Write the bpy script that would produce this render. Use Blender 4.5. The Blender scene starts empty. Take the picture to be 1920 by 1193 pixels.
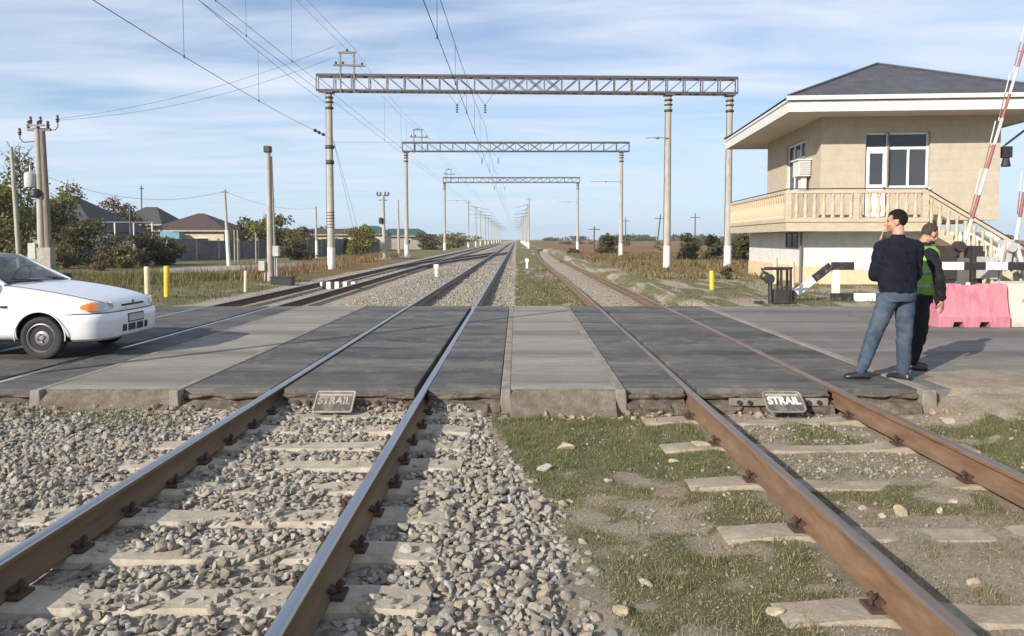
import bpy, bmesh, math, random
import numpy as np
from mathutils import Vector, Matrix, Quaternion

random.seed(7)
RNG = np.random.default_rng(11)
SC = bpy.context.scene
COL = SC.collection
R = math.radians
PI = math.pi

# ------------------------------------------------------------------ camera geometry
TH = R(3.0)
F, CX, CAMH = 1387.0, 968.0, 1.6
CY = 449.0 + F * math.tan(TH)
ct, st = math.cos(TH), math.sin(TH)


def ray(px, py):
    a, b = (px - CX) / F, (CY - py) / F
    return Vector((a, ct + b * st, -st + b * ct))


def G(px, py, z=0.0):
    d = ray(px, py)
    return Vector((0, 0, CAMH)) + d * ((z - CAMH) / d.z)


def D(px, py, Y):
    d = ray(px, py)
    return Vector((0, 0, CAMH)) + d * (Y / d.y)


# ------------------------------------------------------------------ tagging and linking
def tag(o, label=None, cat=None, group=None, kind=None):
    if label: o['label'] = label
    if cat: o['category'] = cat
    if group: o['group'] = group
    if kind: o['kind'] = kind
    return o


def thing(name, label, cat, loc=(0, 0, 0), rz=0.0, group=None):
    o = bpy.data.objects.new(name, None)
    COL.objects.link(o)
    o.empty_display_size = 0.3
    o.location = loc
    o.rotation_euler = (0, 0, rz)
    return tag(o, label, cat, group)


def dup(o, parent=None, top=True):
    c = o.copy()
    COL.objects.link(c)
    if not top: c.parent = parent
    for ch in list(o.children):
        dup(ch, c, False)
    return c


ORD = ['first', 'second', 'third', 'fourth', 'fifth', 'sixth', 'seventh', 'eighth', 'ninth', 'tenth', 'eleventh',
       'twelfth', 'thirteenth', 'fourteenth', 'fifteenth', 'sixteenth', 'seventeenth', 'eighteenth', 'nineteenth', 'twentieth']


class MB:
    """collects shapes and links them as ONE mesh object"""

    def __init__(s):
        s.v, s.f, s.m = [], [], []

    def add(s, vs, fs, mi=0):
        o = len(s.v)
        s.v.extend(Vector(v) for v in vs)
        for f in fs:
            s.f.append([i + o for i in f])
            s.m.append(mi)
        return s

    def box(s, x0, x1, y0, y1, z0, z1, mi=0):
        v = [(x, y, z) for z in (z0, z1) for y in (y0, y1) for x in (x0, x1)]
        return s.add(v, [(0, 2, 3, 1), (4, 5, 7, 6), (0, 1, 5, 4), (2, 6, 7, 3), (0, 4, 6, 2), (1, 3, 7, 5)], mi)

    def obox(s, c, size, rot=None, mi=0):
        c = Vector(c)
        h = [q / 2 for q in size]
        M = rot if rot is not None else Matrix.Identity(3)
        v = [c + M @ Vector((x * h[0], y * h[1], z * h[2])) for z in (-1, 1) for y in (-1, 1) for x in (-1, 1)]
        return s.add(v, [(0, 2, 3, 1), (4, 5, 7, 6), (0, 1, 5, 4), (2, 6, 7, 3), (0, 4, 6, 2), (1, 3, 7, 5)], mi)

    def bar(s, p, q, w, h=None, mi=0, up=(0, 0, 1)):
        p, q = Vector(p), Vector(q)
        h = h or w
        t = (q - p)
        L = t.length
        t.normalize()
        u = Vector(up)
        if abs(t.dot(u)) > 0.99: u = Vector((0, 1, 0))
        a = t.cross(u).normalized()
        b = a.cross(t).normalized()
        M = Matrix((a, t, b)).transposed()
        return s.obox((p + q) / 2, (w, L, h), M, mi)

    def tube(s, pts, r, n=8, mi=0, cap=True, sq=(1, 1)):
        pts = [Vector(p) for p in pts]
        k = len(pts)
        rr = r if isinstance(r, (list, tuple)) else [r] * k
        base = len(s.v)
        prev = None
        for i, p in enumerate(pts):
            t = (pts[min(i + 1, k - 1)] - pts[max(i - 1, 0)])
            if t.length < 1e-9: t = Vector((0, 0, 1))
            t.normalize()
            if prev is None:
                u = Vector((0, 0, 1)) if abs(t.z) < 0.9 else Vector((0, 1, 0))
                a = t.cross(u).normalized()
            else:
                a = (prev - t * prev.dot(t)).normalized()
            prev = a
            b = t.cross(a).normalized()
            for j in range(n):
                g = 2 * PI * j / n
                s.v.append(p + a * (math.cos(g) * rr[i] * sq[0]) + b * (math.sin(g) * rr[i] * sq[1]))
        for i in range(k - 1):
            for j in range(n):
                a0, a1 = base + i * n + j, base + i * n + (j + 1) % n
                s.f.append([a0, a1, a1 + n, a0 + n]);
                s.m.append(mi)
        if cap:
            s.f.append([base + j for j in reversed(range(n))]);
            s.m.append(mi)
            s.f.append([base + (k - 1) * n + j for j in range(n)]);
            s.m.append(mi)
        return s

    def lathe(s, prof, c=(0, 0, 0), n=16, mi=0, rot=None):
        c = Vector(c)
        base = len(s.v)
        M = rot if rot is not None else Matrix.Identity(3)
        for (r, z) in prof:
            for j in range(n):
                g = 2 * PI * j / n
                s.v.append(c + M @ Vector((r * math.cos(g), r * math.sin(g), z)))
        k = len(prof)
        for i in range(k - 1):
            for j in range(n):
                a0, a1 = base + i * n + j, base + i * n + (j + 1) % n
                s.f.append([a0, a1, a1 + n, a0 + n]);
                s.m.append(mi)
        s.f.append([base + j for j in reversed(range(n))]);
        s.m.append(mi)
        s.f.append([base + (k - 1) * n + j for j in range(n)]);
        s.m.append(mi)
        return s

    def prism(s, poly, axis, a, b, mi=0):
        def P(u, w, t):
            return {'x': (t, u, w), 'y': (u, t, w), 'z': (u, w, t)}[axis]
        n = len(poly)
        v = [P(u, w, a) for u, w in poly] + [P(u, w, b) for u, w in poly]
        f = [list(range(n)), list(range(2 * n - 1, n - 1, -1))]
        for i in range(n):
            j = (i + 1) % n
            f.append([i, i + n, j + n, j])
        return s.add(v, f, mi)

    def ball(s, c, r, nu=14, nv=9, rot=None, mi=0):
        c = Vector(c)
        r = (r, r, r) if not isinstance(r, (list, tuple)) else r
        M = rot if rot is not None else Matrix.Identity(3)
        base = len(s.v)
        for i in range(1, nv):
            ph = PI * i / nv
            for j in range(nu):
                g = 2 * PI * j / nu
                s.v.append(c + M @ Vector((r[0] * math.sin(ph) * math.cos(g), r[1] * math.sin(ph) * math.sin(g), r[2] * math.cos(ph))))
        top = len(s.v);
        s.v.append(c + M @ Vector((0, 0, r[2])))
        bot = len(s.v);
        s.v.append(c + M @ Vector((0, 0, -r[2])))
        for i in range(nv - 2):
            for j in range(nu):
                a0, a1 = base + i * nu + j, base + i * nu + (j + 1) % nu
                s.f.append([a0, a0 + nu, a1 + nu, a1]);
                s.m.append(mi)
        for j in range(nu):
            s.f.append([top, base + j, base + (j + 1) % nu]);
            s.m.append(mi)
            l = base + (nv - 2) * nu
            s.f.append([bot, l + (j + 1) % nu, l + j]);
            s.m.append(mi)
        return s

    def loft(s, rings, mi=0, cap=True):
        n = len(rings[0])
        base = len(s.v)
        for r in rings: s.v.extend(Vector(p) for p in r)
        for i in range(len(rings) - 1):
            for j in range(n):
                a0, a1 = base + i * n + j, base + i * n + (j + 1) % n
                s.f.append([a0, a1, a1 + n, a0 + n]);
                s.m.append(mi)
        if cap:
            s.f.append([base + j for j in reversed(range(n))]);
            s.m.append(mi)
            e = base + (len(rings) - 1) * n
            s.f.append([e + j for j in range(n)]);
            s.m.append(mi)
        return s

    def mesh(s, name, smooth=None, fixn=True):
        me = bpy.data.meshes.new(name)
        me.from_pydata([tuple(v) for v in s.v], [], s.f)
        me.polygons.foreach_set('material_index', s.m)
        if fixn:
            bm = bmesh.new()
            bm.from_mesh(me)
            bmesh.ops.recalc_face_normals(bm, faces=bm.faces)
            bm.to_mesh(me)
            bm.free()
        if smooth is not None:
            me.polygons.foreach_set('use_smooth', [True] * len(me.polygons))
            if smooth < 180: me.set_sharp_from_angle(angle=R(smooth))
        me.update()
        return me

    def build(s, name, mats, parent=None, smooth=None, bevel=0.0, loc=None, fixn=True, seg=2):
        me = s.mesh(name, smooth, fixn)
        for m in (mats if isinstance(mats, (list, tuple)) else [mats]): me.materials.append(m)
        o = bpy.data.objects.new(name, me)
        COL.objects.link(o)
        if parent is not None: o.parent = parent
        if loc is not None: o.location = loc
        if bevel:
            b = o.modifiers.new('bevel', 'BEVEL')
            b.width = bevel
            b.segments = seg
            b.limit_method = 'ANGLE'
            b.angle_limit = R(40)
        return o


def bake(o, smooth=None):
    """replace an object's mesh by its evaluated (modifier-applied) mesh"""
    dg = bpy.context.evaluated_depsgraph_get()
    dg.update()
    me = bpy.data.meshes.new_from_object(o.evaluated_get(dg))
    mats = [m for m in o.data.materials]
    o.modifiers.clear()
    o.data = me
    if len(me.materials) == 0:
        for m in mats: me.materials.append(m)
    me.polygons.foreach_set('use_smooth', [True] * len(me.polygons))
    if smooth is not None and smooth < 180: me.set_sharp_from_angle(angle=R(smooth))
    return o


def np_mesh(name, V, Fc, mat, smooth=False, parent=None):
    """V (n,3) array, Fc (m,k) array -> object"""
    me = bpy.data.meshes.new(name)
    n, k = Fc.shape
    me.vertices.add(len(V))
    me.vertices.foreach_set('co', V.astype(np.float32).ravel())
    me.loops.add(n * k)
    me.loops.foreach_set('vertex_index', Fc.astype(np.int32).ravel())
    me.polygons.add(n)
    me.polygons.foreach_set('loop_start', np.arange(0, n * k, k, dtype=np.int32))
    me.polygons.foreach_set('loop_total', np.full(n, k, dtype=np.int32))
    me.polygons.foreach_set('use_smooth', np.full(n, smooth, dtype=bool))
    for m in (mat if isinstance(mat, (list, tuple)) else [mat]): me.materials.append(m)
    me.update(calc_edges=True)
    o = bpy.data.objects.new(name, me)
    COL.objects.link(o)
    if parent is not None: o.parent = parent
    return o


# ------------------------------------------------------------------ numpy noise
def _h(ix, iy, s):
    n = (ix * 374761393 + iy * 668265263 + s * 974711) & 0xffffffff
    n = ((n ^ (n >> 13)) * 1274126177) & 0xffffffff
    return ((n ^ (n >> 16)) & 0xffff) / 65535.0


def vnoise(x, y, s=0):
    x, y = np.asarray(x, float), np.asarray(y, float)
    ix, iy = np.floor(x).astype(np.int64), np.floor(y).astype(np.int64)
    fx, fy = x - ix, y - iy
    fx, fy = fx * fx * (3 - 2 * fx), fy * fy * (3 - 2 * fy)
    a, b = _h(ix, iy, s), _h(ix + 1, iy, s)
    c, d = _h(ix, iy + 1, s), _h(ix + 1, iy + 1, s)
    return (a * (1 - fx) + b * fx) * (1 - fy) + (c * (1 - fx) + d * fx) * fy


def fbm(x, y, s=0, o=4):
    t, a, w = 0, 0.5, 0
    for i in range(o):
        t = t + a * vnoise(np.asarray(x) * 2 ** i + 17 * i, np.asarray(y) * 2 ** i - 9 * i, s + i)
        w += a
        a *= 0.5
    return t / w


def sm(a, b, x):
    t = np.clip((np.asarray(x, float) - a) / (b - a), 0, 1)
    return t * t * (3 - 2 * t)


# ------------------------------------------------------------------ materials
def nt(m):
    m.use_nodes = True
    t = m.node_tree
    t.nodes.clear()
    out = t.nodes.new('ShaderNodeOutputMaterial')
    b = t.nodes.new('ShaderNodeBsdfPrincipled')
    t.links.new(b.outputs[0], out.inputs[0])
    return t, b


def ramp(t, fac, cols, pos=None, interp='LINEAR'):
    r = t.nodes.new('ShaderNodeValToRGB')
    r.color_ramp.interpolation = interp
    e = r.color_ramp.elements
    n = len(cols)
    while len(e) < n: e.new(0.5)
    for i, c in enumerate(cols):
        e[i].position = pos[i] if pos else i / max(1, n - 1)
        e[i].color = (c[0], c[1], c[2], 1)
    t.links.new(fac, r.inputs[0])
    return r.outputs[0]


def noise(t, vec, scale, detail=6, rough=0.6, dist=0.0):
    n = t.nodes.new('ShaderNodeTexNoise')
    n.inputs['Scale'].default_value = scale
    n.inputs['Detail'].default_value = detail
    n.inputs['Roughness'].default_value = rough
    n.inputs['Distortion'].default_value = dist
    if vec is not None: t.links.new(vec, n.inputs['Vector'])
    return n.outputs[0]


def coord(t, scale=(1, 1, 1), kind='Object'):
    c = t.nodes.new('ShaderNodeTexCoord')
    m = t.nodes.new('ShaderNodeMapping')
    m.inputs['Scale'].default_value = scale
    t.links.new(c.outputs[kind], m.inputs[0])
    return m.outputs[0]


def mixc(t, fac, a, b, mode='MIX'):
    m = t.nodes.new('ShaderNodeMix')
    m.data_type = 'RGBA'
    m.blend_type = mode
    for s, i in ((fac, 0), (a, 6), (b, 7)):
        if isinstance(s, (int, float)):
            m.inputs[i].default_value = s
        elif isinstance(s, tuple):
            m.inputs[i].default_value = (s[0], s[1], s[2], 1)
        else:
            t.links.new(s, m.inputs[i])
    return m.outputs[2]


def bump(t, b, h, strength=0.4, dist=0.01):
    n = t.nodes.new('ShaderNodeBump')
    n.inputs['Strength'].default_value = strength
    n.inputs['Distance'].default_value = dist
    t.links.new(h, n.inputs['Height'])
    t.links.new(n.outputs[0], b.inputs['Normal'])


def mat(name, cols, scale=6.0, rough=0.8, metal=0.0, bmp=0.3, bdist=0.006, stretch=(1, 1, 1), detail=8, stain=None,
        stain_scale=1.3, stain_amt=0.5, spec=0.4, fine=None, pos=None):
    m = bpy.data.materials.new(name)
    t, b = nt(m)
    v = coord(t, stretch)
    n = noise(t, v, scale, detail, 0.65)
    if pos is None:
        pos = [0.3 + 0.4 * i / max(1, len(cols) - 1) for i in range(len(cols))]
    c = ramp(t, n, cols, pos) if len(cols) > 1 else None
    if c is None:
        c = mixc(t, 0.0, cols[0], cols[0])
    if stain:
        n2 = noise(t, v, stain_scale, 5, 0.7, 0.6)
        f = ramp(t, n2, [(0, 0, 0), (stain_amt,) * 3], [0.42, 0.68])
        c = mixc(t, f, c, stain)
    t.links.new(c, b.inputs['Base Color'])
    b.inputs['Roughness'].default_value = rough
    b.inputs['Metallic'].default_value = metal
    b.inputs['Specular IOR Level'].default_value = spec
    if bmp: bump(t, b, noise(t, v, fine or scale * 5, 6, 0.7), bmp, bdist)
    return m


def plain(name, c, rough=0.5, metal=0.0, spec=0.5, coat=0.0):
    m = bpy.data.materials.new(name)
    t, b = nt(m)
    v = coord(t)
    n = noise(t, v, 9.0, 5)
    f = ramp(t, n, [tuple(q * 0.86 for q in c), tuple(min(1, q * 1.08) for q in c)], [0.35, 0.65])
    t.links.new(f, b.inputs['Base Color'])
    r = ramp(t, n, [(rough * 0.85,) * 3, (min(1, rough * 1.15),) * 3], [0.35, 0.65])
    t.links.new(r, b.inputs['Roughness'])
    b.inputs['Metallic'].default_value = metal
    b.inputs['Specular IOR Level'].default_value = spec
    b.inputs['Coat Weight'].default_value = coat
    b.inputs['Coat Roughness'].default_value = 0.06
    return m


def island(name, cols, rough=0.85, bmp=0.0, scale=30, transl=0.0, var=0.25):
    """each loose piece gets its own colour (stones, leaves, blades)"""
    m = bpy.data.materials.new(name)
    t, b = nt(m)
    g = t.nodes.new('ShaderNodeNewGeometry')
    c = ramp(t, g.outputs['Random Per Island'], cols)
    v = coord(t)
    n = noise(t, v, scale, 5, 0.7)
    k = ramp(t, n, [(1 - var,) * 3, (1 + var * 0.6,) * 3], [0.3, 0.7])
    c = mixc(t, 1.0, c, k, 'MULTIPLY')
    t.links.new(c, b.inputs['Base Color'])
    b.inputs['Roughness'].default_value = rough
    b.inputs['Specular IOR Level'].default_value = 0.25
    if bmp: bump(t, b, noise(t, v, scale * 3, 6, 0.75), bmp, 0.006)
    if transl:
        tr = t.nodes.new('ShaderNodeBsdfTranslucent')
        t.links.new(c, tr.inputs[0])
        mx = t.nodes.new('ShaderNodeMixShader')
        mx.inputs[0].default_value = transl
        out = [q for q in t.nodes if q.type == 'OUTPUT_MATERIAL'][0]
        t.links.new(b.outputs[0], mx.inputs[1])
        t.links.new(tr.outputs[0], mx.inputs[2])
        t.links.new(mx.outputs[0], out.inputs[0])
    return m


def bands(name, a, b_, axis, period, off=0.0, rough=0.55, wear=(0.3, 0.27, 0.22), duty=0.5):
    """painted stripes along an object axis"""
    m = bpy.data.materials.new(name)
    t, b = nt(m)
    v = coord(t)
    sp = t.nodes.new('ShaderNodeSeparateXYZ')
    t.links.new(v, sp.inputs[0])
    ma = t.nodes.new('ShaderNodeMath'); ma.operation = 'ADD'; ma.inputs[1].default_value = off
    t.links.new(sp.outputs['XYZ'.index(axis)], ma.inputs[0])
    mo = t.nodes.new('ShaderNodeMath'); mo.operation = 'FLOORED_MODULO'; mo.inputs[1].default_value = period
    t.links.new(ma.outputs[0], mo.inputs[0])
    lt = t.nodes.new('ShaderNodeMath'); lt.operation = 'LESS_THAN'; lt.inputs[1].default_value = period * duty
    t.links.new(mo.outputs[0], lt.inputs[0])
    c = mixc(t, lt.outputs[0], a, b_)
    n = noise(t, v, 7, 7, 0.75)
    f = ramp(t, n, [(0, 0, 0), (0.75,) * 3], [0.55, 0.72])
    c = mixc(t, f, c, wear)
    t.links.new(c, b.inputs['Base Color'])
    b.inputs['Roughness'].default_value = rough
    bump(t, b, noise(t, v, 40, 5), 0.15, 0.003)
    return m


def dusty(name, *a, dust=(0.24, 0.215, 0.175), **k):
    """road surface: mat() plus dust drifts and tyre-worn lanes lying along the road (world x)"""
    m = mat(name, *a, **k)
    t = m.node_tree
    b = [q for q in t.nodes if q.type == 'BSDF_PRINCIPLED'][0]
    src = b.inputs['Base Color'].links[0].from_socket
    n1 = noise(t, coord(t, (0.22, 0.9, 1)), 1.6, 9, 0.72, 0.8)
    f1 = ramp(t, n1, [(0, 0, 0), (0.42,) * 3], [0.44, 0.68])
    n2 = noise(t, coord(t, (0.9, 0.9, 1)), 2.6, 10, 0.8, 0.4)
    f2 = ramp(t, n2, [(0, 0, 0), (0.5,) * 3], [0.5, 0.62])
    c = mixc(t, f1, src, dust)
    c = mixc(t, f2, c, dust)
    lane = noise(t, coord(t, (0.03, 1.0, 1)), 0.75, 3, 0.5)
    c = mixc(t, ramp(t, lane, [(0.0,) * 3, (0.4,) * 3], [0.5, 0.62]), c, (0.035, 0.034, 0.034))
    spk = noise(t, coord(t), 55, 4, 0.7)
    c = mixc(t, 1.0, c, ramp(t, spk, [(0.72,) * 3, (1.22,) * 3], [0.3, 0.7]), 'MULTIPLY')
    t.links.new(c, b.inputs['Base Color'])
    return m


M = {}
M['concrete'] = mat('concrete', [(0.24, 0.215, 0.175), (0.36, 0.325, 0.27), (0.45, 0.41, 0.345)], 7, 0.9, bmp=0.5, stain=(0.19, 0.165, 0.13))
M['sleeper'] = mat('sleeper_concrete', [(0.3, 0.26, 0.2), (0.4, 0.355, 0.285), (0.49, 0.445, 0.37)], 9, 0.92, bmp=0.7, bdist=0.008, stain=(0.22, 0.17, 0.11), stain_scale=3)
M['pole'] = mat('pole_concrete', [(0.29, 0.268, 0.225), (0.38, 0.355, 0.305), (0.45, 0.425, 0.37)], 4, 0.88, bmp=0.35, stretch=(1, 1, 0.35), stain=(0.2, 0.175, 0.135))
M['whitewash'] = mat('whitewash', [(0.62, 0.6, 0.56), (0.78, 0.77, 0.73)], 8, 0.85, bmp=0.3, stain=(0.45, 0.42, 0.36), stain_scale=4)
M['slab'] = dusty('crossing_concrete', [(0.2, 0.184, 0.158), (0.27, 0.25, 0.217), (0.33, 0.305, 0.268)], 5, 0.9, bmp=0.5, bdist=0.005, stretch=(0.35, 1.4, 1), stain=(0.15, 0.138, 0.122), stain_scale=1.2, stain_amt=0.5)
M['kerb'] = mat('kerb_concrete', [(0.2, 0.182, 0.155), (0.3, 0.275, 0.24)], 9, 0.95, bmp=0.7, bdist=0.012, stain=(0.15, 0.125, 0.1), stain_scale=2.2, stain_amt=0.8)
M['rubber'] = dusty('rubber_panel', [(0.04, 0.04, 0.043), (0.056, 0.055, 0.057), (0.082, 0.078, 0.073)], 5, 0.72, bmp=0.45, bdist=0.004, stretch=(0.25, 1.5, 1), stain=(0.17, 0.158, 0.135), stain_scale=1.1, stain_amt=0.7, spec=0.3)
M['rubber_edge'] = mat('rubber_edge', [(0.055, 0.045, 0.035), (0.13, 0.105, 0.08), (0.21, 0.175, 0.13)], 8, 0.95, bmp=1.0, bdist=0.02)
M['asphalt_dark'] = dusty('asphalt_dark', [(0.042, 0.043, 0.047), (0.056, 0.056, 0.06), (0.075, 0.074, 0.075)], 4, 0.8, bmp=0.4, bdist=0.004, stretch=(0.3, 1.5, 1), stain=(0.14, 0.135, 0.125), stain_scale=0.7, stain_amt=0.5, fine=60, spec=0.3)
M['asphalt'] = dusty('asphalt_worn', [(0.155, 0.146, 0.134), (0.195, 0.184, 0.168), (0.235, 0.222, 0.2)], 3, 0.88, bmp=0.5, bdist=0.004, stretch=(0.25, 1.3, 1), stain=(0.085, 0.082, 0.08), stain_scale=0.55, stain_amt=0.75, fine=70, spec=0.3)
M['rail_rust'] = mat('rail_rust', [(0.11, 0.06, 0.034), (0.165, 0.095, 0.052), (0.22, 0.137, 0.08)], 12, 0.8, bmp=0.5, bdist=0.003, stretch=(1, 0.25, 1), stain=(0.13, 0.085, 0.06), stain_scale=4)
M['rail_main'] = mat('rail_main', [(0.1, 0.058, 0.026), (0.17, 0.1, 0.042), (0.2, 0.125, 0.06)], 8, 0.62, bmp=0.3, bdist=0.002, stretch=(1, 0.12, 1), stain=(0.06, 0.045, 0.035), stain_scale=2)
M['rail_dark'] = mat('rail_dark', [(0.055, 0.03, 0.02), (0.1, 0.05, 0.03), (0.13, 0.068, 0.04)], 8, 0.75, bmp=0.4, stretch=(1, 0.25, 1))  # dark rust, with the shade on the siding rails' sides painted in
M['polish'] = mat('rail_polish', [(0.4, 0.39, 0.4), (0.52, 0.52, 0.54)], 10, 0.33, metal=1.0, bmp=0.06, stretch=(1, 0.05, 1))
M['polish_rust'] = mat('rail_polish_dull', [(0.22, 0.165, 0.135), (0.36, 0.315, 0.28)], 10, 0.5, metal=0.7, bmp=0.1, stretch=(1, 0.05, 1))
M['rust'] = mat('rust', [(0.04, 0.024, 0.017), (0.085, 0.048, 0.032)], 14, 0.85, bmp=0.5)
M['steel'] = mat('grey_steel', [(0.11, 0.113, 0.12), (0.17, 0.175, 0.182)], 8, 0.6, metal=0.3, bmp=0.15, stain=(0.13, 0.075, 0.05))
M['chord'] = mat('beam_chord_steel', [(0.055, 0.054, 0.058), (0.095, 0.092, 0.094)], 8, 0.65, metal=0.2, bmp=0.15, stain=(0.11, 0.07, 0.05))
M['steel_dark'] = mat('dark_steel', [(0.03, 0.03, 0.032), (0.06, 0.058, 0.056)], 8, 0.55, metal=0.3, bmp=0.2, stain=(0.1, 0.05, 0.03))
M['wire'] = plain('wire', (0.05, 0.05, 0.055), 0.55, 0.3)
M['insul'] = plain('insulator', (0.09, 0.05, 0.035), 0.3)
M['insul_white'] = plain('insulator_white', (0.55, 0.55, 0.52), 0.3)
M['cream'] = mat('cream_stone', [(0.4, 0.34, 0.25), (0.47, 0.405, 0.305), (0.53, 0.46, 0.355)], 5, 0.88, bmp=0.3, stretch=(0.5, 0.5, 2.5), stain=(0.42, 0.31, 0.19), stain_scale=1.5, stain_amt=0.5)
M['baluster'] = mat('baluster_stone', [(0.44, 0.36, 0.245), (0.54, 0.45, 0.32)], 9, 0.85, bmp=0.3, stain=(0.4, 0.28, 0.16), stain_scale=3)
M['white_wall'] = mat('white_wall', [(0.6, 0.585, 0.56), (0.7, 0.69, 0.665)], 4, 0.9, bmp=0.3, stain=(0.5, 0.44, 0.36), stain_scale=1.5)
M['plinth'] = mat('plinth_yellow', [(0.58, 0.43, 0.24), (0.67, 0.53, 0.33)], 4, 0.9, bmp=0.3, stain=(0.55, 0.48, 0.38))
M['fascia'] = mat('fascia_white', [(0.58, 0.57, 0.54), (0.68, 0.67, 0.64)], 2, 0.6, bmp=0.1, stain=(0.52, 0.5, 0.45), stain_scale=1.0, stretch=(1, 1, 3))
M['soffit'] = mat('soffit', [(0.58, 0.52, 0.43), (0.66, 0.6, 0.5)], 2, 0.7, bmp=0.1)
M['upvc'] = plain('window_frame_white', (0.78, 0.78, 0.78), 0.35)
M['white_paint'] = mat('white_paint', [(0.62, 0.61, 0.58), (0.76, 0.75, 0.73)], 9, 0.6, bmp=0.15, stain=(0.42, 0.36, 0.28), stain_scale=4)
M['yellow'] = mat('yellow_paint', [(0.68, 0.4, 0.025), (0.78, 0.5, 0.045)], 8, 0.6, bmp=0.2, stain=(0.45, 0.28, 0.08), stain_scale=5)
M['cream_post'] = mat('cream_paint', [(0.6, 0.5, 0.3), (0.7, 0.62, 0.42)], 8, 0.7, bmp=0.2, stain=(0.35, 0.27, 0.16), stain_scale=5)
M['grey_box'] = mat('grey_box_paint', [(0.4, 0.4, 0.38), (0.5, 0.5, 0.48)], 6, 0.6, bmp=0.1, stain=(0.3, 0.26, 0.2), stain_scale=4)
M['black'] = plain('black_paint', (0.018, 0.018, 0.019), 0.55)
M['pink'] = mat('pink_plastic', [(0.43, 0.13, 0.17), (0.51, 0.18, 0.22), (0.57, 0.26, 0.29)], 6, 0.55, bmp=0.25, stretch=(2.5, 1, 0.6), stain=(0.44, 0.2, 0.22), stain_scale=3, stain_amt=0.7)
M['cream_plastic'] = mat('cream_plastic', [(0.55, 0.5, 0.4), (0.66, 0.61, 0.52)], 6, 0.55, bmp=0.2, stain=(0.42, 0.34, 0.24), stain_scale=3)


def glass_mat(name, tint=(0.05, 0.06, 0.07), op=0.75, rough=0.03):
    m = bpy.data.materials.new(name)
    t, b = nt(m)
    n = noise(t, coord(t), 3, 3)
    t.links.new(ramp(t, n, [tuple(q * 0.8 for q in tint), tint]), b.inputs['Base Color'])
    b.inputs['Roughness'].default_value = rough
    b.inputs['Specular IOR Level'].default_value = 0.7
    b.inputs['Alpha'].default_value = op
    return m


M['glass'] = glass_mat('window_glass', (0.07, 0.08, 0.09), 0.62)
M['car_glass'] = glass_mat('car_glass', (0.10, 0.13, 0.15), 0.5, 0.02)
# ================================================================== TERRAIN
XL, XR = -2.59, -0.99            # main track rail centres
SL, SR = -7.42, -5.82            # siding rail centres
YN, YF = 7.86, 17.7              # crossing near and far edges


def xa(y):                       # left rail of the right-hand track
    y = np.asarray(y, float)
    z = 1.84 + 0.0105 * np.clip(y - 7.4, 0, 16)
    z = z + 3.1e-4 * np.clip(y - 50, 0, 50) ** 2 * 1.0
    return z + 0.0021 * np.clip(y - 97, 0, 90) ** 2


def gz(x, y):
    x, y = np.asarray(x, float), np.asarray(y, float)
    z = -0.245 + 0.035 * (fbm(x * 0.9, y * 0.9, 3) - 0.5) + 0.02 * (fbm(x * 5, y * 5, 8, 2) - 0.5)
    z = z + 0.215 * sm(4.2, 4.75, x + 0.25 * (fbm(x * 1.1, y * 1.1, 5) - 0.5)) * sm(6.0, 7.6, y)
    z = z + (0.022 * (1 - sm(1.7, 1.95, x)) + 0.008 + 0.06 * (fbm(x * 2.9, y * 3.4, 15, 4) - 0.5)) * sm(1.2, 1.6, x) * (1 - sm(3.9, 4.3, x)) * (1 - sm(7.4, 7.8, y))
    z = z + 0.12 * sm(8.6, 11, -x) * sm(4, 8, y)
    far = sm(30, 120, y)
    z = z + far * 0.5 * (fbm(x * 0.03, y * 0.03, 21) - 0.5) * sm(8, 22, np.abs(x))
    # under the made-up crossing and the road the earth stays below the surface
    on = sm(7.3, 7.75, y) * (1 - sm(17.9, 18.4, y))
    z = np.where((on > 0.5), np.minimum(z, -0.045), z)
    return z


def gzf(x, y): return float(gz(np.array([x]), np.array([y]))[0])


def axis(fine0, fine1, step, lo, hi, g=1.16):
    a = list(np.arange(fine0, fine1, step))
    s, q = step, fine0
    while q > lo: s *= g; q -= s; a.insert(0, q)
    s, q = step, fine1
    while q < hi: a.append(q); q += s; s *= g
    a.append(hi)
    return np.array(a)


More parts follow.
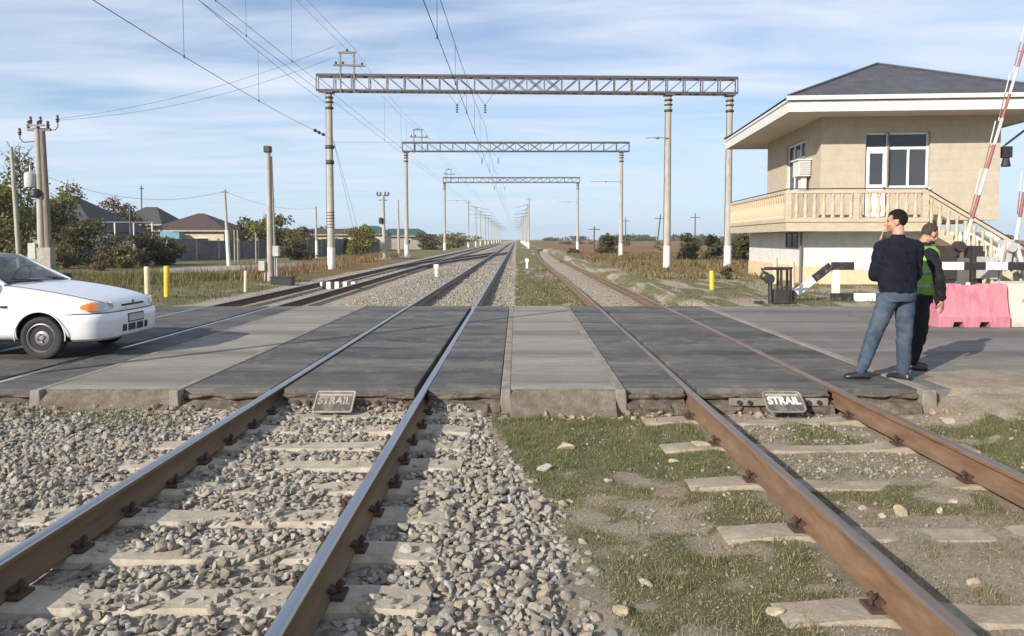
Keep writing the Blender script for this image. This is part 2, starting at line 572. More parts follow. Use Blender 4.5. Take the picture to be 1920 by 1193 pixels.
def cover(x, y):
    """0 bare earth .. 1 grass"""
    x, y = np.asarray(x, float), np.asarray(y, float)
    n = fbm(x * 1.7, y * 1.7, 31)
    n2 = fbm(x * 6, y * 6, 37, 3)
    mixn = 0.6 * n + 0.4 * n2
    bx = 0.56 - (y - 3.4) * 0.19
    a = xa(y)
    mid = sm(-0.2, 0.15, x - bx) * (1 - sm(-0.25, 0.0, x - a))
    near = y < 8.0
    c = np.zeros_like(x + y)
    dens = np.clip(0.62 + 0.38 * sm(4.9, 6.0, y), 0, 1)
    c = np.where(near, mid * np.clip(0.3 * sm(0.35, 0.6, n2) + 0.9 * dens * sm(0.40, 0.62, mixn + 0.05 + 0.2 * sm(5.4, 6.6, y)), 0, 1), c)
    ins = (x > a + 0.06) & (x < a + 1.55)
    patch = np.maximum(sm(6.3, 6.7, y) * (1 - sm(7.5, 7.8, y)), sm(4.75, 5.0, y) * (1 - sm(5.3, 5.5, y)))
    c = np.where(near & ins, 0.9 * sm(0.44, 0.6, mixn) * np.clip(patch + 0.33, 0, 1), c)
    out = near & (x > a + 1.65)
    c = np.where(out, sm(0.4, 0.55, mixn + 0.12) * (1 - sm(6.9, 7.4, y)) * (1 - 0.8 * sm(5.1, 5.8, x)), c)
    lf = near & (x < -3.3)
    c = np.where(lf, 0.85 * sm(7.2, 7.55, y) * sm(0.4, 0.6, mixn), c)
    farm = ~near
    c = np.where(farm & (x > -0.1) & (x < a), 0.95 * sm(0.28, 0.5, mixn), c)
    c = np.where(farm & (x > a + 1.7), 0.9 * sm(0.4, 0.6, mixn), c)
    c = np.where(farm & (x < -9.0), 0.95 * sm(0.28, 0.5, mixn), c)
    return np.clip(c, 0, 1)


def dryness(x, y):
    x, y = np.asarray(x, float), np.asarray(y, float)
    n = fbm(x * 0.11, y * 0.11, 51)
    d = sm(27, 48, y) * sm(4, 9, x) * np.clip(0.3 + 1.1 * n, 0, 1)
    d2 = sm(28, 34, y) * (1 - sm(60, 90, y)) * sm(8.8, 9.6, -x) * (1 - sm(14, 19, -x)) * 0.5
    return np.maximum(d, d2)


gx = np.concatenate([axis(-7, 7, 0.13, -900, 900, 1.14)])
gy = axis(2.2, 8.0, 0.13, -40, 2600, 1.10)
GX, GY = np.meshgrid(gx, gy)
GZ = gz(GX, GY)
nx_, ny_ = len(gx), len(gy)
ii = np.arange(nx_ * ny_).reshape(ny_, nx_)
quads = np.stack([ii[:-1, :-1], ii[:-1, 1:], ii[1:, 1:], ii[1:, :-1]], -1).reshape(-1, 4)

gm = bpy.data.materials.new('earth_and_grass')
t, b = nt(gm)
v = coord(t)
dirt = ramp(t, noise(t, v, 3.2, 9, 0.7), [(0.26, 0.213, 0.157), (0.36, 0.305, 0.232), (0.45, 0.392, 0.31)], [0.3, 0.5, 0.7])
pebble = t.nodes.new('ShaderNodeTexVoronoi'); pebble.inputs['Scale'].default_value = 26
t.links.new(v, pebble.inputs['Vector'])
dirt = mixc(t, ramp(t, pebble.outputs['Distance'], [(0.5,) * 3, (0, 0, 0)], [0.12, 0.32]), dirt, (0.4, 0.35, 0.28))
grass = ramp(t, noise(t, v, 2.1, 9, 0.75), [(0.075, 0.09, 0.033), (0.12, 0.125, 0.05), (0.24, 0.205, 0.105)], [0.36, 0.5, 0.66])
dry = ramp(t, noise(t, coord(t, (0.35, 0.12, 1)), 1.0, 9, 0.75), [(0.085, 0.08, 0.03), (0.19, 0.13, 0.06), (0.24, 0.13, 0.07), (0.26, 0.2, 0.1)], [0.3, 0.45, 0.58, 0.72])
at = t.nodes.new('ShaderNodeAttribute'); at.attribute_name = 'cover'
at2 = t.nodes.new('ShaderNodeAttribute'); at2.attribute_name = 'dry'
nn = noise(t, v, 9, 6, 0.75)
ad = t.nodes.new('ShaderNodeMath'); ad.operation = 'ADD'
t.links.new(nn, ad.inputs[0]); t.links.new(at.outputs['Fac'], ad.inputs[1])
c = mixc(t, ramp(t, ad.outputs[0], [(0, 0, 0), (0.85,) * 3], [0.75, 1.15]), dirt, grass)
ad2 = t.nodes.new('ShaderNodeMath'); ad2.operation = 'ADD'
t.links.new(noise(t, v, 0.5, 7, 0.75), ad2.inputs[0]); t.links.new(at2.outputs['Fac'], ad2.inputs[1])
c = mixc(t, ramp(t, ad2.outputs[0], [(0, 0, 0), (0.95,) * 3], [0.65, 1.05]), c, dry)
t.links.new(c, b.inputs['Base Color'])
b.inputs['Roughness'].default_value = 1.0
b.inputs['Specular IOR Level'].default_value = 0.1
fine_ = noise(t, v, 45, 10, 0.85)
c = mixc(t, 1.0, c, ramp(t, fine_, [(0.5,) * 3, (1.0,) * 3, (1.45,) * 3], [0.3, 0.5, 0.7]), 'MULTIPLY')
t.links.new(c, b.inputs['Base Color'])
bump(t, b, noise(t, v, 38, 10, 0.85), 1.0, 0.03)
ground = np_mesh('ground', np.stack([GX, GY, GZ], -1).reshape(-1, 3), quads, gm, True)
for nm, fn in (('cover', cover), ('dry', dryness)):
    a_ = ground.data.attributes.new(nm, 'FLOAT', 'POINT')
    a_.data.foreach_set('value', np.asarray(fn(GX, GY), np.float32).ravel())
tag(ground, kind='structure')

# ---- ballast bed sheets (gravel under the stones)
bmt = bpy.data.materials.new('ballast_gravel')
t, b = nt(bmt)
v = coord(t)
vo = t.nodes.new('ShaderNodeTexVoronoi'); vo.inputs['Scale'].default_value = 17
t.links.new(v, vo.inputs['Vector'])
cc = ramp(t, vo.outputs['Color'], [(0.13, 0.115, 0.095), (0.22, 0.2, 0.17), (0.3, 0.265, 0.22), (0.36, 0.33, 0.29)])
big = noise(t, v, 0.7, 5)
cc = mixc(t, ramp(t, big, [(0.25,) * 3, (0.6,) * 3], [0.4, 0.65]), cc, (0.27, 0.215, 0.16))
t.links.new(cc, b.inputs['Base Color'])
b.inputs['Roughness'].default_value = 0.95
iv = t.nodes.new('ShaderNodeMath'); iv.operation = 'SUBTRACT'; iv.inputs[0].default_value = 1
t.links.new(vo.outputs['Distance'], iv.inputs[1])
bump(t, b, iv.outputs[0], 1.0, 0.05)


def bed_z(x, y):
    z = -0.222 + 0.05 * (fbm(np.asarray(x) * 2.2, np.asarray(y) * 2.2, 61) - 0.5)
    z = z + 0.055 * sm(7.35, 7.85, np.asarray(y)) * (np.asarray(y) < 8)
    z = z - 0.055 * (np.asarray(y) > 15) * sm(4.4, 5.2, -np.asarray(x))
    edge = sm(-0.55, 0.45, np.asarray(x) - (0.56 - (np.clip(y, 2, 7.8) - 3.4) * 0.19) * (np.asarray(y) < 8.0))
    return z - 0.09 * edge


def bed(name, x0, x1, y0, y1, dx, dy):
    xs, ys = np.arange(x0, x1 + 1e-6, dx), np.arange(y0, y1 + 1e-6, dy)
    X, Y = np.meshgrid(xs, ys)
    Z = bed_z(X, Y)
    Z[:, 0] -= 0.15; Z[:, -1] -= 0.15
    i = np.arange(X.size).reshape(X.shape)
    q = np.stack([i[:-1, :-1], i[:-1, 1:], i[1:, 1:], i[1:, :-1]], -1).reshape(-1, 4)
    return tag(np_mesh(name, np.stack([X, Y, Z], -1).reshape(-1, 3), q, bmt, True), kind='structure')


bed('ballast_bed', -6.6, 0.75, 1.6, 7.82, 0.1, 0.1)
bed('far_ballast_bed', -9.0, 0.25, 17.8, 420, 0.45, 0.9)

# ================================================================== ROAD
def rough_face(mb, x0, x1, mi):
    n = max(6, int((x1 - x0) / 0.022))
    zs = np.linspace(-0.285, -0.055, 13)
    rows = []
    for zz in zs:
        row = []
        for k in range(n + 1):
            xx = x0 + (x1 - x0) * k / n
            d = 0.11 * float(fbm(xx * 5, zz * 14, 87, 4)) + 0.05 * float(vnoise(xx * 9, zz * 3, 88) > 0.5) * (zz < -0.15)
            d += 0.075 * (0.5 + 0.5 * math.tanh((-0.15 - zz) * 60)) * (0.4 + float(vnoise(xx * 2.3, 3, 89)))
            d -= 0.06 * math.exp(-((zz + 0.115 + 0.03 * (float(vnoise(xx * 4, 1, 90)) - 0.5)) / 0.018) ** 2)
            row.append((xx, YN - 0.005 - d, zz + 0.012 * (float(vnoise(xx * 8, zz * 9, 91)) - 0.5)))
        rows.append(row)
    rows.append([(p[0], YN + 0.02, p[2] + 0.004) for p in rows[-1]])
    w_ = n + 1
    mb.add([p for r_ in rows for p in r_], [(r * w_ + k, r * w_ + k + 1, (r + 1) * w_ + k + 1, (r + 1) * w_ + k) for r in range(len(rows) - 1) for k in range(n)], 1)


rd = MB()
rd.box(4.47, 90, YN, YF, -0.12, -0.006)
tag(rd.build('road', M['asphalt']), kind='structure')
rl = MB()
for a_, b_ in ((-90, SL - 0.04), (SL + 0.11, SR - 0.11), (SR + 0.04, -5.14)):
    rl.box(a_, b_, YN + 0.0, YF, -0.2, -0.004)
rough_face(rl, -9.5, -5.18, 1)
tag(rl.build('road_west', [M['asphalt_dark'], M['rubber_edge']]), kind='structure')
# ragged dirt apron where the road's near edge crumbles
ap = []
xs = np.arange(4.62, 16, 0.06)
ys = np.arange(6.9, 11.0, 0.06)
X, Y = np.meshgrid(xs, ys)
Z = np.where(Y < 7.8, gz(X, Y) + 0.012, 0.0) 
rag = Y + 2.2 * (fbm(X * 0.7, Y * 0.9, 73) - 0.5)
Z = np.where(Y >= 7.8, 0.005 + 0.022 * (fbm(X * 7, Y * 7, 75, 3) - 0.5) - 0.034 * sm(7.9, 9.8, rag), Z)
Z[0, :] -= 0.04; Z[:, 0] -= 0.1
i = np.arange(X.size).reshape(X.shape)
q = np.stack([i[:-1, :-1], i[:-1, 1:], i[1:, 1:], i[1:, :-1]], -1).reshape(-1, 4)
M['dirt'] = mat('tan_dirt', [(0.23, 0.19, 0.14), (0.31, 0.26, 0.195), (0.38, 0.325, 0.25)], 4, 1.0, bmp=0.9, bdist=0.012, detail=10, stain=(0.36, 0.31, 0.25), stain_scale=9, stain_amt=0.5)
tag(np_mesh('dirt_verge', np.stack([X, Y, Z], -1).reshape(-1, 3), q, gm, True), kind='structure')

# ================================================================== CROSSING PANELS
def strip(name, x0, x1, m, label, skew=False, seam=1.2, z=0.0, depth=0.19, parts=True, cat='crossing panel', group=None, rough_front=True):
    """a strip of panels along the rails, real seams between the slabs, broken near edge"""
    mb = MB()
    y = YN
    while y < YF - 0.05:
        y1 = min(y + seam, YF)
        mb.box(x0, x1, y + 0.004, y1 - 0.004, z - depth, z)
        y = y1
    if rough_front: rough_face(mb, x0, x1, 1)
    if skew:
        for v_ in mb.v: v_.x += 0.0105 * (v_.y - 7.4)
    o = mb.build(name, [m, M['rubber_edge']], bevel=0.008)
    return tag(o, label, cat, group)


A0 = 1.84
strip('rubber_crossing_strip', -3.56, XL - 0.045, M['rubber'], 'dark rubber strip left of the main track left rail')
strip('rubber_crossing_strip', XL + 0.1, XR - 0.1, M['rubber'], 'wide dark rubber strip between the two shiny main rails')
strip('rubber_crossing_strip', XR + 0.045, -0.17, M['rubber'], 'dark rubber strip between the shiny right rail and the pale concrete strip')
strip('rubber_crossing_strip', 1.17, A0 - 0.045, M['rubber'], 'dark rubber strip left of the rusty track, beside the pale concrete', True)
strip('rubber_crossing_strip', A0 + 0.1, A0 + 1.5, M['rubber'], 'wide dark rubber strip between the rusty rails, behind the white lettered plate', True)
strip('rubber_crossing_strip', A0 + 1.645, A0 + 2.45, M['rubber'], 'dark rubber strip under the feet of the man in jeans', True)


M['slab_face'] = mat('crumbled_face', [(0.13, 0.105, 0.08), (0.2, 0.168, 0.132), (0.27, 0.235, 0.19)], 9, 1.0, bmp=1.0, bdist=0.03, stain=(0.1, 0.08, 0.06), stain_scale=5)


def slab(name, x0, x1, label, skew1=False):
    mb = MB()
    ys = [YN - 0.03] + list(np.arange(YN + 0.12, YF, 0.6)) + [YF]
    nx = max(6, int((x1 - x0) / 0.08))
    rows = []
    for y in ys:
        row = []
        for k in range(nx + 1):
            x = x0 + (x1 - x0) * k / nx
            if skew1: x += 0.0105 * (y - 7.4) * (k / nx)
            row.append((x, y, 0.002 + 0.004 * float(fbm(x * 2, y * 2, 81))))
        rows.append(row)
    # rounded crumbling near face
    face = []
    for dz, dy in ((-0.035, 0.03), (-0.08, 0.05), (-0.13, 0.09), (-0.18, 0.16), (-0.23, 0.24), (-0.3, 0.33)):
        row = []
        for k in range(nx + 1):
            x = x0 + (x1 - x0) * k / nx
            row.append((x, YN - dy * 0.9 - 0.09 * float(fbm(x * 8, dz * 22, 83)), dz + 0.05 * (float(fbm(x * 6, dz * 9, 85)) - 0.4)))
        face.insert(0, row)
    rows = face + rows
    vs = [p for r in rows for p in r]
    fs = []
    w = nx + 1
    for r in range(len(rows) - 1):
        for k in range(nx): fs.append((r * w + k, r * w + k + 1, (r + 1) * w + k + 1, (r + 1) * w + k))
    mb.add(vs, fs)
    mb.box(x0 + 0.01, x1 - 0.01 if not skew1 else x1 - 0.02, YN + 0.05, YF - 0.01, -0.25, -0.02)
    o = mb.build(name, [M['slab'], M['slab_face']], smooth=35)
    for p in o.data.polygons:
        if p.center.y < YN - 0.02: p.material_index = 1
    return tag(o, label, 'concrete slab')


slab('concrete_strip', -0.06, 1.05, 'pale concrete strip between the two tracks across the road', True)
slab('concrete_strip', -5.03, -3.66, 'broad pale concrete strip between the embedded siding and main track')


def kerb(x0, x1, label, s=0.0, near=YN - 0.14):
    mb = MB()
    y = near
    while y < YF:
        y1 = min(y + 1.95, YF)
        a, b2 = s * (y - 7.4), s * (y1 - 7.4)
        v = []
        for (yy, dx) in ((y + 0.004, a), (y1 - 0.004, b2)):
            flare = 0.018 if yy < near + 0.01 else 0
            v += [(x0 + dx - flare, yy - flare, -0.28), (x1 + dx + flare, yy - flare, -0.28), (x1 + dx, yy, 0.008), (x0 + dx, yy, 0.008)]
        mb.add(v, [(0, 1, 2, 3), (7, 6, 5, 4), (0, 4, 5, 1), (1, 5, 6, 2), (2, 6, 7, 3), (3, 7, 4, 0)])
        y = y1
    return tag(mb.build('edge_kerb', M['kerb'], bevel=0.012), label, 'kerb')


kerb(-5.13, -5.03, 'narrow kerb along the left side of the broad concrete strip')
kerb(-3.66, -3.57, 'narrow kerb between broad concrete strip and dark rubber')
kerb(-0.16, -0.06, 'narrow kerb along left edge of the middle concrete strip', near=YN - 0.1)
kerb(1.05, 1.16, 'narrow kerb along right edge of the middle concrete strip', 0.0105, near=YN - 0.1)
kerb(A0 + 2.46, A0 + 2.6, 'narrow kerb right of the last dark rubber strip', 0.0105, near=YN - 0.12)

# ================================================================== RAILS
PROF = [(-.075, -.18), (.075, -.18), (.075, -.170), (.03, -.152), (.010, -.13), (.009, -.055), (.034, -.040), (.037, -.012), (.031, -.003), (.018, 0.0),
        (-.018, 0.0), (-.031, -.003), (-.037, -.012), (-.034, -.040), (-.009, -.055), (-.010, -.13), (-.03, -.152), (-.075, -.170)]


def rail(path, side, top, label, name='rail', z=0.0, polish=(7, 8, 9, 10, 11), group=None):
    """sweep the rail section along (x, y) points"""
    mb = MB()
    rings = []
    k = len(path)
    for i, p in enumerate(path):
        q0, q1 = path[max(i - 1, 0)], path[min(i + 1, k - 1)]
        tx, ty = q1[0] - q0[0], q1[1] - q0[1]
        L = math.hypot(tx, ty)
        nxx, nyy = ty / L, -tx / L
        zz = p[2] if len(p) > 2 else z
        rings.append([(p[0] + u * nxx, p[1] + u * nyy, zz + w) for u, w in PROF])
    mb.loft(rings)
    n = len(PROF)
    for i in range(k - 1):
        for j in range(n):
            if j in polish: mb.m[i * n + j] = 1
    o = mb.build(name, [side, top], smooth=50)
    return tag(o, label, 'rail', group)


far = [60, 100, 160, 240, 340, 480]
rail([(XL, 0.3)] + [(XL, y) for y in (7.4, 17.7, 30)] + [(XL, y) for y in far], M['rail_main'], M['polish'], 'shiny topped left rail of the main track running to the horizon')
rail([(XR, 0.3)] + [(XR, y) for y in (7.4, 17.7, 30)] + [(XR, y) for y in far], M['rail_main'], M['polish'], 'shiny topped right rail of the main track running to the horizon')
ys = [0.3, 3, 5.5, 7.4, 11, 14, 17.7, 24, 32, 42, 52, 60, 68, 76, 84, 92, 98, 104, 110, 116, 122, 130, 138]
rail([(float(xa(y)), y) for y in ys], M['rail_rust'], M['polish_rust'], 'rusty brown left rail of the right-hand track')
rail([(float(xa(y)) + 1.6, y) for y in ys], M['rail_rust'], M['polish_rust'], 'rusty brown right rail of the right-hand track')
ys = [6.5, 17.7, 30, 42, 60, 90, 140, 220, 320]
rail([(SL, y) for y in ys], M['rail_dark'], M['polish'], 'dark outer rail of the siding track, sunk in the asphalt by the car')
rail([(SR, y) for y in ys], M['rail_dark'], M['polish'], 'dark inner rail of the siding track, sunk in the asphalt')
# crossover from siding to main line
cxo = []
for k in range(15):
    u = k / 14
    s_ = u * u * (3 - 2 * u)
    cxo.append((SR + (XR - SR) * s_ - 0.09 * (1 - u), 40 + 62 * u))
rail(cxo, M['rail_dark'], M['polish'], 'curved switch rail crossing from siding to the main right rail')
rail([(x - 1.6 if 0 < i else x - 1.55, y) for i, (x, y) in enumerate(cxo)], M['rail_dark'], M['polish'], 'curved switch rail crossing from siding to the main left rail')

# ================================================================== SLEEPERS
def sleeper(label, x, y, z, m, group, clips, rz=0.0, length=2.72, w=0.27, dip=0.016):
    root = thing('concrete_sleeper', label, 'sleeper', (x, y, z), rz, group)
    root['seed'] = 0
    L = length / 2
    xs = np.linspace(-L, L, 19)
    rings = []
    for xx in xs:
        d = abs(xx) / L
        top = -dip * (1 - sm(0.2, 0.55, d)) - (0.004 + dip * 0.7) * sm(0.72, 1, d)
        hw = w / 2 * (0.86 + 0.14 * float(sm(0.25, 0.5, d)))
        top = float(top) + random.uniform(-0.0015, 0.0015)
        hw += random.uniform(-0.003, 0.003)
        rings.append([(xx, -hw - 0.02, -0.16), (xx, -hw, top - 0.02), (xx, -hw + 0.018, top), (xx, hw - 0.018, top), (xx, hw, top - 0.02), (xx, hw + 0.02, -0.16)])
    mb = MB().loft(rings)
    mb.build('sleeper_body', m, root, smooth=24)
    if clips:
        for rx in (-0.8, 0.8):
            for sd in (-1, 1):
                c = MB()
                px = rx + sd * 0.1
                c.obox((px, 0, 0.008), (0.08, 0.13, 0.018))
                c.obox((px - sd * 0.025, 0, 0.03), (0.045, 0.06, 0.025), Matrix.Rotation(sd * 0.35, 3, 'Y'))
                cl = c.build('rail_clip', M['rust'], root, bevel=0.004)
                bt = MB().lathe([(0.011, 0.0), (0.011, 0.058), (0.008, 0.066)], (px + sd * 0.012, 0.0, 0.02), 8)
                bt.lathe([(0.023, 0.034), (0.023, 0.05)], (px + sd * 0.012, 0, 0.02), 6)
                bt.build('clip_bolt', M['rust'], cl, smooth=40)
    return root


M['sleeper_old'] = mat('sleeper_weathered', [(0.25, 0.205, 0.15), (0.34, 0.29, 0.22), (0.42, 0.37, 0.295)], 9, 0.95, bmp=0.8, bdist=0.01, stain=(0.23, 0.18, 0.125), stain_scale=2.4, stain_amt=0.85)
MAIN_SL = [3.62 + 0.553 * k for k in range(-3, 8)]
for i, y in enumerate(reversed(MAIN_SL)):
    sleeper(f'{ORD[i]} pale concrete sleeper from the crossing in the shiny main track', (XL + XR) / 2 + random.uniform(-.02, .02), y, -0.183,
            M['sleeper'], 'concrete sleepers of the main track', True, random.uniform(-.006, .006))
SIDE_SL = [2.6, 3.52, 4.5, 5.42, 6.4, 7.35]
for i, y in enumerate(reversed(SIDE_SL)):
    sleeper(f'{ORD[i]} half buried concrete sleeper from the crossing in the rusty track', float(xa(y)) + 0.8, y, -0.196, M['sleeper_old'],
            'concrete sleepers of the rusty track', True, random.uniform(-.012, .012), w=0.25, dip=0.032)

# ================================================================== STONES
def ico(sub, seed, cuts=13):
    bm = bmesh.new()
    bmesh.ops.create_icosphere(bm, subdivisions=sub, radius=1)
    V = np.array([v.co[:] for v in bm.verts])
    Fc = np.array([[v.index for v in f.verts] for f in bm.faces])
    bm.free()
    r = np.random.default_rng(seed)
    for k in range(cuts):
        n = r.normal(size=3); n /= np.linalg.norm(n)
        d = r.uniform(0.42, 0.78)
        e = V @ n - d
        V = V - np.maximum(e, 0)[:, None] * n[None]
    V += r.normal(scale=0.02, size=V.shape)
    return V, Fc


def rotmats(n, rng, tilt=1.0):
    q = rng.normal(size=(n, 4))
    q[:, 1:3] *= tilt
    q /= np.linalg.norm(q, axis=1)[:, None]
    w, x, y, z = q.T
    return np.stack([1 - 2 * (y * y + z * z), 2 * (x * y - z * w), 2 * (x * z + y * w), 2 * (x * y + z * w), 1 - 2 * (x * x + z * z), 2 * (y * z - x * w),
                     2 * (x * z - y * w), 2 * (y * z + x * w), 1 - 2 * (x * x + y * y)], -1).reshape(n, 3, 3)


def stones(name, P, size, m, sub, seed, variants=10, flat=0.72, kind='stuff'):
    rng = np.random.default_rng(seed)
    n = len(P)
    var = rng.integers(0, variants, n)
    Rm = rotmats(n, rng)
    S = size[:, None] * np.stack([rng.uniform(0.75, 1.25, n), rng.uniform(0.7, 1.1, n), rng.uniform(0.5, 0.85, n)], -1)
    VV, FF, off = [], [], 0
    for k in range(variants):
        V, Fc = ico(sub, seed * 100 + k)
        idx = np.where(var == k)[0]
        if len(idx) == 0: continue
        W = V[None] * S[idx][:, None, :]
        W = np.einsum('nij,nkj->nki', Rm[idx], W)
        W[:, :, 2] *= 0.85
        W += P[idx][:, None, :]
        FF.append((Fc[None] + (np.arange(len(idx)) * len(V))[:, None, None] + off).reshape(-1, 3))
        VV.append(W.reshape(-1, 3))
        off += len(idx) * len(V)
    return tag(np_mesh(name, np.concatenate(VV), np.concatenate(FF), m, False), kind=kind)


def jitter(x0, x1, y0, y1, d, rng):
    xs, ys = np.arange(x0, x1, d), np.arange(y0, y1, d)
    X, Y = np.meshgrid(xs, ys)
    X = X.ravel() + rng.uniform(-.5, .5, X.size) * d
    Y = Y.ravel() + rng.uniform(-.5, .5, Y.size) * d
    return X, Y


STCOL = [(0.13, 0.12, 0.105), (0.43, 0.4, 0.345), (0.2, 0.178, 0.145), (0.27, 0.243, 0.2), (0.24, 0.224, 0.196), (0.31, 0.28, 0.232), (0.22, 0.21, 0.19), (0.34, 0.312, 0.262), (0.29, 0.247, 0.183), (0.26, 0.245, 0.215), (0.38, 0.352, 0.302), (0.18, 0.17, 0.152), (0.32, 0.262, 0.18), (0.3, 0.277, 0.237)]
M['stone'] = island('ballast_stone', STCOL, 0.92, 0.5, 24, var=0.3)
rng = np.random.default_rng(5)


def rails_clear(X, Y, r=0.095):
    a = xa(Y)
    k = np.ones(len(X), bool)
    for rx in (XL, XR): k &= np.abs(X - rx) > r
    k &= (np.abs(X - a) > r) & (np.abs(X - a - 1.6) > r)
    return k


XS, YS, ZS, RS = [], [], [], []
for d, smin, smax, keep in ((0.05, 0.019, 0.043, 0.93), (0.085, 0.034, 0.06, 0.62)):
    X, Y = jitter(-6.3, 0.9, 2.6, 7.82, d, rng)
    bx = 0.62 - (Y - 3.4) * 0.19
    e = X - bx + 0.5 * (fbm(X * 3, Y * 3, 91) - 0.5)
    p = keep * (1 - sm(-0.12, 0.22, e))
    sz = rng.uniform(smin, smax, len(X)) * np.where(X > XR, 1.0, 0.92)
    onsl = np.zeros(len(X), bool)
    for y in MAIN_SL:
        onsl |= (np.abs(Y - y) < 0.15) & (np.abs(X - (XL + XR) / 2) < 1.36)
    cvr = fbm(X * 2.4, Y * 4, 95)
    endx = np.abs(X - (XL + XR) / 2)
    psl = np.where(endx > 1.05, 0.12 + 0.4 * sm(0.48, 0.62, cvr) + 0.35 * sm(1.25, 1.4, endx), np.where(endx < 0.72, 0.72 * sm(0.42, 0.58, cvr), 0.1))
    p = np.where(onsl, p * psl, p)
    k = (rng.random(len(X)) < p) & rails_clear(X, Y)
    # clear of the slabs' near face
    k &= ~((Y > 7.56) & (((X < -3.5) & (X > -5.2)) | (X > -0.3)))
    k &= ~((Y > 7.3) & (X < -3.5) & (rng.random(len(X)) < 0.5))
    X, Y, sz, o2 = X[k], Y[k], sz[k], onsl[k]
    Z = np.where(o2, np.maximum(bed_z(X, Y), -0.2), bed_z(X, Y)) + sz * rng.uniform(0.0, 0.6, len(X))
    # keep the pile below the rail heads and clear next to rail webs
    for rx in (XL, XR): Z = np.where(np.abs(X - rx) < 0.17, Z - 0.03, Z)
    XS.append(X); YS.append(Y); ZS.append(Z); RS.append(sz)
X, Y, Z, S_ = map(np.concatenate, (XS, YS, ZS, RS))
near = Y < 5.2
P = np.stack([X, Y, Z], -1)
stones('ballast_gravel', P[near], S_[near], M['stone'], 2, 3)
stones('ballast_gravel', P[~near], S_[~near], M['stone'], 2, 4)

# sparse gravel in the rusty track and loose on the grass
X, Y = jitter(0.5, 6.5, 2.6, 7.8, 0.05, rng)
a = xa(Y)
ins = (X > a + .1) & (X < a + 1.5)
pr = np.where(ins, 0.62 * sm(0.38, 0.6, fbm(X * 2, Y * 2, 101) + 0.22 * sm(5.2, 5.7, Y) - 0.1 * (Y < 4.6)), np.where(X < a, 0.085, 0.06 * (Y < 7.7)))
pr = pr * np.where(X < a, 1 + 3 * sm(0.55, 0.7, fbm(X * 2.5, Y * 2.5, 103)), 1)
k = (rng.random(len(X)) < pr) & rails_clear(X, Y, 0.1)
for y in SIDE_SL: k &= ~((np.abs(Y - y) < 0.14) & (X > a - 0.55) & (X < a + 2.1))
X, Y = X[k], Y[k]
sz = rng.uniform(0.009, 0.03, len(X)) * np.where(X < 1.8, 0.8, 1)
stones('loose_gravel', np.stack([X, Y, gz(X, Y) + sz * 0.3], -1), sz, M['stone'], 1, 8)

# crumbs along the far side of the crossing
X, Y = jitter(-9, 0.2, 17.85, 30, 0.085, rng)
k = np.ones(len(X), bool)
for rx in (XL, XR, SL, SR): k &= np.abs(X - rx) > 0.1
k &= rng.random(len(X)) < 0.85
X, Y = X[k], Y[k]
sz = rng.uniform(0.026, 0.05, len(X))
stones('far_ballast_gravel', np.stack([X, Y, bed_z(X, Y) + sz * 0.3], -1), sz, M['stone'], 1, 12)
X, Y = jitter(-9, 0.2, 30, 60, 0.2, rng)
k = np.ones(len(X), bool)
for rx in (XL, XR, SL, SR): k &= np.abs(X - rx) > 0.12
X, Y = X[k], Y[k]
sz = rng.uniform(0.04, 0.075, len(X))
stones('far_ballast_gravel', np.stack([X, Y, bed_z(X, Y) + sz * 0.3], -1), sz, M['stone'], 1, 13)
X, Y = jitter(-0.2, 4.4, 17.8, 40, 0.11, rng)
a = xa(Y)
pr = np.where(np.abs(X - a - 0.8) < 1.3, 0.55, 0.18)
k = (rng.random(len(X)) < pr) & (np.abs(X - a) > .1) & (np.abs(X - a - 1.6) > .1)
X, Y = X[k], Y[k]
sz = rng.uniform(0.02, 0.045, len(X))
stones('far_loose_gravel', np.stack([X, Y, gz(X, Y) + sz * 0.3], -1), sz, M['stone'], 1, 14)

# rubble broken off along the near edge of the crossing
X, Y = jitter(-7.0, 4.5, 7.3, 7.86, 0.055, rng)
pr = 0.05 + 0.6 * sm(0.5, 0.68, fbm(X * 2.2, Y * 2, 121)) * sm(7.35, 7.7, Y)
pr = np.where((X > -0.2) & (X < 1.2), 0.4 * sm(7.3, 7.6, Y) * (Y < 7.68), pr)
pr = np.where(X < -5.2, 0.45, pr)
k = (rng.random(len(X)) < pr) & rails_clear(X, Y, 0.1)
X, Y = X[k], Y[k]
sz = rng.uniform(0.02, 0.06, len(X)) * rng.uniform(0.6, 1.2, len(X))
M['rubble'] = island('rubble_chunk', [(0.2, 0.165, 0.12), (0.27, 0.22, 0.16), (0.32, 0.27, 0.2), (0.24, 0.18, 0.12), (0.35, 0.31, 0.25)], 0.95, 0.5, 24)
stones('rubble', np.stack([X, Y, np.where(X < 0.3, bed_z(X, Y), gz(X, Y)) + sz * 0.35], -1), sz, M['rubble'], 2, 15, flat=0.6)

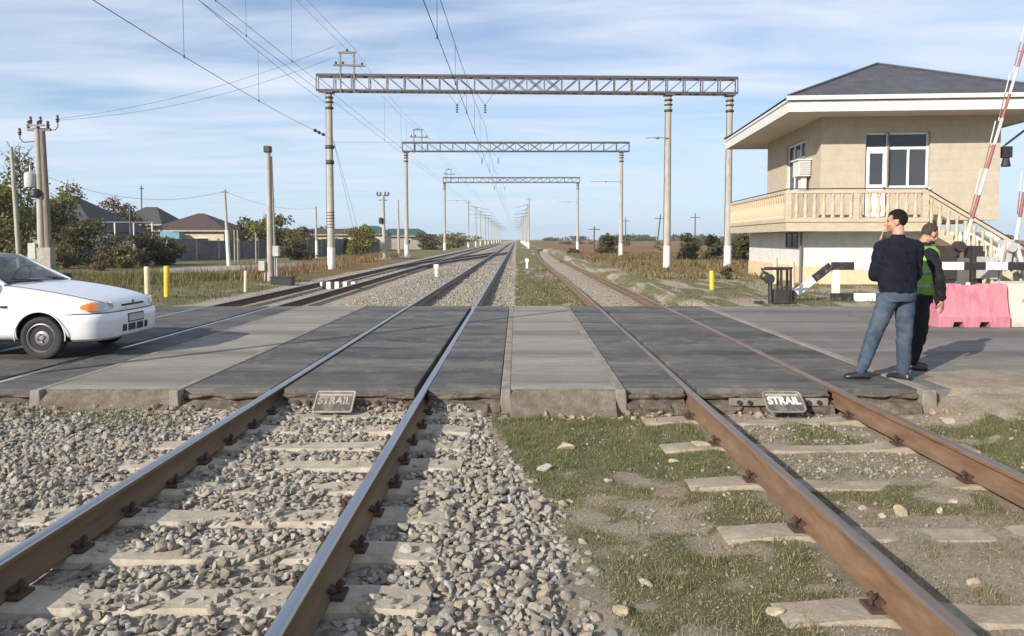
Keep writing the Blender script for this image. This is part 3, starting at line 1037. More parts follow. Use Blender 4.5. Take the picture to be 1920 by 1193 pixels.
# single rocks one can point at
M['rock'] = mat('pale_rock', [(0.3, 0.245, 0.16), (0.4, 0.34, 0.24), (0.48, 0.43, 0.33)], 14, 0.92, bmp=0.8, bdist=0.01, stain=(0.3, 0.2, 0.11), stain_scale=5)
M['rock2'] = mat('grey_rock', [(0.3, 0.28, 0.25), (0.42, 0.4, 0.36)], 14, 0.92, bmp=0.8, bdist=0.01)
ROCKS = [(1060, 836, 0.105, 'rock', 'tan broken rock lying in the green grass left of the rusty rail'),
         (1212, 1090, 0.045, 'rock2', 'small whitish stone alone on grass near the photo bottom'),
         (1140, 900, 0.04, 'rock2', 'small pale stone lying in grass below the tan rock'),
         (1165, 1148, 0.055, 'rock', 'yellowish stone at the edge of the ballast heap'),
         (1828, 1092, 0.06, 'rock', 'tan angular stone on bare dirt between the rusty rails'),
         (1686, 962, 0.055, 'rock', 'upright pale stone, biggest of the row behind the second-nearest rusty sleeper'),
         (1657, 966, 0.036, 'rock', 'squat pale stone immediately left of the upright stone'),
         (1616, 950, 0.042, 'rock', 'pale round stone at the rail shadow between rusty rails'),
         (1762, 956, 0.045, 'rock', 'pale round stone right of the upright stone'),
         (1785, 940, 0.04, 'rock', 'pale stone resting on grass close to the right rusty rail'),
         (1240, 770, 0.12, 'rock', 'long flat pale rock against the crossing edge left of the rusty rail'),
         (1320, 838, 0.1, 'rock', 'flat tan rock touching the rusty left rail by a sleeper end'),
         (1265, 862, 0.06, 'rock', 'half buried brownish stone left of the flat tan rock'),
         (1020, 878, 0.07, 'rock2', 'grey stone standing at the right edge of the ballast'),
         (1455, 1145, 0.05, 'rock', 'small tan stone left of the nearest rusty-track sleeper end'),
         ]
for i, (px, py, s_, mm, lab) in enumerate(ROCKS):
    g = G(px, py, -0.22)
    V, Fc = ico(3, 700 + i, 12)
    V = V * np.array([1.0, 0.75, 0.6 if i != 5 else 1.15]) * s_
    if 'flat' in lab: V = V * np.array([1.25, 1, 0.55])
    o = np_mesh('rock', V, Fc, M[mm], False)
    o.location = (g.x, g.y, gzf(g.x, g.y) + s_ * 0.22)
    o.rotation_euler = (random.uniform(-.2, .2), random.uniform(-.2, .2), random.uniform(-.5, .5))
    tag(o, lab, 'rock')

# ================================================================== GRASS
def blades(name, X, Y, Z, H, W, m, seed, lean=0.5):
    rng = np.random.default_rng(seed)
    n = len(X)
    g = rng.uniform(0, 2 * PI, n)
    dx, dy = np.cos(g), np.sin(g)
    l = rng.uniform(0.1, lean, n) * H
    g2 = rng.uniform(0, 2 * PI, n)
    lx, ly = np.cos(g2) * l, np.sin(g2) * l
    V = np.zeros((n, 5, 3))
    V[:, 0] = np.stack([X - dx * W, Y - dy * W, Z - 0.01], -1)
    V[:, 1] = np.stack([X + dx * W, Y + dy * W, Z - 0.01], -1)
    V[:, 2] = np.stack([X + dx * W * .8 + lx * .35, Y + dy * W * .8 + ly * .35, Z + H * .55], -1)
    V[:, 3] = np.stack([X - dx * W * .8 + lx * .35, Y - dy * W * .8 + ly * .35, Z + H * .55], -1)
    V[:, 4] = np.stack([X + lx, Y + ly, Z + H], -1)
    o = (np.arange(n) * 5)[:, None]
    Fc = np.concatenate([o + np.array([[0, 1, 2]]), o + np.array([[0, 2, 3]]), o + np.array([[3, 2, 4]])])
    return tag(np_mesh(name, V.reshape(-1, 3), Fc, m, False), kind='stuff')


M['grass'] = island('grass_blade', [(0.055, 0.09, 0.024), (0.08, 0.12, 0.034), (0.105, 0.135, 0.045), (0.15, 0.16, 0.065), (0.26, 0.23, 0.115), (0.075, 0.115, 0.032), (0.1, 0.14, 0.04)], 0.8, transl=0.25)
M['grass_dry'] = island('dry_blade', [(0.25, 0.205, 0.1), (0.34, 0.28, 0.15), (0.42, 0.355, 0.2), (0.18, 0.17, 0.07), (0.3, 0.2, 0.11)], 0.85, transl=0.2)
X, Y = jitter(-0.4, 7.0, 2.7, 7.8, 0.0115, rng)
cv = cover(X, Y)
k = (rng.random(len(X)) < cv * 0.62 + 0.06 * (X > 0.4 - (Y - 4) * 0.2) * (Y < 7.5)) & rails_clear(X, Y, 0.085)
for y in SIDE_SL: k &= ~((np.abs(Y - y) < 0.085 + 0.06 * fbm(X * 4, Y * 4, 131)) & (X > xa(Y) - 0.44) & (X < xa(Y) + 2.04))
X, Y = X[k], Y[k]
cl = fbm(X * 9, Y * 9, 111, 3)
H = (0.008 + 0.055 * cl ** 3 * 2) * rng.uniform(0.6, 1.4, len(X)) * (0.8 + 0.35 * sm(5.5, 6.8, Y))
Hs = rng.random(len(X)) < np.where(cv[k] < 0.15, 0.85, np.where(Y < 5.4, 0.5, 0.18))
blades('grass', X[~Hs], Y[~Hs], gz(X[~Hs], Y[~Hs]), H[~Hs], 0.0017 + 0 * X[~Hs], M['grass'], 21, 0.9)
blades('dry_grass', X[Hs], Y[Hs], gz(X[Hs], Y[Hs]), H[Hs] * 1.1, 0.0015 + 0 * X[Hs], M['grass_dry'], 22, 1.2)
# dead straw lying flat, and fine grit, over the whole foreground strip
X, Y = jitter(-0.3, 7.0, 2.7, 7.7, 0.0125, rng)
bx = 0.5 - (Y - 3.4) * 0.19
k = (rng.random(len(X)) < 0.5 * sm(-0.1, 0.25, X - bx) * sm(0.25, 0.5, fbm(X * 3, Y * 3, 141))) & rails_clear(X, Y, 0.085)
X, Y = X[k], Y[k]
n = len(X)
g = rng.uniform(0, 2 * PI, n); L_ = rng.uniform(0.012, 0.05, n); dx_, dy_ = np.cos(g), np.sin(g)
z0 = gz(X, Y) + 0.004; wd = rng.uniform(0.0008, 0.0018, n)
V = np.stack([np.stack([X - dy_ * wd, Y + dx_ * wd, z0], -1), np.stack([X + dy_ * wd, Y - dx_ * wd, z0], -1), np.stack([X + dx_ * L_, Y + dy_ * L_, z0 + L_ * rng.uniform(0, 0.35, n)], -1)], 1)
M['straw'] = island('dead_straw', [(0.3, 0.25, 0.15), (0.4, 0.34, 0.22), (0.48, 0.42, 0.29), (0.22, 0.17, 0.1), (0.35, 0.27, 0.15)], 0.9)
tag(np_mesh('straw_litter', V.reshape(-1, 3), np.arange(3 * n).reshape(-1, 3), M['straw'], False), kind='stuff')
X, Y = jitter(0.0, 7.0, 2.7, 7.8, 0.021, rng)
bx = 0.5 - (Y - 3.4) * 0.19
k = (rng.random(len(X)) < (0.4 - 0.33 * cover(X, Y)) * sm(-0.1, 0.2, X - bx)) & rails_clear(X, Y, 0.085)
X, Y = X[k], Y[k]
sz = rng.uniform(0.003, 0.0085, len(X))
M['grit'] = island('grit', [(0.2, 0.165, 0.12), (0.26, 0.22, 0.165), (0.31, 0.27, 0.21), (0.35, 0.31, 0.25), (0.23, 0.19, 0.135)], 0.95)
stones('grit', np.stack([X, Y, gz(X, Y) + sz * 0.3], -1), sz, M['grit'], 1, 16)
X, Y = jitter(-6.3, -3.2, 7.0, 7.75, 0.02, rng)
k = (rng.random(len(X)) < 0.5 * sm(0.45, 0.6, fbm(X * 2.5, Y * 2.5, 113))) & (Y < 7.62)
X, Y = X[k], Y[k]
blades('grass', X, Y, bed_z(X, Y), rng.uniform(0.03, 0.09, len(X)), 0.0025 + 0 * X, M['grass'], 23, 0.9)


def meadow(name, x0, x1, y0, y1, d, p, h0, h1, w, m, seed, mask=None):
    X, Y = jitter(x0, x1, y0, y1, d, rng)
    pr = np.full(len(X), p) * sm(0.33, 0.55, fbm(X * 0.6, Y * 0.6, seed))
    if mask is not None: pr = pr * mask(X, Y)
    k = rng.random(len(X)) < pr
    X, Y = X[k], Y[k]
    cl = fbm(X * 0.8, Y * 0.8, seed + 5)
    return blades(name, X, Y, gz(X, Y), (h0 + (h1 - h0) * cl) * rng.uniform(0.5, 1.3, len(X)), w + 0 * X, m, seed, 0.7)


M['grass_far'] = island('tall_grass_blade', [(0.07, 0.085, 0.025), (0.11, 0.115, 0.04), (0.17, 0.15, 0.06), (0.26, 0.21, 0.1), (0.09, 0.1, 0.03)], 0.85, transl=0.25)
M['weed_red'] = island('rusty_weed', [(0.15, 0.085, 0.04), (0.23, 0.135, 0.07), (0.29, 0.2, 0.11), (0.13, 0.11, 0.045), (0.2, 0.12, 0.06), (0.3, 0.24, 0.13)], 0.9, transl=0.2)
meadow('grass', 0.0, 1.9, 17.9, 45, 0.07, 0.8, 0.03, 0.12, 0.008, M['grass_far'], 31)
meadow('grass', 3.9, 12, 18.0, 40, 0.11, 0.5, 0.03, 0.14, 0.01, M['grass_far'], 32)
meadow('tall_grass', -22, -12.2, 22.5, 34, 0.075, 0.75, 0.1, 0.6, 0.011, M['grass_far'], 33, lambda X, Y: sm(22.5, 24.5, Y))
meadow('grass', -22, -9.0, 18.2, 34, 0.1, 0.6, 0.04, 0.16, 0.01, M['grass_far'], 34)
meadow('dry_weeds', -18, -9.6, 31, 75, 0.15, 0.75, 0.12, 0.75, 0.02, M['weed_red'], 35, lambda X, Y: sm(9.2, 10.5, -X - 0.02 * Y) * (1 - sm(11.5, 15, -X - 0.03 * (Y - 30))))
meadow('dry_weeds', 5.5, 34, 30, 75, 0.25, 0.5, 0.05, 0.36, 0.025, M['weed_red'], 36)
meadow('field_grass', 5.5, 40, 30, 90, 0.28, 0.6, 0.05, 0.36, 0.03, M['grass_far'], 37)
# ================================================================== PORTAL GANTRIES
def column_mesh(z1, r0=0.215, r1=0.165):
    return MB().lathe([(r0, -0.5), (r0, 1.2), (r0 + (r1 - r0) * 0.3, z1 * 0.35), (r1 + 0.01, z1 * 0.75), (r1, z1)], (0, 0, 0), 18)


def portal(name, label, Y, xl, xr, ztop, cols, depth, width, tilt=0.0, hx=None, detail=True, gslope=0.0):
    root = thing(name, label, 'portal frame', (0, Y, 0), 0, 'portal frames over the tracks')
    zb = ztop - depth
    n = 24 if detail else 18
    def zz(x, z): return z + tilt * (x - xl)
    ch = MB()
    for yy in (-width / 2, width / 2):
        for z in (ztop, zb):
            wch = 0.13 if z == ztop else 0.11
            ch.bar((xl, yy, zz(xl, z)), (xr, yy, zz(xr, z)), wch, wch)
    beam = ch.build('beam', M['chord'], root)
    lt = MB()
    dx = (xr - xl) / n
    for k in range(n + 1):
        x = xl + dx * k
        for yy in (-width / 2, width / 2):
            lt.bar((x, yy, zz(x, zb)), (x, yy, zz(x, ztop)), 0.06, 0.06)
            if k < n:
                x2 = x + dx
                if k < n / 2 - 2: p, q = (x, yy, zz(x, ztop)), (x2, yy, zz(x2, zb))
                elif k > n / 2 + 1: p, q = (x, yy, zz(x, zb)), (x2, yy, zz(x2, ztop))
                else:
                    lt.bar((x, yy, zz(x, zb)), (x2, yy, zz(x2, ztop)), 0.05)
                    p, q = (x, yy, zz(x, ztop)), (x2, yy, zz(x2, zb))
                lt.bar(p, q, 0.05)
        if k < n:
            for z in (ztop, zb):
                lt.bar((x, -width / 2, zz(x, z)), (x + dx, width / 2, zz(x, z)), 0.04)
    lt.build('lattice', M['steel'], beam)
    for (cx_, lean, zc, wb) in cols:
        zc = zz(cx_, zb) - 0.1
        g = gzf(cx_, Y)
        cm = column_mesh(zc - g)
        M_ = Matrix.Rotation(lean, 4, 'Y')
        c = cm.build('column', M['pole'], root, smooth=40)
        c.location = (cx_, 0, g)
        wh = MB().lathe([(0.222, 0.0), (0.222, wb), (0.2, wb + 0.004)], (0, 0, 0), 18)
        wh.build('painted_base', M['whitewash'], c, smooth=40)
        H = zc - g
        def band(rings):
            for rg in rings: MB().lathe(rg, (0, 0, 0), 16).build('clamp_band', M['steel_dark'], c, smooth=40)
        r = lambda z: 0.215 - 0.05 * z / H
        for zq, hh in ((H - 0.95, 0.14), (H - 0.05, 0.22), (H - 0.35, 0.12), (H - 0.6, 0.1)):
            band([[(r(zq) + 0.02, zq), (r(zq) + 0.07, zq + 0.02), (r(zq) + 0.07, zq + hh - 0.02), (r(zq) + 0.02, zq + hh)]])
        if detail and cx_ < -5:
            for q in range(6): band([[(r(2.2) + 0.012, 2.4 + q * 0.17), (r(2.2) + 0.012, 2.44 + q * 0.17)]])
            zq = H - 3.2
            band([[(r(zq) + 0.03, zq), (r(zq) + 0.09, zq + 0.03), (r(zq) + 0.09, zq + 0.17), (r(zq) + 0.03, zq + 0.2)]])
            band([[(r(zq) + 0.02, zq - 0.9), (r(zq) + 0.06, zq - 0.85), (r(zq) + 0.06, zq - 0.7), (r(zq) + 0.02, zq - 0.65)]])
        if detail:
            MB().tube([(-r(4) - 0.02, -0.05, 0.3), (-r(4) - 0.03, -0.08, 4.5), (-r(H) - 0.02, -0.05, H - 0.9)], 0.014, 5).build('earth_cable', M['wire'], c)
        # head plate
        MB().obox((cx_, 0, zz(cx_, zb) - 0.1), (0.5, width + 0.1, 0.06)).build('head_plate', M['steel'], beam)
    if hx is not None:
        h = MB()
        a, b_ = hx, hx + 0.78
        for x in (a, b_): h.bar((x, -width / 2 - 0.1, zb - 0.2), (x, -width / 2 - 0.1, ztop + 1.25), 0.08, 0.08, up=(0, 1, 0))
        h.bar((a - 0.12, -width / 2 - 0.1, ztop + 1.22), (b_ + 0.12, -width / 2 - 0.1, ztop + 1.22), 0.1)
        h.bar((a - 0.4, -width / 2 - 0.14, ztop + 0.52), (b_ + 0.62, -width / 2 - 0.14, ztop + 0.46), 0.1)
        rk = h.build('wire_rack', M['steel'], root)
        ins = MB()
        for x, z in ((a - 0.25, ztop + 0.56), (b_ + 0.45, ztop + 0.5), (a + 0.15, ztop + 0.56), ((a + b_) / 2, ztop + 1.26)):
            ins.lathe([(0.03, 0), (0.075, 0.04), (0.04, 0.07), (0.07, 0.11), (0.03, 0.16)], (x, -width / 2 - 0.12, z), 10)
        ins.build('insulators', M['insul'], rk, smooth=50)
    # suspension strings under the beam above the main track
    s_ = MB()
    xm = (XL + XR) / 2
    for sx, xx in ((-1.4, -3.4), (1.4, xm)):
        s_.tube([(xx - 0.55, 0, zz(xx, zb)), (xx, 0, zz(xx, zb) - 0.75)], 0.012, 5)
        s_.tube([(xx + 0.55, 0, zz(xx, zb)), (xx, 0, zz(xx, zb) - 0.75)], 0.012, 5)
        for q in range(4): s_.lathe([(0.03, 0), (0.09, 0.03), (0.03, 0.09)], (xx, 0, zz(xx, zb) - 0.8 - q * 0.13), 10)
    s_.build('suspension_insulators', M['insul'], root, smooth=50)
    return root


portal('portal_gantry', 'nearest and tallest steel portal frame, on three concrete columns', 43, -11.42, 12.65, 10.98,
       [(-10.75, 0, 0, 1.25), (8.75, 0, 0, 1.25), (12.28, 0, 0, 1.25)], 0.86, 0.5, -0.0075, -10.0)
portal('portal_gantry', 'middle steel portal frame with two columns, seen under the nearest one', 74, -11.3, 11.2, 11.18,
       [(-10.95, 0, 0, 1.2), (10.45, 0, 0, 1.2)], 0.86, 0.5, 0.0, -10.1, False)
portal('portal_gantry', 'farthest and smallest steel portal frame over the tracks', 116, -11.4, 9.9, 11.2,
       [(-11.2, 0, 0, 1.2), (9.6, 0, 0, 1.2)], 0.75, 0.7, 0.0, -10.9, False)

# ================================================================== OVERHEAD WIRES
def cat(p, q, sag, n=14):
    p, q = Vector(p), Vector(q)
    return [p.lerp(q, k / n) - Vector((0, 0, sag * 4 * (k / n) * (1 - k / n))) for k in range(n + 1)]


def wire(label, pts, r=0.009, drops=None, other=None, name='overhead_wire', catg='wire'):
    w_ = MB().tube(pts, r, 5)
    o = w_.build(name, M['wire'], smooth=60)
    tag(o, label, catg)
    return o


def dropper(parent, p, q):
    d = MB().tube([p, q], 0.006, 4)
    d.tube([(q[0], q[1], q[2] - 0.04), (q[0], q[1], q[2] + 0.05)], 0.02, 6)
    return d.build('dropper', M['wire'], parent)


XM = (XL + XR) / 2
spans = [-8, 43, 74, 116, 166, 215, 265, 320, 400]
con, mes = [], []
for a, b_ in zip(spans[:-1], spans[1:]):
    con += [Vector((XM, a + (b_ - a) * k / 8, 6.15 if a > 0 else 6.2)) for k in range(8)]
    mes += [Vector((XM, a + (b_ - a) * k / 8, 8.15 - 0.9 * 4 * (k / 8) * (1 - k / 8))) for k in range(8)]
oc = wire('contact wire hanging centrally above the main track, the lower of the pair', con, 0.0095)
om = wire('messenger wire sagging above the main track contact wire', mes, 0.0085)
for y in (12, 17, 22, 27, 32, 37, 50, 58, 66, 84, 95, 106, 130, 150):
    zt = min(mes, key=lambda p: abs(p.y - y)).z
    dropper(om, (XM, y, zt), (XM, y, 6.17))

XD = -9.7
for i, (zc_, zm_, dx_, wd) in enumerate(((8.9, 12.3, 0, 'lower'), (9.08, 12.5, 0.28, 'upper'))):
    o1 = wire(f'{wd} of two long parallel wires passing under the left end of the nearest portal beam',
              [Vector((XD + dx_, y, zc_)) for y in (-6, 10, 43, 74, 116, 170, 240, 340)], 0.0085)
    pts = []
    for a, b_ in ((-8, 43), (43, 74), (74, 116), (116, 170), (170, 240), (240, 340)):
        pts += [Vector((XD + dx_ + 0.15, a + (b_ - a) * k / 8, zm_ - 0.5 * 4 * (k / 8) * (1 - k / 8))) for k in range(8)]
    o2 = wire(f'{wd} of two sagging wires carried on the wire rack above the nearest portal', pts, 0.0075)
    for y in ((27.0, 55, 66) if i == 0 else (23.6, 31.5, 61)):
        zt = min(pts, key=lambda p: abs(p.y - y)).z
        dropper(o2, (XD + dx_, y, zt), (XD + dx_, y, zc_))

# wires anchored on the first portal's left column
A1 = Vector((-10.95, 42.8, 7.55))
B1 = Vector((-10.95, 42.8, 9.45))
lower = cat(A1, (-7.1, 6, 5.9), 0.25)
upper = cat(B1, (-7.1, 6, 7.75), 0.35)
ol = wire('lowest wire anchored by dark insulators to the nearest portal left column', lower, 0.0095)
ou = wire('wire anchored higher on the nearest portal left column, above the insulated one', upper, 0.008)
for k in (6, 9, 11):
    q = lower[k]
    u_ = min(upper, key=lambda p: abs(p.y - q.y))
    dropper(ou, (u_.x, u_.y, u_.z), tuple(q))
ib = MB()
for k in (0.03, 0.1, 0.16):
    p = A1.lerp(lower[4], k * 2)
    dr = (lower[1] - lower[0]).normalized()
    rot = dr.to_track_quat('Z', 'Y').to_matrix()
    for q in range(3): ib.lathe([(0.03, 0), (0.09, 0.03), (0.03, 0.1)], p + dr * q * 0.12, 10, rot=rot)
ib.build('strain_insulators', M['insul'], ol, smooth=50)

# stay wires at the column's right foot
for dx_ in (0.55, 0.85):
    wire('long stay wire slanting down behind the nearest portal left column' + (' to the farther anchor' if dx_ > 0.6 else ' to the nearer anchor'),
         [(-10.6, 43.2, 7.4), (-10.6 + dx_ * 1.4, 47, -0.1)], 0.008)
# cross-span wires
wire('thin cross wire between the nearest portal left column and the middle portal', [(-10.6, 43, 7.2), (-10.95, 74, 11.2)], 0.007)
for (x, Y, z, L, s, lab) in ((10.45, 74, 7.3, 3.1, -1, 'short bracket arm wire left of the middle portal right column'),
                             (8.75, 43, 7.4, 1.3, -1, 'short bracket arm on the second column of the nearest portal'),
                             (-11.2, 116, 7.6, 4, 1, 'thin bracket arm right of the farthest portal left column'),
                             (9.6, 116, 7.4, 3, -1, 'thin bracket arm left of the farthest portal right column')):
    mb = MB().tube([(x, Y - 0.2, z), (x + s * L * 0.45, Y - 0.2, z + 0.03), (x + s * L, Y - 0.2, z)], 0.022, 5)
    mb.lathe([(0.02, -.14), (0.07, 0), (0.02, .14)], (x + s * L * 0.5, Y - 0.2, z), 8, rot=Matrix.Rotation(PI / 2, 3, 'Y'))
    tag(mb.build('bracket_arm', M['steel']), lab, 'bracket arm')

# ================================================================== FAR CATENARY MASTS
def mast(label, x, y, arm, group, h=10.0, proto=None):
    if proto:
        o = dup(proto)
    else:
        o = thing('catenary_mast', label, 'mast')
        c = MB().lathe([(0.2, -0.3), (0.16, 5), (0.13, h)], (0, 0, 0), 10).build('mast_shaft', M['pole'], o, smooth=40)
        MB().lathe([(0.21, -0.1), (0.21, 1.2), (0.19, 1.21)], (0, 0, 0), 10).build('painted_base', M['whitewash'], c, smooth=40)
        a = MB()
        a.tube([(0, 0, 7.2), (arm, 0, 6.9)], 0.035, 5)
        a.tube([(0, 0, 9.0), (arm * 0.85, 0, 8.2)], 0.035, 5)
        a.tube([(0, 0, 8.6), (arm * 0.5, 0, 7.1)], 0.025, 5)
        a.bar((-0.6, 0, h - 0.4), (0.6, 0, h - 0.4), 0.08)
        a.build('cantilever_arm', M['steel'], o)
    o.location = (x, y, -0.25)
    tag(o, label, 'mast', group)
    return o


pr_l = pr_r = None
for i, y in enumerate((158, 184, 211, 240, 270, 303, 340, 380, 425, 475)):
    lb = f'{ORD[i]} concrete mast behind the farthest portal, in the row left of the tracks'
    m_ = mast(lb, -10.2 + 0.15 * (i % 2), y, 5.0, 'catenary masts in the left row', 10.0, pr_l)
    pr_l = pr_l or m_
for i, y in enumerate((150, 175, 201, 229, 259, 292, 328, 368, 412)):
    lb = f'{ORD[i]} concrete mast beyond the portals, in the row just right of the main track'
    m_ = mast(lb, 2.55 + 0.1 * (i % 2), y, -3.2, 'catenary masts in the right row', 10.2, pr_r)
    pr_r = pr_r or m_

# ================================================================== POLES ON THE LEFT
def pole(name, label, cat_, top, base, Y, r=0.13, m='pole', white=0.0, zlow=None):
    """pole between two pixels' world points at depth Y"""
    bt = D(base[0], base[1], Y)
    tp = D(top[0], top[1], Y)
    g = gzf(bt.x, Y)
    root = thing(name, label, cat_, (bt.x, Y, g))
    dx = tp.x - bt.x
    H = tp.z - g
    s = MB().tube([(0, 0, -0.3), (0, 0, 0), (dx * 0.5, 0, H * 0.5), (dx, 0, H)], [r * 1.1, r * 1.1, r * 0.9, r * 0.75], 10)
    sh = s.build('shaft', M[m], root, smooth=50)
    if white:
        MB().tube([(0, 0, 0), (dx * white / H, 0, white)], [r * 1.14, r * 1.1], 10).build('painted_base', M['whitewash'], sh, smooth=50)
    return root, dx, H


# transformer pole by the car
M['pole_shaded'] = mat('shaded_pole_concrete', [(0.16, 0.125, 0.1), (0.22, 0.18, 0.145), (0.27, 0.225, 0.185)], 5, 0.92, bmp=0.4, stretch=(1, 1, 0.3), stain=(0.12, 0.095, 0.08))  # darker brown paints in the shade on the double pole's right half
root, dx, H = pole('transformer_pole', 'tall double concrete pole with transformer can, standing behind the white car', 'utility pole', (70, 240), (80, 505), 42, 0.2)
s2 = MB().tube([(0.36, 0.05, -0.3), (0.29, 0.05, H * 0.5), (dx + 0.24, 0.05, H - 0.1)], [0.2, 0.17, 0.14], 10)
s2.build('shaft', M['pole_shaded'], root, smooth=50)
MB().box(-0.18, 0.62, -0.25, 0.25, -0.3, 1.25).build('plinth_block', M['concrete'], root, bevel=0.03)
MB().box(-0.62, -0.2, -0.3, 0.0, 0.6, 1.5).build('switch_box', M['grey_box'], root, bevel=0.02)
tcm = MB().lathe([(0.05, 0), (0.3, 0.05), (0.32, 0.15), (0.32, 0.75), (0.28, 0.85), (0.1, 0.9)], (-0.45, -0.1, 4.6), 14)
tcm.tube([(-0.45, -0.1, 5.4), (-0.45, -0.1, 5.9)], 0.06, 6)
tcm.bar((-0.5, 0, 4.7), (0.35, 0, 4.7), 0.12)
tcm.lathe([(0.1, 0), (0.3, 0.1), (0.3, 0.4), (0.2, 0.5)], (-0.15, -0.15, 4.05), 10, 1)
tcm.build('transformer_can', [M['grey_box'], M['black']], root, smooth=45)
ca = MB()
ca.bar((dx - 0.55, 0, H - 0.1), (dx + 0.75, 0, H - 0.1), 0.14)
ca.bar((dx - 0.35, -0.25, H + 0.1), (dx + 0.55, -0.25, H + 0.1), 0.1)
ca.tube([(dx + 0.6, 0, H - 0.1), (dx + 1.0, 0, H - 0.12), (dx + 1.15, 0, H + 0.05), (dx + 1.15, 0, H + 0.3)], 0.03, 6)
ca.tube([(dx - 0.1, 0, H - 0.75), (dx - 0.8, 0, H - 0.8), (dx - 1.0, 0, H - 0.6), (dx - 1.0, 0, H - 0.4)], 0.035, 6)
cr = ca.build('crossarm', M['steel'], root)
im = MB()
for x, y, z in ((-0.5, 0, 0), (-0.2, -0.25, 0.2), (0.05, 0, 0), (0.35, -0.25, 0.2), (0.6, 0, 0), (1.15, 0, 0.32), (-1.0, 0, -0.4)):
    im.lathe([(0.03, 0), (0.1, 0.05), (0.05, 0.1), (0.11, 0.16), (0.06, 0.24), (0.08, 0.36), (0.02, 0.42)], (dx + x, y, H + z - 0.02), 10)
im.build('insulators', M['insul'], cr, smooth=50)
TP = Vector(root.location) + Vector((dx + 1.15, 0, H + 0.5))
for i, zt in enumerate((12.55, 11.9)):
    wire(f'{("upper", "lower")[i]} power wire rising from the transformer pole to the nearest portal', cat(TP + Vector((0, 0, -0.08 * i)), (-10.3 - 0.1 * i, 42.6, zt), 0.55 + .1 * i), 0.009)

root, dx, H = pole('utility_pole', 'thin leaning concrete pole in front of the trees at the left edge', 'utility pole', (21, 276), (36, 475), 44, 0.13)
MB().bar((dx - 0.25, 0, H - 0.3), (dx + 0.25, 0, H - 0.3), 0.06).build('crossarm', M['steel'], root)

root, dx, H = pole('signal_pole', 'pale twin post with lamp on top and grey boxes beside the siding', 'signal post', (503, 284), (507, 527), 31, 0.125, 'pole')
MB().tube([(0.2, 0.05, -0.2), (0.14, 0.05, H * 0.6), (0.09, 0.05, H - 0.2)], 0.06, 8).build('shaft', M['concrete'], root, smooth=50)
lm = MB().box(dx - 0.16, dx + 0.12, -0.15, 0.15, H - 0.05, H + 0.22)
lm.build('lamp_head', M['steel_dark'], root, bevel=0.03)
MB().box(0.18, 0.42, -0.22, 0.05, 1.05, 1.48).tube([(0.3, -0.05, -0.1), (0.3, -0.05, 1.06)], 0.03, 6).build('relay_box', M['grey_box'], root, bevel=0.015)
MB().box(-0.42, -0.16, -0.22, 0.05, 0.45, 0.85).tube([(-0.22, -0.05, -0.1), (-0.22, -0.05, 0.46)], 0.03, 6).build('relay_box', M['grey_box'], root, bevel=0.015)
bx_ = D(530, 530, 29.5)
mb = MB().box(-0.42, 0.42, -0.22, 0.22, 0, 0.3).box(-0.45, 0.45, -0.25, 0.25, 0.3, 0.34)
tag(mb.build('trackside_box', M['black'], loc=(bx_.x, bx_.y, gzf(bx_.x, bx_.y)), bevel=0.01), 'low black box on the ground beside the twin post', 'box')

root, dx, H = pole('utility_pole', 'white footed pole in front of the dark concrete fence', 'utility pole', (421, 356), (429, 500), 48, 0.11, 'pole', 2.3)
MB().bar((dx - 0.22, 0, H - 0.15), (dx + 0.22, 0, H - 0.15), 0.07).build('crossarm', M['steel'], root)
P428 = Vector(root.location) + Vector((dx, 0, H - 0.1))
root, dx, H = pole('utility_pole', 'thin pole between the nearest portal column and the twin post', 'utility pole', (592, 388), (594, 482), 69, 0.12, 'pole', 1.6)
P592 = Vector(root.location) + Vector((dx, 0, H - 0.1))
root, dx, H = pole('transformer_pole', 'pale pole with small transformer, crossarm and insulators by the red weeds', 'utility pole', (718, 366), (721, 487), 66, 0.17, 'pole', 0.0)
ca = MB().bar((dx - 0.5, 0, H - 0.05), (dx + 0.5, 0, H - 0.05), 0.1).bar((dx - 0.35, 0, H - 0.45), (dx + 0.35, 0, H - 0.45), 0.08)
ca.lathe([(0.1, 0), (0.22, 0.05), (0.22, 0.5), (0.1, 0.55)], (-0.25, -0.1, H * 0.55), 10)
ca.build('crossarm', M['steel_dark'], root)
im = MB()
for x in (-0.5, -0.2, 0.2, 0.5): im.lathe([(0.03, 0), (0.09, 0.05), (0.05, 0.12), (0.09, 0.18), (0.02, 0.3)], (dx + x, 0, H), 8)
im.build('insulators', M['insul'], root, smooth=50)
MB().box(-0.32, -0.08, -0.2, 0.05, 0.9, 1.6).build('switch_box', M['grey_box'], root, bevel=0.02)
root, dx, H = pole('utility_pole', 'slim pale pole just left of the middle portal column', 'utility pole', (746, 375), (748, 478), 87, 0.14, 'pole', 0.0)
root, dx, H = pole('lamp_post', 'thin dark lamp post in front of the dark shrubs', 'lamp post', (243, 382), (246, 500), 50, 0.05, 'steel')
root, dx, H = pole('mast_pole', 'far thin mast rising above the brown bush and house roofs', 'mast', (265, 348), (266, 460), 95, 0.1, 'steel')
MB().bar((dx - 0.2, 0, H - 0.4), (dx + 0.25, 0, H - 0.4), 0.15).build('crossarm', M['steel_dark'], root)
wire('sagging low voltage wire from transformer pole to white footed pole', cat(Vector((TP.x - 0.9, 42, 5.2)), P428, 0.9), 0.01)
wire('wire continuing from the white footed pole towards the thin pole', cat(P428, P592, 0.5), 0.009)

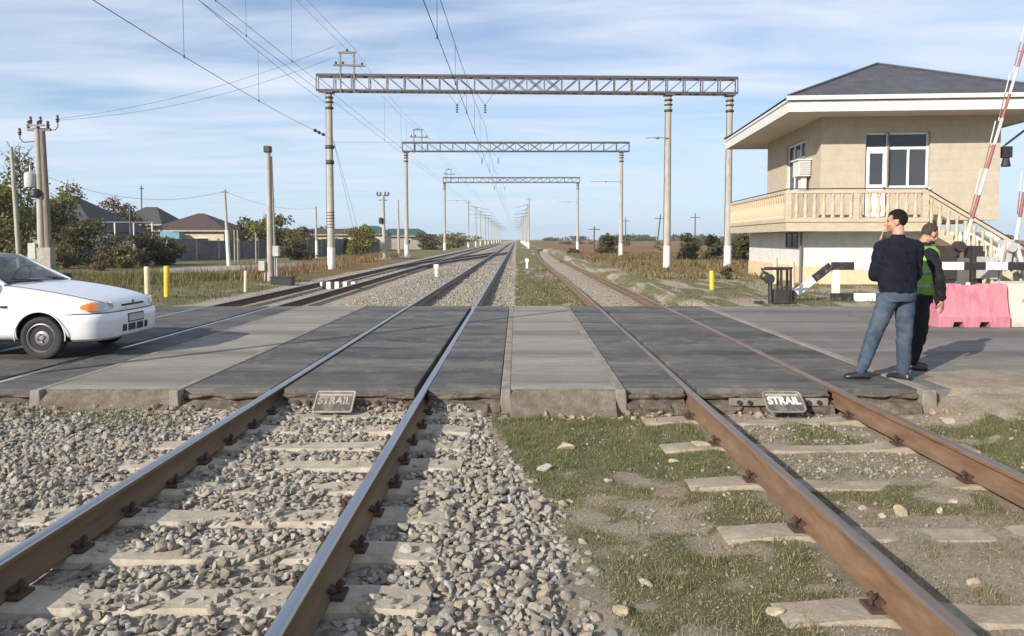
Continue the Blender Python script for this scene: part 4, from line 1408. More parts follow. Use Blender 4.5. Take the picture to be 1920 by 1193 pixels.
# ------------------------------------------------------------------ short coloured posts
def post(px, py0, py1, Y, m, label, r=0.075, name='marker_post'):
    b_ = D(px, py1, Y)
    g = gzf(b_.x, b_.y)
    h = D(px, py0, Y).z - g
    lean = random.uniform(-0.03, 0.03)
    mb = MB().tube([(0, 0, -0.2), (lean * 0.5, 0, h * 0.5), (lean, 0, h - 0.02), (lean, 0, h)], [r, r, r * 0.97, r * 0.75], 12)
    return tag(mb.build(name, M[m], loc=(b_.x, b_.y, g), smooth=40), label, 'post')


post(277, 500, 560, 21.5, 'cream_post', 'cream painted post left of the bright yellow post, past the car')
post(313, 499, 557, 22.2, 'yellow', 'bright yellow post in front of tall grass, past the car bonnet', 0.08)
post(460, 508, 545, 25.5, 'cream_post', 'short dull yellow post near the twin signal post', 0.055)
post(1335, 508, 552, 23.8, 'yellow', 'yellow post standing alone on grass right of the rusty track', 0.075)
post(1453, 484, 536, 27.0, 'cream_post', 'yellowish post behind the dark steel stand, the left of two', 0.085)
post(1485, 490, 545, 25.0, 'cream_post', 'yellowish post left of the striped rail arm, the right of two', 0.085)

# white concrete distance markers
for (px, py0, py1, Y, lab) in ((818, 494, 513, 36, 'small white concrete marker left of the main track'), (988, 482, 499, 47, 'small white concrete marker on grass between the tracks')):
    b_ = D(px, py1, Y)
    g = gzf(b_.x, b_.y)
    mb = MB().box(-0.07, 0.07, -0.06, 0.06, -0.1, 0.42).box(-0.12, 0.12, -0.08, 0.08, 0.42, 0.62)
    tag(mb.build('marker_stone', M['whitewash'], loc=(b_.x, b_.y, g), bevel=0.015), lab, 'marker')

# striped fouling marker between the siding rails
M['clear_bands'] = bands('black_white_marker', (0.72, 0.71, 0.68), (0.03, 0.03, 0.03), 'X', 0.3, 0.0)
mb = MB()
mb.box(-0.68, 0.68, -0.1, 0.1, -0.15, 0.12)
fm = mb.build('fouling_marker', M['clear_bands'], loc=(-6.6, 27.5, -0.1), bevel=0.02)
fm.rotation_euler = (0, 0, R(6))
tag(fm, 'black and white striped marker beam lying across the siding', 'marker')

# ================================================================== TREES AND BUSHES
M['bark'] = mat('bark', [(0.07, 0.05, 0.035), (0.13, 0.1, 0.075)], 14, 0.95, bmp=0.7, stretch=(1, 1, 0.3))
LEAF = {
    'olive': [(0.1, 0.105, 0.034), (0.15, 0.145, 0.05), (0.2, 0.18, 0.07), (0.075, 0.082, 0.03), (0.27, 0.22, 0.095)],
    'dark': [(0.055, 0.064, 0.03), (0.085, 0.09, 0.04), (0.12, 0.113, 0.055), (0.16, 0.135, 0.075), (0.065, 0.072, 0.034)],
    'brown': [(0.12, 0.085, 0.05), (0.18, 0.13, 0.075), (0.1, 0.08, 0.045), (0.15, 0.12, 0.06)],
    'green': [(0.11, 0.12, 0.032), (0.165, 0.16, 0.045), (0.21, 0.19, 0.065), (0.085, 0.095, 0.03)],
    'field': [(0.06, 0.065, 0.025), (0.09, 0.09, 0.035), (0.12, 0.105, 0.045), (0.05, 0.06, 0.025)],
    'grey': [(0.14, 0.14, 0.11), (0.2, 0.2, 0.17), (0.09, 0.1, 0.06), (0.26, 0.25, 0.22)],
}
for k, c_ in LEAF.items(): M['leaf_' + k] = island('leaf_' + k, [tuple(q * (1.3 if k in ('olive', 'green') else 1.15) for q in cc_) for cc_ in c_], 0.75, transl=0.38)


def leaves(blobs, n, size, seed, hollow=0.55):
    """quads spread through clumps: blobs = [(cx, cy, cz, rx, ry, rz)]"""
    r_ = np.random.default_rng(seed)
    vol = np.array([b[3] * b[4] * b[5] for b in blobs]) ** 0.75
    which = r_.choice(len(blobs), n, p=vol / vol.sum())
    B = np.array(blobs)[which]
    d = r_.normal(size=(n, 3)); d /= np.linalg.norm(d, axis=1)[:, None]
    rad = (hollow + (1 - hollow) * r_.random(n)) * r_.uniform(0.75, 1.12, n)
    lump = 0.75 + 0.5 * vnoise(d[:, 0] * 3 + B[:, 0] * 5, d[:, 2] * 3 + d[:, 1] * 3 + B[:, 2] * 7, seed)
    C_ = B[:, :3] + d * B[:, 3:] * (rad * lump)[:, None]
    Rm = rotmats(n, r_)
    s = size * r_.uniform(0.55, 1.35, n)
    q = np.array([[-.5, -.1, 0], [0, -.42, 0.06], [.55, 0, 0], [0, .42, 0.06]])
    V = np.einsum('nij,kj->nki', Rm, q) * s[:, None, None] + C_[:, None, :]
    V[:, :, 2] = np.maximum(V[:, :, 2], 0.02)
    Fc = (np.arange(n) * 4)[:, None] + np.arange(4)[None]
    return V.reshape(-1, 3), Fc


def tree(name, label, base, blobs, n, size, leaf, seed, trunk_r=0.14, trunk_h=None, catg='tree', group=None, twigs=0):
    root = thing(name, label, catg, (base[0], base[1], gzf(base[0], base[1])), 0, group)
    V, Fc = leaves(blobs, n, size, seed)
    np_mesh('crown', V, Fc, M['leaf_' + leaf], False, root)
    tb = MB()
    rr = random.Random(seed)
    for b in blobs[:9]:
        mid = Vector((b[0] * 0.4 + rr.uniform(-.1, .1), b[1] * 0.4, b[2] * 0.5))
        tb.tube([(0, 0, -0.2), mid, (b[0], b[1], b[2])], [trunk_r, trunk_r * 0.6, trunk_r * 0.2], 7)
    for k in range(twigs):
        b = blobs[rr.randrange(len(blobs))]
        p = Vector((b[0] * .7, b[1] * .7, b[2]))
        q = p + Vector((rr.uniform(-1, 1) * b[3] * 1.1, rr.uniform(-1, 1) * b[4], rr.uniform(0.5, 1.25) * b[5]))
        tb.tube([p, p.lerp(q, 0.5) + Vector((rr.uniform(-.1, .1), 0, 0)), q], [0.035, 0.022, 0.008], 5)
    tb.build('trunk', M['bark'], root, smooth=60)
    return root


def crown(rx, ry, z0, z1, k, seed, w=0.55):
    rr = random.Random(seed)
    out_ = []
    for i in range(k):
        u = (i + 0.5) / k
        z = z0 + (z1 - z0) * u
        e = math.sin(PI * (0.18 + 0.72 * u)) ** 0.8
        a = rr.uniform(0, 2 * PI)
        d = rr.uniform(0.15, 0.75)
        sz = rr.uniform(0.75, 1.25) * w
        out_.append((math.cos(a) * rx * d * e, math.sin(a) * ry * d * e, z, rx * sz * (0.5 + .5 * e), ry * sz * (0.5 + .5 * e), (z1 - z0) * 0.5 * sz * 0.75))
    return out_


def at(px, Y): return (D(px, 480, Y).x, Y)


def zpx(py, Y): return D(900, py, Y).z


T = [  # name, label, px, Y, half width m, top py, z0, leaf, n, size, twigs
    ('bush_tree', 'tall olive tree with sparse twiggy top at the far left edge', 42, 52, 1.9, 285, 1.5, 'olive', 2300, 0.19, 70),
    ('bush_tree', 'broad green tree at the left edge, behind the leaning thin pole', 5, 47, 2.3, 345, 0.6, 'green', 5200, 0.19, 16),
    ('bush_tree', 'olive tree behind the double transformer pole', 112, 50, 2.2, 350, 0.5, 'olive', 5000, 0.17, 30),
    ('bush_tree', 'dark leafy shrub mass right of the double transformer pole', 165, 46, 2.0, 415, 0.2, 'dark', 4000, 0.17, 16),
    ('bush_tree', 'greyish shrub with pale twigs behind the grass bank', 205, 44, 1.5, 440, 0.1, 'grey', 1300, 0.13, 24),
    ('bush_tree', 'dark green shrub beside the thin lamp post', 262, 47, 1.6, 436, 0.1, 'dark', 2800, 0.16, 14),
    ('bush_tree', 'low dark shrub at the left end of the dark fence', 305, 50, 1.4, 447, 0.1, 'dark', 2200, 0.19, 2),
    ('bush_tree', 'low olive shrub right of the pole plinth, behind the car windscreen', 118, 43.5, 1.0, 462, 0.05, 'olive', 1500, 0.15, 10),
    ('bush_tree', 'low brownish shrub in front of the greyish shrub', 188, 41, 0.9, 478, 0.05, 'brown', 900, 0.13, 14),
    ('bush_tree', 'loose olive shrub right of the thin lamp post foot', 232, 44, 1.0, 462, 0.05, 'olive', 1300, 0.15, 10),
    ('bush_tree', 'dark shrub under the gas pipe, left of the lamp post', 150, 50, 1.6, 433, 0.1, 'dark', 2000, 0.17, 12),
    ('bush_tree', 'ragged dark shrub below the sloping dark roof', 190, 54, 1.7, 428, 0.1, 'dark', 2000, 0.17, 14),
    ('garden_tree', 'low brownish tree just above the dark fence, left of the twin post', 447, 74, 1.5, 428, 0.8, 'brown', 1000, 0.2, 16),
    ('garden_tree', 'olive tree behind the flat brown roof, left of the nearest portal column', 600, 112, 2.4, 424, 1.0, 'olive', 1300, 0.3, 10),
    ('garden_tree', 'small dark bush between nearest portal column and round willow', 645, 84, 1.2, 446, 0.1, 'dark', 900, 0.2, 6),
    ('garden_tree', 'brownish tree behind the brown roofed house, on its left', 320, 96, 1.8, 416, 1.5, 'brown', 1000, 0.26, 20),
    ('bare_tree', 'round brown half bare tree behind the dark roofs', 218, 75, 2.6, 368, 2.0, 'brown', 2400, 0.22, 50),
    ('garden_tree', 'spreading greyish green tree behind the fence and twin post', 517, 72, 2.6, 400, 1.2, 'olive', 2400, 0.26, 18),
    ('garden_tree', 'dark tree left of the twin post, behind the fence', 468, 80, 2.2, 412, 0.8, 'dark', 1800, 0.26, 8),
    ('garden_tree', 'dull green bush in front of the fence by the nearest portal column', 555, 62, 1.7, 448, 0.1, 'dark', 1700, 0.2, 2),
    ('garden_tree', 'yellowish garden tree right of the twin post, above the yellow wall', 572, 90, 2.0, 425, 1.0, 'brown', 1500, 0.26, 4),
    ('round_tree', 'rounded dense green willow tree right of the nearest portal column', 678, 66, 1.75, 423, 0.45, 'green', 4200, 0.16, 3),
    ('garden_tree', 'dark bush row left of the farthest portal column', 800, 120, 2.6, 437, 0.1, 'dark', 1300, 0.3, 0),
    ('garden_tree', 'far low green tree right of the farthest portal left column', 855, 150, 4.5, 437, 0.2, 'olive', 1500, 0.35, 0),
    ('bush_tree', 'field bush right of the nearest portal middle column', 1290, 60, 1.25, 440, 0.05, 'field', 2000, 0.17, 3),
    ('bush_tree', 'dark field bush between the two right portal columns', 1338, 57, 1.0, 443, 0.05, 'dark', 1600, 0.17, 2),
    ('bush_tree', 'field bush against the left side of the gatehouse', 1393, 55, 1.1, 438, 0.05, 'field', 1800, 0.17, 2),
    ('bush_tree', 'field bush left of the middle portal right column', 1140, 85, 1.5, 440, 0.05, 'field', 1500, 0.22, 2),
    ('bush_tree', 'tiny bush by the yellow post on the right verge', 1365, 30, 0.3, 497, 0.1, 'dark', 500, 0.07, 1),
]
for i, (nm, lb, px, Y, hw, py, z0, lf, n, sz, tw) in enumerate(T):
    x, y = at(px, Y)
    g = gzf(x, y)
    zt = zpx(py, Y) - g
    tree(nm, lb, (x, y), crown(hw, hw, z0, zt * 0.93, 10, 40 + i), n, sz, lf, 300 + i, 0.12 if hw > 0.5 else 0.03, twigs=tw)

# scrub on the far field, too many to count, and the far-off treeline
V, F_, off = [], [], 0
rr = random.Random(3)
bl = []
for k in range(80):
    Y = rr.uniform(70, 330)
    x = rr.uniform(6 + (Y > 90) * 8, 20 + Y * 0.42)
    s = rr.uniform(0.25, 0.75) * (0.8 + Y / 260)
    bl.append((x, Y, 0.25 * s, s * rr.uniform(0.8, 2.2), s, s * rr.uniform(0.5, 0.9)))
V, Fc = leaves(bl, 12000, 0.3, 91)
tag(np_mesh('field_scrub', V, Fc, M['leaf_field'], False), kind='stuff')
bl = []
for k in range(150):
    x = rr.uniform(-520, 620)
    if -60 < x < 20: continue
    s = rr.uniform(2, 5)
    bl.append((x, rr.uniform(560, 760), s * 0.55, s * rr.uniform(1.5, 3.5), s, s * rr.uniform(0.5, 0.9)))
V, Fc = leaves(bl, 24000, 1.9, 92)
tag(np_mesh('distant_treeline', V, Fc, M['leaf_dark'], False), kind='stuff')
bl = []
for k in range(60):
    Y = rr.uniform(95, 300)
    x = -rr.uniform(13 + Y * 0.02, 20 + Y * 0.3)
    s = rr.uniform(0.6, 1.8) * (0.7 + Y / 200)
    bl.append((x, Y, 0.5 * s, s * rr.uniform(0.8, 1.8), s, s * rr.uniform(0.6, 1.0)))
V, Fc = leaves(bl, 16000, 0.4, 93)
tag(np_mesh('village_scrub', V, Fc, M['leaf_olive'], False), kind='stuff')

# crossed field poles on the right
for (px, py0, py1, Y, lean, lab) in ((1303, 400, 447, 130, 0, 'thin field pole with a crossarm right of the nearest portal middle column'),
                                     (1238, 402, 462, 120, 0.6, 'leaning field pole touching the nearest portal middle column'),
                                     (1173, 408, 450, 160, 0, 'short field pole right of the middle portal column'),
                                     (1114, 425, 462, 110, 0, 'small T shaped pole out in the field')):
    tp, bt = D(px, py0, Y), D(px, py1, Y)
    g = gzf(bt.x, Y)
    H = tp.z - g
    o = thing('field_pole', lab, 'pole', (bt.x - lean, Y, g))
    MB().tube([(0, 0, -.2), (lean * 0.5, 0, H * .5), (lean, 0, H)], [0.12, 0.11, 0.09], 7).build('shaft', M['bark'], o, smooth=60)
    MB().bar((lean * .9 - 0.9, 0, H * 0.88), (lean * .9 + 0.9, 0, H * 0.88), 0.12).build('crossarm', M['bark'], o)

# ================================================================== FENCE AND HOUSES ON THE LEFT
M['fence'] = mat('dark_fence', [(0.1, 0.1, 0.1), (0.16, 0.155, 0.15), (0.21, 0.2, 0.19)], 2.5, 0.9, bmp=0.4, stain=(0.07, 0.065, 0.06), stain_scale=1)
fa, fb = D(322, 490, 58), D(712, 480, 92)
fr = thing('concrete_fence', 'long dark grey concrete slab fence in front of the houses', 'fence', (fa.x, fa.y, -0.15))
dv = Vector((fb.x - fa.x, fb.y - fa.y, 0))
L = dv.length
fr.rotation_euler = (0, 0, math.atan2(dv.y, dv.x))
n = int(L / 2.6)
hh = 1.75
for k in range(n):
    x0 = k * L / n
    MB().box(x0 + 0.09, x0 + L / n - 0.09, -0.04, 0.04, 0, hh + random.uniform(-.12, .05)).build('fence_panel', M['fence'], fr)
    MB().box(x0 - 0.09, x0 + 0.09, -0.1, 0.1, -0.1, hh + 0.08).build('fence_post', M['concrete'], fr)

M['roof_brown'] = mat('roof_brown', [(0.06, 0.04, 0.036), (0.09, 0.06, 0.052)], 3, 0.7, bmp=0.3, stretch=(6, 1, 1))
M['roof_dark'] = mat('roof_dark_grey', [(0.045, 0.043, 0.045), (0.075, 0.07, 0.07)], 3, 0.75, bmp=0.3, stretch=(6, 1, 1))
M['roof_green'] = mat('roof_green', [(0.04, 0.075, 0.065), (0.06, 0.105, 0.09)], 3, 0.6, bmp=0.2, stretch=(6, 1, 1))
M['house_cream'] = mat('house_cream', [(0.48, 0.4, 0.29), (0.57, 0.49, 0.37)], 3, 0.9, bmp=0.3, stain=(0.36, 0.28, 0.2))
M['house_grey'] = mat('house_grey', [(0.24, 0.225, 0.2), (0.32, 0.3, 0.27)], 3, 0.9, bmp=0.3, stain=(0.18, 0.15, 0.13))
M['blue_sheet'] = plain('blue_sheet', (0.12, 0.27, 0.34), 0.6)
M['win_dark'] = plain('dark_window', (0.03, 0.034, 0.04), 0.15)


def house(label, cx_, Y, w_, d_, ze, zr, wall, roof, wins=(), ridge=0.0, ov=0.4, gable=False, rz=0.0):
    o = thing('house', label, 'house', (cx_, Y, -0.2), rz)
    MB().box(-w_ / 2, w_ / 2, -d_ / 2, d_ / 2, 0, ze).build('wall', M[wall], o)
    a, b_ = w_ / 2 + ov, d_ / 2 + ov
    r_ = ridge / 2
    mb = MB()
    v = [(-a, -b_, ze), (a, -b_, ze), (a, b_, ze), (-a, b_, ze), (-r_, 0, zr), (r_, 0, zr)]
    if gable: v[4], v[5] = (0, -b_, zr), (0, b_, zr)
    f = [(0, 1, 5, 4), (1, 2, 5), (2, 3, 4, 5), (3, 0, 4), (3, 2, 1, 0)] if not gable else [(0, 1, 4), (1, 2, 5, 4), (2, 3, 5), (3, 0, 4, 5), (3, 2, 1, 0)]
    mb.add(v, f)
    mb.box(-a, a, -b_ - 0.02, -b_, ze - 0.16, ze, 1)
    rf = mb.build('roof', [M[roof], M['concrete']], o)
    for (x, z, ww, wh) in wins:
        wd = MB().box(x - ww / 2 - .06, x + ww / 2 + .06, -d_ / 2 - 0.05, -d_ / 2 - 0.0, z - wh / 2 - .06, z + wh / 2 + .06).build('window', M['white_paint'], o)
        MB().box(x - ww / 2, x + ww / 2, -d_ / 2 - 0.07, -d_ / 2 - 0.052, z - wh / 2, z + wh / 2).build('pane', M['win_dark'], wd)
    return o


def hx(px, Y): return D(px, 450, Y).x


house('cream house with brown hipped roof behind the dark fence', hx(378, 80), 80, 7.6, 7, 2.75, 4.6, 'house_cream', 'roof_brown', ((-1.2, 1.9, 0.9, 0.9), (1.4, 1.5, 1.6, 0.8)), 0.6)
house('house with dark hipped roof left of the brown roofed house', hx(285, 92), 92, 5.5, 7, 3.6, 5.8, 'house_grey', 'roof_dark', ((1.2, 2.4, 0.8, 0.8),), 1.5)
house('low building with long dark sloping roof behind the left trees', hx(130, 64), 64, 9.5, 9, 2.4, 5.6, 'house_grey', 'roof_dark', (), 1.0)
house('low brick house with flat brown roof behind the yellowish garden trees', hx(620, 105), 105, 10, 7, 2.5, 3.3, 'house_cream', 'roof_brown', ((-2, 1.6, 1.1, 0.9), (1.5, 1.6, 1.1, 0.9)), 5)
house('long pale building with dark green roof right of the round willow', hx(757, 125), 125, 7.5, 8, 2.4, 3.6, 'house_grey', 'roof_green', ((1.2, 1.4, 0.9, 0.7),), 5.0)
house('white gabled house with green roof left of the farthest portal column', hx(789, 135), 135, 3.4, 8, 1.9, 3.4, 'white_wall', 'roof_green', ((0, 2.0, 0.6, 0.6),), 0, 0.25, True, R(12))
house('small house with pale green roof behind the round willow', hx(696, 110), 110, 5.0, 6, 2.6, 3.8, 'house_cream', 'roof_green', (), 2.0)
b_ = D(337, 447, 77)
mb = MB().box(-1.0, 0.3, -0.6, 0.6, 1.5, 2.6).box(0.3, 0.9, -0.6, 0.6, 1.55, 2.5)
for x in (-0.9, 0.2, 0.8): mb.box(x - .04, x + .04, -.5, -.42, 0, 1.55)
tag(mb.build('water_tank', M['blue_sheet'], loc=(b_.x, 75.5, -0.2)), 'pale blue tank raised on legs beside the brown roofed house', 'tank')
b_ = D(560, 470, 96)
mb = MB().box(-6.5, 7.5, -0.1, 0.1, 0, 1.95)
for k in range(8): mb.box(-6.5 + 2 * k - .12, -6.5 + 2 * k + .12, -0.14, -0.1, 0, 2.0)
M['ochre'] = mat('ochre_wall', [(0.4, 0.27, 0.1), (0.52, 0.37, 0.17)], 2, 0.9, bmp=0.2)
tag(mb.build('garden_wall', M['ochre'], loc=(hx(590, 98), 98, -0.2)), 'ochre garden wall behind the dark fence by the nearest portal column', 'wall')

# gravel track running along the fence
pts_n = [G(300, 514, -0.12), G(470, 506, -0.12), G(620, 497, -0.12), G(700, 489, -0.12), G(770, 482.5, -0.12)]
pts_f = [G(300, 504, -0.12), G(470, 496, -0.12), G(620, 489, -0.12), G(700, 483, -0.12), G(770, 478, -0.12)]
rows = []
for k in range(40):
    u = k / 39 * 4
    i = min(int(u), 3); f = u - i
    p, q = pts_n[i].lerp(pts_n[i + 1], f), pts_f[i].lerp(pts_f[i + 1], f)
    rows.append([p.lerp(q, j / 6) for j in range(7)])
Vv = np.array([[c.x, c.y, gzf(c.x, c.y) + 0.03 - (0.06 if j in (0, 6) else 0)] for r in rows for j, c in enumerate(r)])
ix = np.arange(len(Vv)).reshape(40, 7)
M['gravel_road'] = mat('pale_gravel_track', [(0.22, 0.2, 0.17), (0.3, 0.275, 0.235), (0.36, 0.33, 0.285)], 3, 0.95, bmp=0.8, bdist=0.02)
tag(np_mesh('gravel_path', Vv, np.stack([ix[:-1, :-1], ix[:-1, 1:], ix[1:, 1:], ix[1:, :-1]], -1).reshape(-1, 4), M['gravel_road'], True), kind='structure')

# gas pipe on posts before the left houses
a_, b_ = D(138, 417, 57), D(288, 417, 60)
gp = thing('gas_pipe', 'thin grey gas pipe carried on white posts before the left house roofs', 'pipe', (a_.x, a_.y, -0.15))
L = b_ - a_
MB().tube([(0, 0, a_.z + 0.15), (L.x, L.y, b_.z + 0.15)], 0.045, 6).build('pipe_run', M['grey_box'], gp, smooth=60)
for f in (0.02, 0.25, 0.5, 0.74, 0.98): MB().tube([(L.x * f, L.y * f, -0.2), (L.x * f, L.y * f, a_.z + 0.15)], 0.06, 6).build('pipe_post', M['whitewash'], gp, smooth=60)
# small boundary posts in front of the fence
for i, (px, y0, y1, lab) in enumerate(((440, 432, 470, 'thin grey fence post just right of the white footed pole'), (446, 432, 474, 'thin grey fence post, right one of the pair behind the white footed pole'), (480, 436, 472, 'pale thin post left of the twin signal post'))):
    b2 = D(px, y1, 56)
    g = gzf(b2.x, 56)
    tag(MB().tube([(0, 0, -.1), (0, 0, D(px, y0, 56).z - g)], 0.05, 7).build('boundary_post', M['concrete'], loc=(b2.x, 56, g), smooth=60), lab, 'post')

# slim pole just outside the left edge: its long thin shadow lies across the crossing
sp_ = thing('signal_pole', 'slim pole outside the left edge, its thin shadow crossing the road', 'pole', (-7.4, 7.0, -0.2))
MB().tube([(0, 0, -0.3), (0, 0, 3), (0, 0, 6.2)], [0.075, 0.065, 0.055], 10).build('shaft', M['pole'], sp_, smooth=50)
MB().lathe([(0.09, 0), (0.09, 0.9), (0.08, 0.91)], (0, 0, 0), 10).build('painted_base', M['whitewash'], sp_, smooth=50)

house('small pale brick shed in front of the flat brown roof, beyond the fence', hx(532, 97), 97, 3.6, 4, 2.3, 3.3, 'house_cream', 'roof_brown', ((0.4, 1.5, 0.8, 0.7),), 1.0)
house('low grey shed with dark roof left of the brown roofed house', hx(236, 82), 82, 4.2, 5, 2.3, 3.4, 'house_grey', 'roof_dark', ((0.6, 1.5, 0.9, 0.7),), 1.5)
# ================================================================== GATEKEEPER'S HOUSE
def courses(name, cols, joint, h, w, stain):
    m = bpy.data.materials.new(name)
    t, b = nt(m)
    v = coord(t)
    sp = t.nodes.new('ShaderNodeSeparateXYZ'); t.links.new(v, sp.inputs[0])
    ad = t.nodes.new('ShaderNodeMath'); ad.operation = 'ADD'
    t.links.new(sp.outputs[0], ad.inputs[0]); t.links.new(sp.outputs[1], ad.inputs[1])
    cb = t.nodes.new('ShaderNodeCombineXYZ')
    t.links.new(ad.outputs[0], cb.inputs[0]); t.links.new(sp.outputs[2], cb.inputs[1])
    br = t.nodes.new('ShaderNodeTexBrick')
    t.links.new(cb.outputs[0], br.inputs['Vector'])
    br.inputs['Scale'].default_value = 1
    br.inputs['Brick Width'].default_value = w
    br.inputs['Row Height'].default_value = h
    br.inputs['Mortar Size'].default_value = 0.006
    br.inputs['Mortar Smooth'].default_value = 0.4
    for i, c in ((1, cols[0]), (2, cols[1]), (3, joint)): br.inputs[i].default_value = (*c, 1)
    n = noise(t, v, 3, 8, 0.7)
    c = mixc(t, ramp(t, n, [(0, 0, 0), (0.6,) * 3], [0.42, 0.7]), br.outputs['Color'], stain)
    n2 = noise(t, coord(t, (1.2, 1.2, 0.15)), 2.0, 5, 0.7)
    c = mixc(t, ramp(t, n2, [(0, 0, 0), (0.35,) * 3], [0.5, 0.75]), c, (0.36, 0.28, 0.18))
    t.links.new(c, b.inputs['Base Color'])
    b.inputs['Roughness'].default_value = 0.9
    iv = t.nodes.new('ShaderNodeMath'); iv.operation = 'SUBTRACT'; iv.inputs[0].default_value = 1
    t.links.new(br.outputs['Fac'], iv.inputs[1])
    bump(t, b, iv.outputs[0], 0.35, 0.006)
    return m


M['stone_wall'] = courses('stone_courses', ((0.445, 0.388, 0.3), (0.47, 0.41, 0.32)), (0.36, 0.31, 0.24), 0.41, 1.3, (0.35, 0.295, 0.22))
rm = bpy.data.materials.new('profiled_roof')
t, b = nt(rm)
v = coord(t)
wv = t.nodes.new('ShaderNodeTexWave'); wv.inputs['Scale'].default_value = 1.7; wv.bands_direction = 'X'
t.links.new(v, wv.inputs['Vector'])
n = noise(t, v, 2, 6)
t.links.new(ramp(t, n, [(0.05, 0.05, 0.054), (0.08, 0.079, 0.083)], [0.35, 0.65]), b.inputs['Base Color'])
b.inputs['Roughness'].default_value = 0.55
bump(t, b, wv.outputs['Fac'], 0.6, 0.03)
M['roof_metal'] = rm

HA = R(-4.5)
gh = thing('gatehouse', 'two storey cream stone gatekeeper house with balcony and dark hipped roof', 'house', (11.24, 27.5, 0), HA)
W_, D_ = 6.32, 7.6


def wall_with_holes(mb, x0, x1, z0, z1, holes, y0, y1):
    """front wall (normal -y) with rectangular openings, holes = [(xa, xb, za, zb)] sorted in x"""
    x = x0
    for (a, b_, c, d) in holes:
        mb.box(x, a, y0, y1, z0, z1)
        if c > z0: mb.box(a, b_, y0, y1, z0, c)
        if d < z1: mb.box(a, b_, y0, y1, d, z1)
        x = b_
    mb.box(x, x1, y0, y1, z0, z1)


fw = MB()
wall_with_holes(fw, 0, W_, 2.31, 6.09, [(1.59, 2.42, 2.32, 5.52), (2.42, 3.87, 3.5, 5.52)], 0, 0.35)
fw.box(W_ - 0.35, W_, 0.35, D_, 2.31, 6.09)
fw.box(0, W_ - 0.35, D_ - 0.35, D_, 2.31, 6.09)
fw.box(0, 0.35, 0.35, 1.9, 2.31, 6.09)
fw.box(0, 0.35, 1.9, 4.5, 2.31, 3.6)
fw.box(0, 0.35, 1.9, 4.5, 5.55, 6.09)
fw.box(0, 0.35, 4.5, D_ - 0.35, 2.31, 6.09)
fw.box(0.35, W_ - 0.35, 0.35, D_ - 0.35, 2.2, 2.31)
fw.build('wall', M['stone_wall'], gh)
# inner curtain / back of the room
M['room'] = mat('room_wall', [(0.2, 0.19, 0.17), (0.26, 0.25, 0.22)], 2, 0.9, bmp=0)
M['curtain'] = mat('curtain', [(0.35, 0.32, 0.24), (0.5, 0.46, 0.36)], 3, 0.95, bmp=0.2, stretch=(8, 8, 0.3))
cu = MB()
for k in range(9): cu.box(3.3 + 0.06 * k, 3.35 + 0.06 * k, 0.42 + 0.02 * (k % 2), 0.44 + 0.02 * (k % 2), 3.3, 5.0)
cu.build('curtain', M['curtain'], gh)

# front door and window
wf = MB()
yF0, yF1 = 0.14, 0.22
for (x0, x1, z0, z1) in ((1.59, 1.66, 2.33, 5.52), (3.8, 3.87, 3.5, 5.52), (2.38, 2.47, 3.5, 5.52), (1.66, 3.8, 5.45, 5.52), (1.66, 3.8, 4.9, 5.0), (2.47, 3.8, 3.5, 3.58), (3.13, 3.21, 3.58, 4.9)):
    wf.box(x0, x1, yF0, yF1, z0, z1)
win = wf.build('window', M['upvc'], gh, bevel=0.006)
pn = MB()
for (x0, x1, z0, z1) in ((1.66, 2.38, 5.0, 5.45), (2.47, 3.8, 5.0, 5.45), (2.47, 3.13, 3.58, 4.9), (3.21, 3.8, 3.58, 4.9)):
    pn.box(x0, x1, 0.175, 0.185, z0, z1)
pn.build('pane', M['glass'], win)
MB().box(2.35, 3.95, -0.06, 0.13, 3.42, 3.5).build('sill', M['fascia'], win, bevel=0.008)
dm = MB()
for (x0, x1, z0, z1) in ((1.67, 1.79, 2.36, 4.88), (2.26, 2.37, 2.36, 4.88), (1.79, 2.26, 4.76, 4.88), (1.79, 2.26, 3.5, 3.62)): dm.box(x0, x1, 0.1, 0.17, z0, z1)
dm.box(1.79, 2.26, 0.12, 0.16, 2.36, 3.5)
dr = dm.build('door', M['upvc'], gh, bevel=0.006)
MB().box(1.79, 2.26, 0.13, 0.14, 3.62, 4.76).build('pane', M['glass'], dr)
MB().box(2.29, 2.32, 0.04, 0.1, 3.35, 3.55).build('handle', M['steel'], dr, bevel=0.005)
# side window
sw = MB()
for (y0, y1, z0, z1) in ((1.9, 1.98, 3.6, 5.55), (4.42, 4.5, 3.6, 5.55), (1.98, 4.42, 3.6, 3.68), (1.98, 4.42, 5.47, 5.55), (1.98, 4.42, 4.85, 4.94), (2.75, 2.83, 3.68, 5.47), (3.6, 3.68, 3.68, 5.47)):
    sw.box(0.1, 0.18, y0, y1, z0, z1)
win = sw.build('window', M['upvc'], gh, bevel=0.006)
MB().box(0.135, 0.145, 1.98, 4.42, 3.68, 5.47).build('pane', M['glass'], win)

